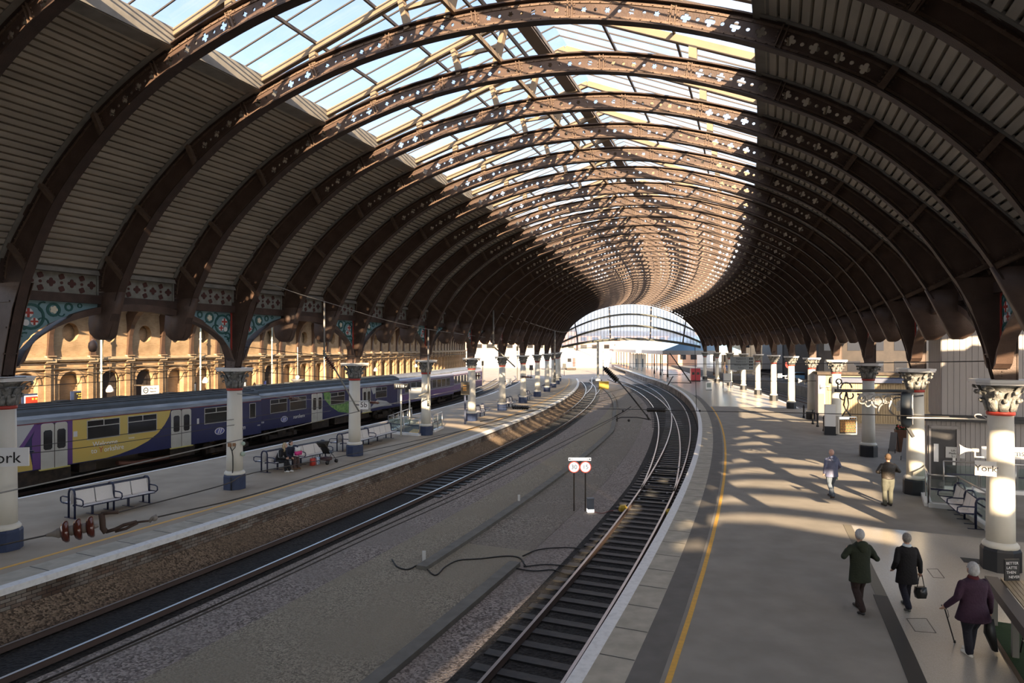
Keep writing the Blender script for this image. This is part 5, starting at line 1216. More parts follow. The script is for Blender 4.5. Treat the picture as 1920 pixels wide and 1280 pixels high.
g = MB(); a1, b1 = A0+nr*.02, B0+nr*.02; quad(g, [(a1.x, a1.y), (a1+nr*3.2)[:2], (b1+nr*3.2)[:2], (b1.x, b1.y)], .009, .014); tag(g.build('grass_mat', grass), 'dark green artificial grass mat under the slatted counter', 'mat')
g = MB(); a1, b1 = A0-nr*.03, B0-nr*.03; g.bar((a1.x, a1.y, .025), (b1.x, b1.y, .025), .06, .035); tag(g.build('floor_edging', mat('brown_edging', (.15, .1, .06), .7)), 'brown wooden edging strip along the green mat', 'edging')
for i, t in enumerate((.3, .62)):
    q = A0+(B0-A0)*t+nr*.45; r2 = thing('bar_stool', f'dark metal stool tucked under the slatted counter, {["farther","nearer"][i]} one', 'stool', (q.x, q.y, .014), .3, 'stools under the counter')
    g = MB(); g.lathe([(.16, .58), (.17, .62)], 14); g.build('seat', black, r2)
    for j in range(4): a = math.pi/4+j*math.pi/2; g = MB(); g.tube([(.12*math.cos(a), .12*math.sin(a), .58), (.2*math.cos(a), .2*math.sin(a), .0)], .012, 6); g.build('leg', black, r2)
    g = MB(); ringpoly(g, (0, 0), .17, .02, 14, lambda a, b, d: Vector((a, b, .22+d)), th=.015); g.build('foot_ring', stainless, r2)
p = ray(1874, 1056, 13.45); q = A0+nr*.42+(B0-A0).normalized()*.12
r = thing('chalk_board', 'black chalkboard lettered BETTER LATTE THEN NEVER standing on the counter end', 'chalkboard', (q.x, q.y, .90), .05)
g = MB(); g.box(-.15, .15, -.012, .012, 0, .42); g.build('board', black, r); chalk = mat('white_chalk', (.8, .8, .8), .8)
for t, x, z in (('BETTER', 0, .34), ('LATTE', -.01, .25), ('THEN', -.02, .16), ('NEVER', .04, .07)): textmesh(t, .075, chalk, r, (x, -.014, z), (math.pi/2, 0, 0), depth=.001)
# ================================================================ fittings on the brick wall
def onwall(u, v, off=.25): 
    q, k = on(u, v, SW+off); return q, ang(k)
def wallthing(name, label, cat_, u, v, off=.2, group=None):
    q, a = onwall(u, v, off); return thing(name, label, cat_, q, a, group)
r = wallthing('poster', 'red poster with small gold stars in a navy frame on the brick wall', 'poster', 70, 751, .0)
g = MB(); g.box(-.02, .03, -.85, .85, -.75, .42); g.build('frame', navyb, r); g = MB(); g.box(.03, .04, -.72, .72, -.7, .32); g.build('border', signw, r); g = MB(); g.box(.04, .045, -.66, .66, -.65, .26); g.build('print', mat('poster_red', (.5, .04, .02), .5), r)
g = MB()
for i in range(4): disc(g, (-.27+.18*i, .12), .07, 20, lambda a, b, d: Vector((.046+d, a, b)), th=.004, f=lambda a: .6+.4*abs(math.cos(2.5*a)))
g.build('gold_stars', mat('gold_print', (.7, .45, .08), .5), r)
g = MB(); disc(g, (0, -.25), .16, 16, lambda a, b, d: Vector((.046+d, a, b)), th=.006); g.build('dark_figure', black, r)
r = wallthing('poster', 'navy poster with lines of gold text on the brick wall', 'poster', 155, 742, .0)
g = MB(); g.box(-.02, .03, -.75, .75, -.75, .32); g.build('frame', navyb, r); g = MB(); g.box(.03, .04, -.55, .55, -.7, .25); g.build('print', black, r)
g = MB()
for z, w_ in ((.15, .4), (.03, .3), (-.12, .34), (-.24, .28)):
    y = -w_
    while y < w_: g.box(.04, .046, y, y+.1, z-.025, z+.025); y += .13
g.build('gold_text', mat('gold_print', (.7, .45, .08), .5), r)
r = wallthing('direction_sign', 'white sign with a black arrow roundel on the brick wall above the train', 'sign', 282, 731, 2.2)
g = MB(); g.box(-.05, .05, -.6, .6, -.27, .27); g.build('board', signw, r); g = MB(); ringpoly(g, (-.38, 0), .16, .05, 18, lambda a, b, d: Vector((.052+d, a, b)), th=.005); g.bar((.056, -.46, 0), (.056, -.3, 0), .01, .04); g.build('arrow_roundel', black, r); textmesh('Way out', .14, black, r, (.053, .15, .1), TXR); textmesh('Platforms', .12, black, r, (.053, .15, -.1), TXR)
g = MB(); g.box(-2.2, 0, .6, .66, .2, .27); g.build('wall_arm', skirt, r)
for u, v, lab in ((356, 727, 'blue and white picture poster on the brick wall left of the second column'), (452, 723, 'small white notice on the brick wall right of the second column'), (490, 722, 'navy information panel on the brick wall above the second coach')):
    r = wallthing('poster', lab, 'poster', u, v, .0); g = MB(); g.box(-.02, .03, -.6, .6, -.5, .35); g.build('frame', navyb if 'navy' in lab else black, r); g = MB(); g.box(.03, .04, -.5, .5, -.45, .27); g.build('print', mat('print_'+lab.split()[0], {'b': (.25, .4, .45), 's': (.7, .7, .68), 'n': (.03, .04, .2)}[lab[0]], .5, c2=(.5, .5, .5) if lab[0] == 'b' else None, scale=3), r)
for i, (u, v) in enumerate(((67, 709), (152, 708))):
    q, a = onwall(u, v, -.47); r = thing('wall_vent', f'square dark vent opening high in the {["first","second"][i]} brick arch above a poster', 'vent', q, a); g = MB(); g.box(-.05, .06, -.26, .26, -.22, .22); g.build('frame', stonec, r); g = MB(); g.box(.06, .065, -.21, .21, -.18, .18); g.build('grille', black, r)
pip = mat('pale_green_pipe', (.45, .52, .45), .5)
for i, (u, lab) in enumerate(((190, 'first'), (376, 'second'), (510, 'third'), (608, 'fourth'))):
    q, k = on(u, 690, SW+.5); r = thing('downpipe', f'pale vertical downpipe on the brick wall, {lab} from the left', 'pipe', (q.x, q.y, 0), ang(k), 'downpipes on the brick wall'); g = MB(); g.tube([(0, 0, 0), (0, 0, 7.5)], .06, 8); g.build('pipe', pip, r); g = MB(); g.lathe([(.09, 4.0), (.09, 4.12)], 8); g.lathe([(.09, 6.0), (.09, 6.12)], 8); g.build('collars', pip, r)
for i, (u, v) in enumerate(((206, 728), (385, 712), (438, 694), (704, 692), (780, 685))):
    q, k = on(u, v, SW+1.2); r = thing('pendant_lamp', f'white pendant lamp hanging in front of the brick wall, {ORD[i]} from the left', 'lamp', q, 0, 'white pendant lamps by the brick wall'); g = MB(); g.lathe([(.20, -.22), (.22, -.1), (.12, .1), (.05, .2)], 14); g.build('shade', whitep, r); g = MB(); g.tube([(0, 0, .2), (0, 0, 1.9 if i < 3 else 1.0)], .012, 6); g.tube([(0, 0, 1.9 if i < 3 else 1.0), (-1.25*math.cos(ang(k)), -1.25*math.sin(ang(k)), 1.9 if i < 3 else 1.0)], .02, 6); g.build('cord', black, r)
q, k = on(558, 712, -13); r = thing('dish_lamp', 'wide grey dish lamp above the blue coach roof', 'lamp', q, 0); g = MB(); g.lathe([(.15, -.3), (.5, .0), (.52, .06)], 18); g.build('dish', silv, r); g = MB(); g.ball((0, 0, .2), .16, 10); g.tube([(0, 0, .2), (0, 0, 2.5)], .015, 6); g.build('hanger', whitep, r)
q = ray(174, 648, 30); r = thing('bell_lamp', 'brown bell-shaped lamp hanging under the left colonnade', 'lamp', q, 0); g = MB(); g.lathe([(.07, -.28), (.15, -.22), (.19, -.05), (.17, .12), (.08, .25), (.03, .32)], 14); g.build('bell', iron, r); g = MB(); g.tube([(0, 0, .3), (0, 0, 1.2)], .015, 6); g.build('rod', iron, r)
for i, (u, v) in enumerate(((235, 720), (299, 715), (517, 700))):
    k = round(ku(u, SW+.1)-.5)+.5; q = P(SW-.27, k, 0); r = thing('doorway', f'dark doorway inside a brick arch, {ORD[i]} from the left', 'doorway', q, ang(k), 'dark doorways in the brick wall'); g = MB(); pts = [(-.62, 0), (.62, 0), (.62, 3.2)]+[(.62*math.cos(math.pi*j/10), 3.3+.62*math.sin(math.pi*j/10)) for j in range(11)]+[(-.62, 3.2)]
    g.poly(pts, .06, ax='x', M=Matrix.Translation((.01, 0, 0))); g.build('panel', mat('dark_doorway', (.02, .014, .012), .8), r); g = MB(); g.box(.04, .07, -.6, .6, 2.9, 2.96); g.build('transom', skirt, r)
# cable bundles along the wall cornice
for i, (z, off, lab) in enumerate(((4.5, .45, 'upper cable run along the brick wall under the cornice'), (4.15, .5, 'sagging lower cable run along the brick wall over the arches'))):
    pts = []
    for j in range(-6*4, 30*4): k = j/4; pts.append(P(SW+off, k, z-(.0 if i == 0 else .22*abs(math.sin(math.pi*(k+.5))))))
    g = MB(); g.tube(pts, .045 if i == 0 else .03, 5); tag(g.build('cable_run', skirt), lab, 'cable')
# fittings on columns
for (k, side, u, v, Yc, lab) in ((0, 0, 433, 838, 24.3, 'cable and sockets on the second left column'),):
    c = P(0, k); r = thing('column_cable', lab, 'cable', (c.x, c.y, 0), 0); g = MB(); g.tube([(.05, -.36, .5), (.07, -.33, .8), (.06, -.31, 1.3), (.03, -.32, 1.5), (-.06, -.33, 1.7)], .02, 6); g.tube([(.03, -.32, 1.5), (.14, -.3, 1.62), (.16, -.28, 1.75)], .015, 6); g.tube([(.05, -.42, 0), (.05, -.44, .5)], .02, 6); g.build('cable', black, r); g = MB(); g.box(-.12, .0, -.36, -.30, 1.66, 1.8); g.box(.06, .16, -.35, -.28, 1.68, 1.8); g.build('socket', mat('rust_brown_socket', (.3, .16, .08), .6), r)
    g = MB(); g.ball((.38, -.1, 1.75), .08, 8); g.ball((.36, -.1, 1.35), .1, 8); g.build('camera_pod', mat('pale_green_pod', (.45, .55, .45), .4), r)
# ================================================================ beyond the shed
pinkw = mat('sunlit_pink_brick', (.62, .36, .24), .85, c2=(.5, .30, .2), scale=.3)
whiteh = mat('white_hoarding', (.80, .79, .76), .7)
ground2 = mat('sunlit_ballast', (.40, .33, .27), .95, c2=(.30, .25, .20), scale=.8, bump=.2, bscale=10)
def building(label, x0, x1, y, z1, m, wins=None, depth=12, roof=None, rz=0, z0=-1.0, cat_='building', nm='building', wm=None):
    r = thing(nm, label, cat_, ((x0+x1)/2, y, z0), rz); w_ = (x1-x0)/2; g = MB(); g.box(-w_, w_, 0, depth, 0, z1-z0); g.build('wall', m, r)
    if roof: g = MB(); g.loft([[(-w_-.4, -.5, z1-z0), (w_+.4, -.5, z1-z0), (w_+.4, depth+.5, z1-z0), (-w_-.4, depth+.5, z1-z0)], [(-w_*.9, depth*.4, z1-z0+roof), (w_*.9, depth*.4, z1-z0+roof), (w_*.9, depth*.6, z1-z0+roof), (-w_*.9, depth*.6, z1-z0+roof)]], 0, False); g.build('roof', mat('slate_roof', (.18, .17, .17), .7), r)
    if wins:
        nx, rows = wins
        for zr in rows:
            for i in range(nx):
                x = -w_+(2*w_)*(i+.5)/nx; ww = w_/nx*.55; g = MB(); g.box(x-ww, x+ww, -.06, .02, zr-z0, zr-z0+1.5); g.build('window', wm or tglass, r)
    return r
g = MB(); quad(g, [(-70, 118), (26, 118), (30, 200), (120, 420), (-200, 420)], ZR-.155, ZR-.12); struct('floor', g, ground2)
building('long low white hoarding across the far end of the yard', -22, 32, 214, 4.4, whiteh, depth=1, nm='hoarding', cat_='hoarding')
building('long sunlit pink brick building behind the far white hoarding', -60, 24, 250, 11.5, pinkw, (22, (5.2, 8.4)), roof=3)
building('second far brick block at the right behind the canopy', 26, 70, 262, 10, pinkw, (10, (5, 8)), roof=2)
r = thing('distant_train', 'far-off white train end with a red panel in front of the hoarding', 'train', (17.0, 190, ZR), 0); g = MB(); g.box(-1.4, 1.4, 0, 12, .6, 4.2); g.box(-8, -1.4, 2, 3.5, .9, 4.2); g.build('body', whiteh, r); g = MB(); g.box(.2, 1.1, -.05, 0, .8, 3.4); g.build('red_panel', mat('dark_red_panel', (.35, .03, .03), .5), r); g = MB(); g.box(-1.2, -.1, -.05, 0, 2.2, 3.3); g.build('cab_window', tglass, r); g = MB(); g.box(-1.3, 1.3, .2, 11, 0, .6); g.build('underframe', skirt, r)
# bay, car park and town side on the right
greyw = mat('grey_retaining_wall', (.20, .20, .20), .8, c2=(.14, .14, .14), scale=1.5)
g = MB(); strip(g, 32.6, 33.0, ZR-.2, .35, 15.5, 46); struct('wall_right', g, greyw)
g = MB(); strip(g, 33.0, 80, -1.2, .30, 13, 62, step=2); struct('floor', g, mat('car_park_tarmac', (.16, .155, .15), .9))
r = thing('boundary_fence', 'black railing fence along the grey wall beside the car park', 'fence', P(32.8, 24), 0)
for z in (1.3, .5): g = MB(); g.tube([P(32.8, k, z) for k in range(16, 46)], .035, 5); g.build('rail', black, r, world=True)
g = MB()
for i in range(150): q = P(32.8, 16+i*.2); g.bar((q.x, q.y, .35), (q.x, q.y, 1.35), .03, .03)
o = g.build('balusters', black, r, world=True); o['kind'] = 'stuff'
def car(label, p, rz, m, s=1.0, group='cars in the car park'):
    r = thing('car', label, 'car', p, rz, group); g = MB()
    pr = [(-2.1, .35), (2.1, .35), (2.15, .75), (1.9, .9), (1.15, 1.0), (.6, 1.42), (-1.1, 1.45), (-1.75, 1.05), (-2.1, .95)]
    g.poly([(a*s, z*s) for a, z in pr], 1.7*s, ax='y'); g.build('body', m, r)
    g = MB(); g.poly([(a*s, z*s) for a, z in [(1.0, 1.0), (.55, 1.36), (-1.05, 1.38), (-1.6, 1.04)]], 1.73*s, ax='y'); g.build('windows', tglass, r)
    for x in (-1.3, 1.3):
        for y in (-.8, .8): g = MB(); g.lathe([(.32*s, -.09), (.32*s, .09)], 14, M=Matrix.Translation((x*s, y*s, .32*s)) @ Matrix.Rotation(math.pi/2, 4, 'X')); g.build('wheel', black, r)
    return r
cols = [((.05, .12, .3), 'blue'), ((.6, .62, .64), 'silver'), ((.45, .03, .03), 'red'), ((.03, .03, .035), 'black'), ((.7, .7, .7), 'white'), ((.08, .2, .35), 'mid-blue'), ((.25, .25, .26), 'dark grey'), ((.45, .46, .48), 'pale grey'), ((.3, .05, .05), 'maroon'), ((.02, .08, .12), 'teal')]
for i, (u, s_) in enumerate(((1366, 35.5), (1393, 36.5), (1420, 40), (1436, 36), (1458, 39), (1502, 36.5), (1528, 39.5), (1552, 36.5), (1600, 36.5), (1660, 40))):
    k = ku(u, s_, 6, 50); q = P(s_, k, .3); c_, n_ = cols[i]; car(f'{n_} parked car in the car park behind the fence, {ORD[i]} counting from the left', q, ang(k)+(.1 if i % 2 else 1.5), mat('car_'+n_.replace('-', '_').replace(' ', '_'), c_, .3, coat=.5))
bw = mat('blue_sheeted_facade', (.07, .28, .42), .5, c2=(.12, .38, .52), scale=1.2)
q = ray(1474, 680, 150); building('blue sheeted block standing beyond the far right columns', q.x-5, q.x+4.5, q.y, 14, bw, (5, (3, 6, 9)), depth=10)
q = ray(1432, 680, 130); building('buff stone building left of the blue block', q.x-4.5, q.x+4.5, q.y, 9, mat('buff_stone', (.55, .42, .27), .8, c2=(.45, .34, .22), scale=.6), (4, (2, 5.4)), roof=1.5)
q = ray(1385, 680, 165); building('white terrace beyond the direction board', q.x-7, q.x+6, q.y, 11, whiteh, (5, (2, 5.4, 8)), roof=2)
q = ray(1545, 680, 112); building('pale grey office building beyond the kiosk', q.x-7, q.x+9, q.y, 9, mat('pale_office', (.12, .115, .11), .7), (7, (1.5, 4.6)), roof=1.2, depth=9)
q = ray(1640, 680, 95); building('brown brick building above the kiosk roof', q.x-8, q.x+12, q.y, 11, mat('shaded_brown_brick', (.045, .036, .03), .8, c2=(.03, .025, .022), scale=1), (6, (2, 5, 8)), roof=2)  # brick darkened, shade on the building put into its colour
q = ray(1330, 680, 190); building('orange brick row beyond the far platform', q.x-9, q.x+9, q.y, 8, pinkw, (6, (2, 5)), roof=2)
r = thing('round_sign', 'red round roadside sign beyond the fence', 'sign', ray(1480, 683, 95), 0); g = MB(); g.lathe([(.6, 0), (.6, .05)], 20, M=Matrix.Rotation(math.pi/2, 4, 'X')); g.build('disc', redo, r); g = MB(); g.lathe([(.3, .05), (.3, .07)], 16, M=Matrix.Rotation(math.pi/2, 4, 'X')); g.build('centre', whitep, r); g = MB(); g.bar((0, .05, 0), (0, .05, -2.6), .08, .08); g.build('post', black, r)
# platform canopies beyond the end screen
can = mat('pale_canopy_boards', (.72, .69, .64), .6); cang = mat('grey_canopy_fascia', (.45, .44, .42), .6)
def canopy(label, k0, k1, s0, s1, z0, z1, roofm_, posts, brown=False):
    c = P((s0+s1)/2, (k0+k1)/2); r = thing('platform_canopy', label, 'canopy', (c.x, c.y, 0), 0); g = MB(); sm = (s0+s1)/2
    def pt(s, k, z): return P(s, k, z)
    g.add([pt(s0, k0, z0), pt(sm, k0, z1), pt(s1, k0, z0), pt(s0, k1, z0), pt(sm, k1, z1), pt(s1, k1, z0), pt(s0, k0, z0-.1), pt(s1, k0, z0-.1), pt(s0, k1, z0-.1), pt(s1, k1, z0-.1)], [(0, 1, 4, 3), (1, 2, 5, 4), (0, 2, 1), (3, 4, 5)]); g.build('roof', roofm_, r, world=True)
    g = MB()
    for s in (s0, s1): g.hexa([pt(s-.05, k0, z0-.75), pt(s+.05, k0, z0-.75), pt(s+.05, k1, z0-.75), pt(s-.05, k1, z0-.75), pt(s-.05, k0, z0), pt(s+.05, k0, z0), pt(s+.05, k1, z0), pt(s-.05, k1, z0)])
    a = .03; g.hexa([pt(s0, k0-a, z0-.75), pt(s1, k0-a, z0-.75), pt(s1, k0+a, z0-.75), pt(s0, k0+a, z0-.75), pt(s0, k0-a, z0), pt(s1, k0-a, z0), pt(s1, k0+a, z0), pt(s0, k0+a, z0)]); g.build('fascia', cang, r, world=True)
    for k in posts:
        for s in (s0+1.6, s1-1.6):
            q = pt(s, k, 0); g = MB(); g.lathe([(.18, 0), (.18, .5), (.12, .6), (.11, z0-.8), (.2, z0-.3), (.2, z0)], 10, M=Matrix.Translation(q)); g.build('post', cang if not brown else irond, r, world=True)
    return r
canopy('pale pitched platform canopy curving away beyond the end screen', 46, 74, 17.6, 25.5, 4.9, 7.6, can, range(47, 74, 3))
canopy('blue glazed canopy roof just beyond the end screen', 34.6, 45, 18.5, 32, 4.9, 7.6, mat('blue_roof_glass', (.18, .38, .62), .2, spec=.6), range(36, 45, 3), True)
c = P(22, 56); r = thing('platform_building', 'low pale platform building under the far canopy', 'building', (c.x, c.y, 0), ang(36)); g = MB(); g.box(-1.5, 1.5, 0, 14, 0, 3.6); g.build('wall', can, r)
for x in (-.9, .5): g = MB(); g.box(x-.3, x+.3, -.05, 0, .1, 2.4); g.build('door', mat('blue_grey_door', (.1, .14, .18), .5), r)
# ================================================================ masts, wires and insulators
galv = mat('galvanised_steel', (.26, .26, .23), .5, metal=.4); wirem = mat('dark_wire', (.035, .032, .03), .5); palew = mat('pale_grey_wire', (.30, .29, .27), .5); brownins = mat('glazed_brown_insulator', (.11, .028, .018), .18, coat=.6); darkins = mat('black_insulator', (.025, .023, .022), .3)
c = gnd(1121, 713, ZR); r = thing('line_mast', 'tall grey lineside mast standing between the tracks under the end screen', 'mast', (c.x, c.y, ZR), 0); g = MB(); g.bar((0, 0, -.1), (0, 0, 8.1), .42, .3, up=(0, 1, 0)); g.build('post', galv, r); g = MB(); g.box(-.45, .45, -.45, .45, -.1, .8); g.build('footing', whitep, r)
g = MB(); g.bar((0, 0, 4.2), (-4.6, 0, 6.2), .12, .12); g.bar((0, 0, 6.4), (-4.0, 0, 6.2), .1, .1); g.bar((0, 0, 5.0), (1.2, 0, 5.6), .1, .1); g.bar((-4.6, 0, 6.2), (-3.4, 0, 4.8), .1, .1); g.build('cantilever', galv, r)
c = gnd(1131, 703, ZR); r = thing('line_mast', 'second pale mast with a box on top beyond the first mast', 'mast', (c.x, c.y, ZR), 0); g = MB(); g.bar((0, 0, -.1), (0, 0, 8.6), .3, .3, up=(0, 1, 0)); g.build('post', galv, r); g = MB(); g.box(-.5, .5, -.3, .3, 8.3, 9.2); g.build('box', black, r)
c = gnd(1132, 728, ZR); g = MB(); g.box(c.x-.75, c.x+.75, c.y-.3, c.y+.3, ZR-.1, ZR+1.1); tag(g.build('yellow_cabinet', yb), 'yellow lineside cabinet near the foot of the tall mast', 'cabinet')
c = gnd(996, 713, ZR)
for u, v, h_, lab in ((970, 712, 6.6, 'slim dark signal mast seen between the sixth and seventh left columns'), (905, 718, 4, 'slim dark post beyond the end of the railbus'),):
    c = gnd(u, v, ZR); r = thing('signal_mast', lab, 'mast', (c.x, c.y, ZR), 0); g = MB(); g.bar((0, 0, -.1), (0, 0, h_), .2, .2, up=(0, 1, 0)); g.build('post', black, r); g = MB(); g.box(-.25, .25, -.1, .1, h_-.9, h_); g.build('head', black, r)
for i, (u, v) in enumerate(((996, 708), (1058, 703))):
    c = gnd(u, v, ZR); r = thing('shunt_signal', f'small dark signal box on a thin post far along the left tracks, {["nearer","farther"][i]} one', 'signal', (c.x, c.y, ZR), 0); g = MB(); g.bar((0, 0, -.1), (0, 0, 1.8), .12, .12, up=(0, 1, 0)); g.build('post', black, r); g = MB(); g.box(-.4, .4, -.2, .2, 1.6, 2.7); g.build('head', black, r)
def wire(label, pts, r_=.014, m=None, sm=6, name='overhead_wire', group=None):
    q = cat_rom([ray(*p) for p in pts], sm) if len(pts) > 2 else [ray(*p) for p in pts]
    g = MB(); g.tube(q, r_, 5); return tag(g.build(name, m or wirem), label, 'wire', group)
def insulator(label, a, b, n, rd, m, rc=None, group='insulators on the overhead wires', cap=True):
    a, b = ray(*a), ray(*b); d = b-a; L_ = d.length; r = thing('insulator', label, 'insulator', a, 0, group); M = d.to_track_quat('Z', 'Y').to_matrix().to_4x4(); rc = rc or rd*.35; prof = [(rc, 0)]
    for i in range(n):
        z0 = L_*(i+.15)/n; p = L_/n; prof += [(rc, z0), (rd*.85, z0+p*.12), (rd, z0+p*.25), (rd*.92, z0+p*.42), (rc*1.2, z0+p*.5)]
    prof.append((rc, L_)); g = MB(); g.lathe(prof, 18, M=M); g.build('sheds', m, r)
    g = MB(); g.lathe([(rc*.5, -L_*.15), (rc*1.1, -L_*.1), (rc*1.2, 0)], 10, M=M); g.lathe([(rc*1.2, L_), (rc*1.1, L_*1.1), (rc*.5, L_*1.16)], 10, M=M); g.build('end_caps', galv, r)
# nearest insulator string and its shackles
greyp = mat('grey_porcelain', (.24, .22, .20), .5)
a, b = Vector(ray(88, 1003, 7.9)), Vector(ray(183, 985, 8.15)); d = b-a; L_ = d.length; M = Matrix.Translation((0, 0, 0)) @ d.to_track_quat('Z', 'Y').to_matrix().to_4x4()
r = thing('insulator', 'large hanging insulator of three glossy brown discs with grey shackles, nearest the camera', 'insulator', a, 0)
for i in range(3):
    z = L_*(.36+.25*i); g = MB(); g.lathe([(.055, z-.05), (.10, z-.035), (.127, z-.005), (.13, z+.02), (.118, z+.034), (.05, z+.04)], 28, M=M); g.build('disc', brownins, r)
    g = MB(); g.lathe([(.035, z-.10), (.06, z-.08), (.058, z-.045)], 18, M=M); g.build('cap', greyp, r)
g = MB(); g.lathe([(.012, -.02), (.02, .0), (.03, .05), (.055, L_*.2), (.04, L_*.3)], 14, M=M); g.lathe([(.02, L_*.86), (.03, L_*.95), (.02, L_*1.02)], 10, M=M); g.build('yoke', greyp, r)
r = thing('shackle_linkage', 'rusty steel shackles and turnbuckle between the near insulator and its wire', 'shackle', Vector(ray(195, 985, 8.2)), 0)
g = MB(); g.tube([ray(190, 962, 8.2), ray(192, 975, 8.2), ray(193, 990, 8.2), ray(199, 998, 8.2)], .035, 8); g.tube([ray(190, 963, 8.2), ray(205, 961, 8.22), ray(222, 960, 8.25)], .022, 7); g.build('bow_shackle', rust, r, world=True)
g = MB(); g.tube([ray(199, 997, 8.2), ray(216, 992, 8.22), ray(232, 984, 8.26), ray(256, 978, 8.3)], .022, 7); g.tube([ray(216, 996, 8.22), ray(236, 991, 8.26), ray(258, 980, 8.3)], .018, 7); g.tube([ray(256, 979, 8.3), ray(280, 976, 8.35)], .014, 7); g.build('turnbuckle', rust, r, world=True)
g = MB(); g.tube([ray(280, 978, 8.35), ray(286, 970, 8.36), ray(294, 966, 8.38)], .02, 7); g.ball(ray(290, 971, 8.37), .04, 8); g.build('clevis', greyp, r, world=True)
WG = None
wire('near overhead wire rising from the left edge to the big brown insulator', [(0, 1022, 7.5), (50, 1011, 7.7), (88, 1003, 7.9)], .010)
wire('long dark wire from the near insulator sweeping over the left platform edge', [(295, 969, 8.4), (480, 925, 9.6), (700, 856, 13), (920, 792, 19), (1060, 752, 27)], .010)
wire('dark wire over the nearest bench', [(222, 960, 8.3), (421, 908, 10.5), (480, 885, 12), (665, 850, 17), (900, 800, 24)], .009)
wire('thick pale wire stretched in front of the train', [(-20, 928, 17), (240, 872, 20), (480, 817, 25), (655, 775, 31), (755, 752, 38), (900, 722, 52)], .022, palew)
wire('upper thin wire across the yellow coach', [(-10, 846, 17), (200, 818, 20), (480, 780, 27), (700, 748, 38)], .011)
wire('second thin wire across the yellow coach', [(-10, 856, 17), (200, 833, 20), (480, 790, 27), (620, 770, 34)], .011)
wire('thin dark wire crossing the brick arches at left', [(-5, 710, 16), (120, 703, 20), (420, 690, 27), (660, 668, 34)], .012)
wire('lower thin wire crossing the brick arches at left', [(-5, 728, 16), (120, 720, 20), (420, 700, 27), (560, 686, 32)], .010)
wire('thin wire passing behind the second left column capital', [(440, 648, 26), (660, 668, 30), (900, 663, 46), (1058, 660, 80)], .014)
wire('cross-span wire through the third left column', [(440, 692, 28), (600, 706, 32), (800, 716, 44), (1000, 713, 70)], .014)
wire('pale stay wire sloping across the left pendants', [(500, 530, 25.5), (608, 565, 28), (803, 617, 40), (1000, 643, 70)], .016, palew)
wire('pale stay wire falling to the far drop pole', [(925, 582, 52), (1040, 620, 75), (1066, 622, 82)], .03, palew)
wire('cross-span wire with black insulators over the middle tracks', [(895, 761, 38), (1000, 765, 34), (1180, 767, 29), (1290, 770, 26), (1500, 774, 21), (1780, 781, 17.3)], .013)
wire('upper cross-span wire reaching the nearest right capital', [(1060, 680, 60), (1300, 682, 34), (1560, 681, 22), (1845, 677, 16.6)], .013)
wire('thin cross wire behind the platform 2 sign', [(1290, 713, 45), (1400, 714, 41), (1530, 714, 37)], .016)
wire('pair of overhead wires above the middle ground, upper one', [(60, 1286, 2.9), (260, 1198, 3.36), (469, 1104, 4.06), (700, 995, 5.35), (900, 905, 7.24), (1027, 842, 9.7), (1155, 780, 14.2)], .006)
wire('pair of overhead wires above the middle ground, lower one', [(72, 1286, 2.9), (274, 1198, 3.36), (484, 1104, 4.06), (712, 998, 5.3), (900, 913, 7.0), (1060, 834, 10.1), (1205, 755, 17.7)], .005)
wire('overhead wire over the left track, thin upper run', [(900, 790, 26), (1040, 762, 34), (1150, 733, 48), (1290, 700, 70)], .014)
wire('overhead wire over the left track, thin lower run', [(900, 802, 26), (1040, 775, 34), (1170, 740, 48), (1250, 715, 66)], .014)
wire('pale tail of the cross wire tied to the nearest right column', [(1700, 783, 17.6), (1780, 784, 17.2), (1858, 787, 16.6)], .02, whitep)
wire('pale looped cable tail beside the nearest right column', [(1852, 786, 16.6), (1838, 777, 16.7), (1828, 778, 16.7), (1831, 784, 16.7), (1848, 787, 16.6)], .016, whitep)
insulator('black ribbed insulator over the left platform on the cross-span wire', (961, 763, 35), (991, 764, 34), 7, .10, darkins, rc=.025)
insulator('black ribbed insulator over the right tracks on the cross-span wire', (1214, 768, 28.3), (1248, 768, 27.4), 9, .10, darkins, rc=.022)
insulator('reddish brown insulator in front of the blue coach windows', (542, 746, 26), (562, 748, 26), 8, .07, brownins)
insulator('reddish brown insulator just right of the 5b sign', (694, 754, 31), (710, 755, 31), 8, .08, brownins)
insulator('reddish insulator by the fifth left column', (886, 704, 50), (900, 704, 50), 6, .12, brownins)
insulator('reddish insulator by the seventh left column', (978, 706, 60), (996, 707, 60), 6, .14, brownins)
wire('wire carrying the red-brown insulator before the blue coach', [(445, 738, 25), (540, 746, 26), (566, 748, 26), (690, 753, 31), (745, 757, 33)], .011, palew)
def dropper(label, u, v0, v1, Y, arm, ins=None):
    r = thing('drop_pole', label, 'drop pole', ray(u, v1, Y), 0); g = MB(); g.tube([ray(u, v0, Y), ray(u, v1, Y)], .035*Y/30+.005, 8); g.build('pole', palew, r, world=True)
    if arm: g = MB(); g.tube([ray(*arm[0]), ray(*arm[1])], .035*Y/30, 8); g.build('arm', galv, r, world=True)
    g = MB(); 
    for j in range(3): q = Vector(ray(u, v1+2-j*4, Y)); g.ball(q, .07*Y/30, 8)
    g.build('clamp', galv, r, world=True)
dropper('pale drop pole with a sloping arm between the second and third left columns', 608, 565, 664, 28, ((628, 692, 28), (673, 771, 28)))
insulator('dark striped insulator at the top of the sloping arm before the brick wall', (611, 669, 28), (627, 691, 28), 7, .12, brownins)
dropper('pale drop pole hanging in front of the fourth left column', 803, 617, 757, 40, ((803, 735, 40), (785, 742, 40)))
dropper('distant pale drop pole beside the sixth left column', 925, 582, 648, 52, ((925, 649, 52), (966, 688, 52)))
dropper('farthest pale drop pole near the end of the left colonnade', 1040, 620, 712, 75, None)
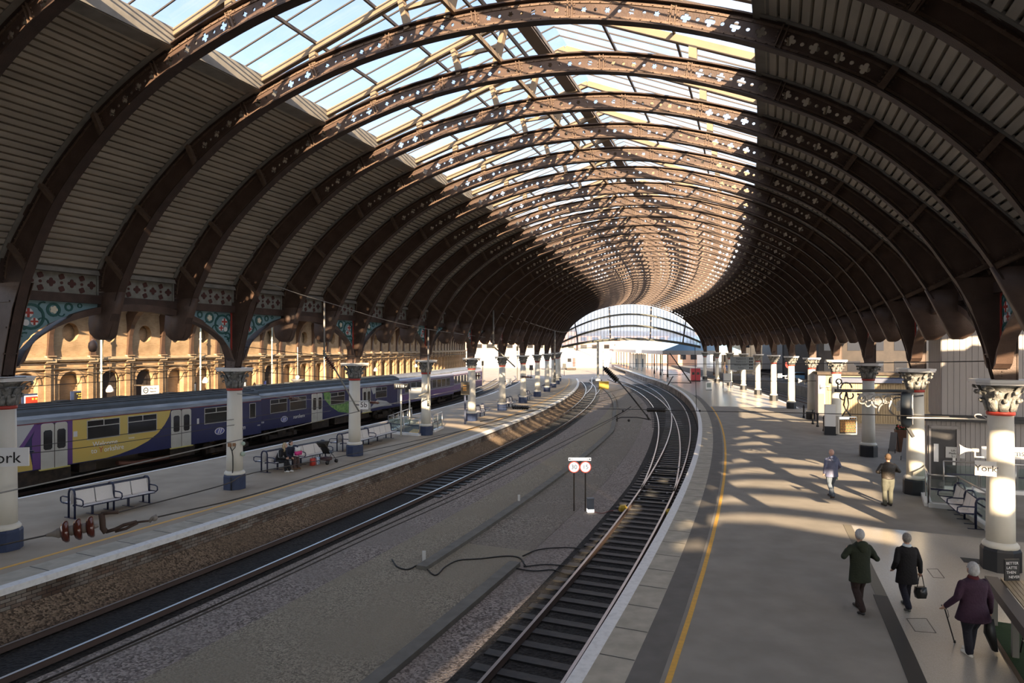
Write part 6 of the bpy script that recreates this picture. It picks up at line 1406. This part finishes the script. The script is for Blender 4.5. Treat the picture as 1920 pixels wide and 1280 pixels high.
r = thing('registration_arm', 'long sloping registration arm with hooked ends over the right tracks', 'registration arm', ray(1160, 720, 14.21), 0)
g = MB(); g.tube([ray(1158, 712, 14.21), ray(1180, 738, 14.01), ray(1218, 786, 13.72)], 0.015, 8); g.build('arm', darkins, r, world=True)
g = MB(); g.tube([ray(1155, 786, 13.96), ray(1165, 782, 13.96), ray(1195, 782, 13.87), ray(1221, 787, 13.72)], 0.011, 7); g.tube([ray(1152, 781, 13.96), ray(1170, 771, 13.96), ray(1183, 762, 14.01)], 0.01, 7); g.tube([ray(1157, 780, 13.96), ray(1157, 790, 13.96)], 0.0125, 7); g.tube([ray(1212, 776, 13.72), ray(1217, 787, 13.72)], 0.0175, 7); g.build('steady_arm', darkins, r, world=True)
g = MB(); g.ball(ray(1179, 788, 13.92), .03, 8); g.ball(ray(1168, 770, 13.96), .025, 8); g.build('clamp', darkins, r, world=True)
insulator('long dark ribbed insulator sloping above the right-hand tracks', (1134, 690, 14.4), (1158, 714, 14.2), 9, .062, darkins, rc=.018)
r = thing('registration_arm', 'thin triangular registration arm near the far platform edge', 'registration arm', ray(1270, 690, 36), 0)
g = MB(); g.tube([ray(1256, 662, 36), ray(1296, 718, 35)], .03, 6); g.tube([ray(1258, 717, 36), ray(1296, 718, 35)], .022, 6); g.tube([ray(1243, 702, 36), ray(1276, 702, 36)], .022, 6); g.tube([ray(1252, 722, 36), ray(1262, 705, 36)], .03, 6); g.build('arm', darkins, r, world=True)
r = thing('drop_wire', 'thin vertical hanging wire above the far end of the yellow line', 'wire', ray(1303, 770, 27), 0); g = MB(); g.tube([ray(1303, 650, 27), ray(1304, 700, 27), ray(1306, 770, 27)], .012, 5); g.build('wire', wirem, r, world=True); g = MB(); g.ball(ray(1312, 770, 27), .05, 8); g.build('clamp', darkins, r, world=True)
# ================================================================ people
def remesh(mb, name, m, parent, vox=.012, it=3):
    o = mb.build(name, m, None); md = o.modifiers.new('r', 'REMESH'); md.mode = 'VOXEL'; md.voxel_size = vox; md.use_smooth_shade = True
    s = o.modifiers.new('s', 'SMOOTH'); s.iterations = it; s.factor = .5
    dg = bpy.context.evaluated_depsgraph_get(); me = bpy.data.meshes.new_from_object(o.evaluated_get(dg)); me.name = name
    bpy.data.objects.remove(o); q = bpy.data.objects.new(name, me); C.objects.link(q); q.parent = parent
    if not me.materials: me.materials.append(m)
    for p in me.polygons: p.use_smooth = True
    return q
def ell(cx, cy, z, rx, ry, n=18, ty=0): return [(cx+rx*math.cos(2*math.pi*i/n), cy+ry*math.sin(2*math.pi*i/n), z+ty*math.sin(2*math.pi*i/n)) for i in range(n)]
def limb(mb, pts, rad, n=10):
    mb.tube(pts, 0, n, rad=rad)
    for p, r in zip(pts, rad): mb.ball(p, r*.99, 10)
skinm = mat('skin', (.55, .33, .24), .5)
def person(label, loc, rz, h, hair, coat, trous, shoe, arms, legs, hemz=.80, hemr=(.25, .17), coatm=None, hairlen='short', scarf=None, hood=None, wide=1.0, lean=0.0, seated=False, hip=(0, 0, .93), torso=None, skin=None, headturn=0):
    s = h/1.75; r = thing('person', label, 'person', loc, rz); V = Vector
    sk = skin or skinm
    hipc = V(hip); up = hipc.z-.93; sh = V((0, lean*.5, 0))
    def T(x, y, z): return V(((x), y+hipc.y+lean*(z-.93), z+up))*s       # torso point, leaning
    b = MB()
    b.loft([[T(*q)[:] for q in ell(0, .0, z, rx, ry)] for z, rx, ry in ((.86, .12, .09), (.95, .15, .11), (1.1, .13, .10), (1.3, .15, .11), (1.42, .15, .09), (1.47, .07, .07))])
    limb(b, [T(0, 0, 1.42), T(0, .0, 1.5), T(0, .01, 1.56)], [.06*s, .055*s, .055*s])
    hd = T(0, .015, 1.64); b.ball(hd, .105*s, 18, sc=(.8, .95, 1.13)); b.ball(hd+V((0, .05, -.06))*s, .055*s, 12)
    b.ball(hd+V((0, .108, -.01))*s, .02*s, 8)
    for sg in (-1, 1): b.ball(hd+V((sg*.086, .0, -.005))*s, .024*s, 8, sc=(.5, .9, 1.3))
    wr = []
    for sg, (el, wr_) in ((-1, arms[0]), (1, arms[1])):
        sh_ = T(sg*.15*wide, 0, 1.375); e = T(*el); w_ = T(*wr_); limb(b, [sh_, e, w_], [.05*s, .04*s, .028*s]); d = (w_-e).normalized()
        pm = w_+d*.05*s; b.ball(pm, .042*s, 10, sc=(.8, 1, 1)); side = d.cross(V((0, 1, 0)));  side = V((1, 0, 0)) if side.length < .2 else side.normalized(); fw = V((0, 1, 0)) if abs(d.y) < .8 else V((0, 0, -1))
        for j in range(4):
            f0 = pm+side*(j-1.5)*.019*s+d*.03*s; L1 = (.035, .042, .039, .03)[j]*s; f1 = f0+d*L1+fw*.008*s; f2 = f1+(d*.6+fw*.8).normalized()*L1*.8; b.tube([f0, f1, f2], 0, 6, rad=[.0095*s, .009*s, .0075*s])
        t0 = w_+d*.03*s+side*-sg*.03*s; b.tube([t0, t0+(d+side*-sg*.7+fw*.3)*.03*s, t0+(d*1.5+side*-sg*.6+fw*.6)*.04*s], 0, 6, rad=[.012*s, .011*s, .009*s]); wr.append(pm)
    for sg, (kn, an, toe) in ((-1, legs[0]), (1, legs[1])):
        limb(b, [T(sg*.09, 0, .9), V(kn)*s, V(an)*s], [.085*s, .055*s, .038*s])
    remesh(b, 'body', sk, r, .010*s, 2)
    # trousers
    t = MB(); rw = wide
    t.loft([[T(*q)[:] for q in ell(0, 0, z, rx*rw, ry)] for z, rx, ry in ((.80, .10, .09), (.86, .165, .12), (.95, .175, .125), (1.04, .165, .12))])
    for sg, (kn, an, toe) in ((-1, legs[0]), (1, legs[1])):
        hp = T(sg*.092, 0, .9); kn = V(kn)*s; an = V(an)*s; limb(t, [hp, (hp+kn)/2, kn, (kn+an)/2, an+(an-kn).normalized()*.01], [.105*s*rw, .098*s*rw, .08*s, .077*s, .072*s])
    remesh(t, 'trousers', trous, r, .013*s, 3)
    for sg, (kn, an, toe) in ((-1, legs[0]), (1, legs[1])):
        f = MB(); an = V(an)*s; toe = V(toe)*s; heel = an+(an-toe).normalized()*.05*s; heel.z = max(.035*s, an.z-.075*s) if abs(toe.z-.03) < .05 or not seated else heel.z
        limb(f, [heel, (heel+toe)/2+V((0, 0, .012)), toe], [.038*s, .042*s, .036*s]); f.ball(an-V((0, 0, .03*s)), .045*s, 10); o = remesh(f, 'shoe', shoe, r, .010*s, 2)
    # coat
    c = MB(); hz = hemz
    rings = [(hz, hemr[0], hemr[1]), ((hz+1.0)/2, (hemr[0]+.19*wide)/2, (hemr[1]+.135)/2), (1.02, .185*wide, .135), (1.18, .19*wide, .14), (1.32, .205*wide, .145), (1.41, .195*wide, .12), (1.46, .12, .095), (1.50, .075, .075)]
    rings = [q for i, q in enumerate(rings) if i == 0 or q[0] > hz+.03]
    c.loft([[T(*q)[:] for q in ell(0, 0, z, rx, ry, 24)] for z, rx, ry in rings])
    for sg, (el, wr_) in ((-1, arms[0]), (1, arms[1])):
        sh_ = T(sg*.172*wide, 0, 1.385); e = T(*el); w_ = T(*wr_); limb(c, [sh_, (sh_+e)/2, e, (e+w_)/2, w_], [.066*s, .068*s, .063*s, .057*s, .05*s])
    remesh(c, 'coat', coat, r, .013*s, 4)
    if hood:
        g = MB(); g.ball(T(0, -.11, 1.45), .12*s, 14, sc=(1.1, .6, .85)); g.ball(T(0, -.14, 1.38), .09*s, 12, sc=(1, .5, .9)); remesh(g, 'hood', hood, r, .012*s, 3)
    if scarf:
        g = MB(); g.loft([[T(*q)[:] for q in ell(0, 0, z, rx, ry)] for z, rx, ry in ((1.44, .095, .09), (1.48, .10, .095), (1.52, .08, .08))]); g.build('scarf', scarf, r)
    # hair as a cap over the skull
    if hair is not None:
        g = MB(); g.ball(hd+V((0, -.018, .022))*s, .11*s, 18, sc=(.86, .95, 1.08)); 
        if hairlen == 'bob':
            g.ball(hd+V((0, -.035, -.03))*s, .105*s, 16, sc=(.95, .8, 1.0)); 
        if hairlen == 'long':
            limb(g, [hd+V((0, -.06, 0))*s, hd+V((.0, -.08, -.12))*s, hd+V((.02, -.05, -.26))*s], [.08*s, .075*s, .05*s]); limb(g, [hd+V((.06, 0, 0))*s, hd+V((.08, .02, -.12))*s, hd+V((.08, .03, -.24))*s], [.05*s, .045*s, .03*s])
        o = remesh(g, 'hair', hair, r, .010*s, 2)
    for sg in (-1, 1): g = MB(); g.ball(hd+V((sg*.033, .088, .012))*s, .012*s, 8); g.build('eye', black, r)
    g = MB(); g.ball(hd+V((0, .098, -.055))*s, .018*s, 8, sc=(1.3, .4, .4)); g.build('mouth', mat('lips', (.4, .14, .12), .5), r)
    return r, T, [w for w in wr], s
fab = lambda n, c, c2=None, r=.85: mat(n, c, r, c2=c2 or tuple(x*1.25 for x in c), scale=9, bump=.25, bscale=25)
def walk(f, spread=.085):                                            # f = +1 left foot forward
    fr = ((-spread*f, .14, .50), (-spread*f, .20, .09), (-spread*f, .38, .035)); bk = ((spread*f, .02, .50), (spread*f, -.24, .16), (spread*f, -.10, .04))
    a = (fr[0], fr[1], fr[2]); b = (bk[0], bk[1], bk[2]); return (a, b) if f > 0 else (b, a)
white_hair = mat('white_hair', (.5, .5, .5), .7, c2=(.33, .33, .33), scale=14, stretch=(4, 4, 1)); grey_hair = mat('grey_curly_hair', (.22, .20, .18), .8, c2=(.34, .31, .28), scale=30, bump=.6, bscale=60)
c = gnd(1618, 1152); person('white-haired person in a dark green hooded coat walking away with elbows raised', (c.x, c.y+.12, 0), math.radians(2), 1.70, white_hair, fab('green_coat', (.014, .02, .009)), fab('brown_trousers', (.022, .011, .009)), black,
    [((-.36, -.02, 1.20), (-.16, .22, 1.26)), ((.36, -.02, 1.14), (.2, .2, 1.22))], walk(-1), hemz=.66, hemr=(.235, .15), hood=fab('green_hood', (.018, .025, .011)), wide=1.12)
c = gnd(1709, 1148); rP, T, wr, s = person('person with grey curly hair, long black coat and pale scarf, walking with a handbag', (c.x, c.y+.16, 0), math.radians(-4), 1.58, grey_hair, fab('black_coat', (.006, .005, .006)), fab('dark_navy_trousers', (.012, .012, .022)), mat('grey_shoe', (.09, .09, .08), .6),
    [((-.27, -.06, 1.12), (-.26, .1, .92)), ((.27, -.03, 1.12), (.30, .0, .88))], walk(-1), hemz=.62, hemr=(.255, .16), scarf=mat('pale_scarf', (.6, .66, .7), .8), wide=1.1)
p = rP.matrix_basis @ wr[1]
r = thing('handbag', 'black handbag hanging from the right hand of the person in the long black coat', 'handbag', p, 0); g = MB(); g.loft([[(-.09, -.05, -.50), (.09, -.05, -.50), (.09, .05, -.50), (-.09, .05, -.50)], [(-.11, -.06, -.40), (.11, -.06, -.40), (.11, .06, -.40), (-.11, .06, -.40)], [(-.10, -.045, -.27), (.10, -.045, -.27), (.10, .045, -.27), (-.10, .045, -.27)]], 0, True); g.build('bag', mat('black_leather', (.014, .014, .013), .3), r); g = MB(); g.tube([(-.07, 0, -.28), (-.02, 0, -.02), (.0, 0, .02), (.03, 0, -.02), (.08, 0, -.28)], .008, 6); g.build('strap', black, r)
c = gnd(1832, 1236); rP, T, wr, s = person('stout white-haired person in a purple coat and white shoes walking with a black stick', (c.x, c.y+.10, 0), math.radians(8), 1.66, white_hair, fab('purple_coat', (.028, .008, .024), (.038, .012, .032)), fab('near_black_trousers', (.010, .010, .018)), mat('white_shoe', (.72, .68, .60), .5),
    [((-.34, .0, 1.12), (-.42, .16, .92)), ((.34, -.02, 1.10), (.40, .05, .80))], (((-.075, .06, .50), (-.06, .02, .10), (-.04, .2, .035)), ((.085, .1, .50), (.08, .16, .10), (.09, .32, .035))), hemz=.70, hemr=(.33, .24), hairlen='bob', scarf=mat('dark_red_scarf', (.09, .012, .015), .9), wide=1.38)
p = rP.matrix_basis @ wr[0]; q = gnd(1790, 1205)
r = thing('walking_stick', 'black walking stick held in the left hand of the person in purple', 'walking stick', p, 0); g = MB(); g.tube([p-Vector((q.x, q.y, 0)) if 0 else Vector((0, 0, 0)), Vector((q.x, q.y, 0))-p], .012, 8); g.build('shaft', black, r); g = MB(); g.tube([(-.0, -.06, .0), (0, .0, .015), (0, .07, .0)], .014, 8); g.build('handle', black, r); g = MB(); g.lathe([(.022, 0), (.016, .05)], 10, M=Matrix.Translation(Vector((q.x, q.y, 0))-p)); g.build('rubber_tip', black, r); g = MB(); g.tube([(0, 0, 0), (.05, -.02, -.06), (.07, -.02, -.16), (.06, 0, -.2)], .005, 5); g.build('wrist_loop', black, r)
p = rP.matrix_basis @ wr[1]
r = thing('folded_bag', 'dark string bag trailing from the right hand of the person in purple', 'bag', p, 0); g = MB(); g.loft([[(.06, -.04, -.66), (.12, -.04, -.66), (.12, .04, -.66), (.06, .04, -.66)], [(-.08, -.05, -.35), (.08, -.05, -.35), (.08, .05, -.35), (-.08, .05, -.35)], [(-.08, -.03, -.08), (.05, -.03, -.08), (.05, .03, -.08), (-.08, .03, -.08)]]); g.build('bag', black, r); g = MB(); g.tube([(-.02, 0, -.1), (0, 0, 0), (.03, 0, -.1)], .008, 6); g.build('strap', black, r)
c = gnd(1562, 934); rP, T, wr, s = person('bald person in a quilted slate-blue coat and jeans walking away in a sun patch', (c.x, c.y+.1, 0), math.radians(4), 1.76, None, fab('slate_blue_coat', (.10, .115, .20), (.14, .155, .25), .5), fab('blue_grey_jeans', (.10, .125, .16)), mat('brown_shoe', (.06, .03, .02), .6),
    [((-.27, -.05, 1.14), (-.25, .06, .90)), ((.29, -.04, 1.14), (.22, .12, 1.0))], walk(-1), hemz=.76, hemr=(.235, .16), hood=fab('slate_blue_hood', (.09, .11, .19)), wide=1.15, skin=mat('pink_skin', (.65, .40, .32), .5))
p = rP.matrix_basis @ wr[1]; r = thing('carrier_bag', 'pale green carrier bag at the right side of the person in slate blue', 'bag', p, 0); g = MB(); g.loft([[(-.08, -.04, -.34), (.10, -.04, -.34), (.10, .04, -.34), (-.08, .04, -.34)], [(-.06, -.03, -.08), (.07, -.03, -.08), (.07, .03, -.08), (-.06, .03, -.08)]]); g.build('bag', mat('pale_green_plastic', (.35, .5, .42), .5), r); g = MB(); g.tube([(-.04, 0, -.1), (0, 0, 0), (.05, 0, -.1)], .006, 5); g.build('handles', mat('pale_green_plastic', (.35, .5, .42), .5), r)
c = gnd(1667, 949); person('person in brown blouson jacket and loose grey-green trousers by the second right column', (c.x, c.y+.06, 0), math.radians(-3), 1.78, mat('brown_hair', (.09, .055, .03), .8), fab('brown_jacket', (.028, .022, .017), None, .5), fab('grey_green_trousers', (.085, .088, .07)), mat('dark_shoe', (.03, .02, .02), .6),
    [((-.36, -.02, 1.16), (-.22, .16, 1.10)), ((.36, -.02, 1.18), (.34, .2, 1.16))], (((-.09, .05, .5), (-.10, .0, .09), (-.12, .18, .035)), ((.10, .04, .5), (.11, .06, .09), (.12, .25, .035))), hemz=.92, hemr=(.20, .145), wide=1.2)
# the two seated on the second bench
bd = (BBb-BBa).normalized(); bn = Vector((bd.y, -bd.x, 0)); brz = math.atan2(bn.y, bn.x)-math.pi/2
def seat_at(t, off=.30): q = BBa+(BBb-BBa)*t+bn*off; return (q.x, q.y, 0)
hipz = (0, 0, .52)
rP, T, wr, s = person('seated person in a black tracksuit top with pale sleeve stripe, leaning forward, white shoes', seat_at(.10, .36), brz+.15, 1.66, mat('blonde_hair', (.62, .50, .30), .7, c2=(.3, .22, .12), scale=8), fab('black_tracksuit', (.012, .012, .015)), fab('black_jeans', (.01, .01, .012)), mat('white_trainer', (.75, .74, .7), .5),
    [((-.22, .18, 1.10), (-.06, .42, 1.08)), ((.24, .2, 1.10), (.10, .42, 1.06))], (((-.08, .48, .52), (-.05, .62, .12), (-.04, .80, .05)), ((.10, .48, .50), (.08, .50, .11), (.12, .68, .045))), hemz=.86, hemr=(.18, .14), hairlen='long', lean=.55, seated=True, hip=hipz)
r1 = rP; g = MB(); 
for sg, (el, w_) in ((1, ((.24, .2, 1.10), (.10, .42, 1.06))),): a, b = T(*el), T(*w_); o_ = Vector((.055, -.02, .03)); g.tube([T(.2, 0, 1.38)+o_, a+o_*1.1, b+o_*.9], .014, 6)
g.build('sleeve_stripe', whit, rP)
rP, T, wr, s = person('seated person with dark hair, navy jacket and patterned scarf, holding a pink bag', seat_at(.32), brz-.1, 1.64, mat('dark_hair', (.03, .02, .015), .6), fab('navy_jacket', (.014, .018, .035)), fab('mauve_brown_trousers', (.07, .045, .04)), mat('tan_shoe', (.2, .11, .06), .6),
    [((-.26, .08, 1.12), (-.12, .36, 1.14)), ((.28, .08, 1.12), (.22, .36, 1.0))], (((-.10, .46, .52), (-.10, .46, .12), (-.10, .63, .045)), ((.10, .46, .52), (.10, .44, .12), (.11, .62, .045))), hemz=.86, hemr=(.20, .15), hairlen='bob', scarf=mat('patterned_scarf', (.5, .55, .5), .9, c2=(.08, .12, .1), scale=40), seated=True, hip=hipz, lean=.1)
M = rP.matrix_basis; p = M @ Vector((-.12, .42, .62)); r = thing('shopping_bag', 'bright pink and white shopping bag on the lap of the seated dark-haired person', 'bag', p, brz); g = MB(); g.loft([[(-.17, -.07, 0), (.17, -.07, 0), (.17, .07, 0), (-.17, .07, 0)], [(-.18, -.06, .18), (.18, -.06, .18), (.18, .06, .18), (-.18, .06, .18)]]); g.build('bag', mat('bright_pink', (.75, .04, .25), .5), r); g = MB(); g.loft([[(-.18, -.06, .18), (.18, -.06, .18), (.18, .06, .18), (-.18, .06, .18)], [(-.15, -.05, .34), (.15, -.05, .34), (.15, .05, .34), (-.15, .05, .34)]]); g.build('bag_top', whitep, r)
# pushchair with bags
q = BBa+(BBb-BBa)*.80+bn*.95; r = thing('pushchair', 'black pushchair with folded canopy parked in front of the second bench', 'pushchair', (q.x, q.y, 0), math.atan2(bd.y, bd.x))
fr = mat('dark_grey_tube', (.05, .05, .055), .4)
for sy in (-.24, .24):
    g = MB(); g.tube([(-.55, sy, 1.02), (-.45, sy, .98), (.30, sy, .18)], .014, 7); g.tube([(-.30, sy, .12), (.15, sy, .62)], .014, 7); g.build('side_frame', fr, r)
g = MB(); g.tube([(-.55, -.24, 1.02), (-.58, 0, 1.03), (-.55, .24, 1.02)], .02, 8); g.build('handle', black, r)
g = MB(); g.loft([[(-.28, -.2, .85), (-.28, .2, .85), (-.24, .2, .87), (-.24, -.2, .87)], [(-.08, -.2, .46), (-.08, .2, .46), (-.04, .2, .48), (-.04, -.2, .48)], [(.2, -.2, .50), (.2, .2, .50), (.2, .2, .53), (.2, -.2, .53)]], 0, False); g.build('seat', black, r)
g = MB(); g.loft([[(-.5, -.24, 1.0), (-.5, .24, 1.0), (-.45, .24, 1.06), (-.45, -.24, 1.06)], [(-.30, -.24, .78), (-.30, .24, .78), (-.12, .24, 1.08), (-.12, -.24, 1.08)]]); g.build('canopy', mat('brown_black_canopy', (.03, .026, .018), .8), r)
g = MB(); g.box(-.25, .12, -.18, .18, .16, .3); g.build('basket', mat('maroon_basket', (.08, .03, .03), .8), r)
for x, y in ((-.32, -.26), (-.32, .26), (.34, -.24), (.34, .24)):
    for dy in (-.03, .03): g = MB(); g.lathe([(.03, -.012), (.085, -.012), (.085, .012), (.03, .012)], 14, M=Matrix.Translation((x, y+dy, .088)) @ Matrix.Rotation(math.pi/2, 4, 'X')); g.build('wheel', black, r)
for t, cc, lab in ((.60, (.6, .06, .04), 'red shopping bag standing beside the seated dark-haired person'), (.66, (.25, .4, .6), 'blue and white patterned bag beside the pushchair')):
    q = BBa+(BBb-BBa)*t+bn*.75; r = thing('shopping_bag', lab, 'bag', (q.x, q.y, 0), brz); g = MB(); g.loft([[(-.14, -.08, 0), (.14, -.08, 0), (.14, .08, 0), (-.14, .08, 0)], [(-.15, -.07, .34), (.15, -.07, .34), (.15, .07, .34), (-.15, .07, .34)]]); g.build('bag', mat('bag_'+lab.split()[0], cc, .5, c2=(.8, .8, .8) if cc[2] > .5 else None, scale=14, ramp=(.5, .55)), r); g = MB(); g.tube([(-.07, 0, .33), (-.05, 0, .45), (.05, 0, .45), (.07, 0, .33)], .008, 6); g.build('handles', black, r)
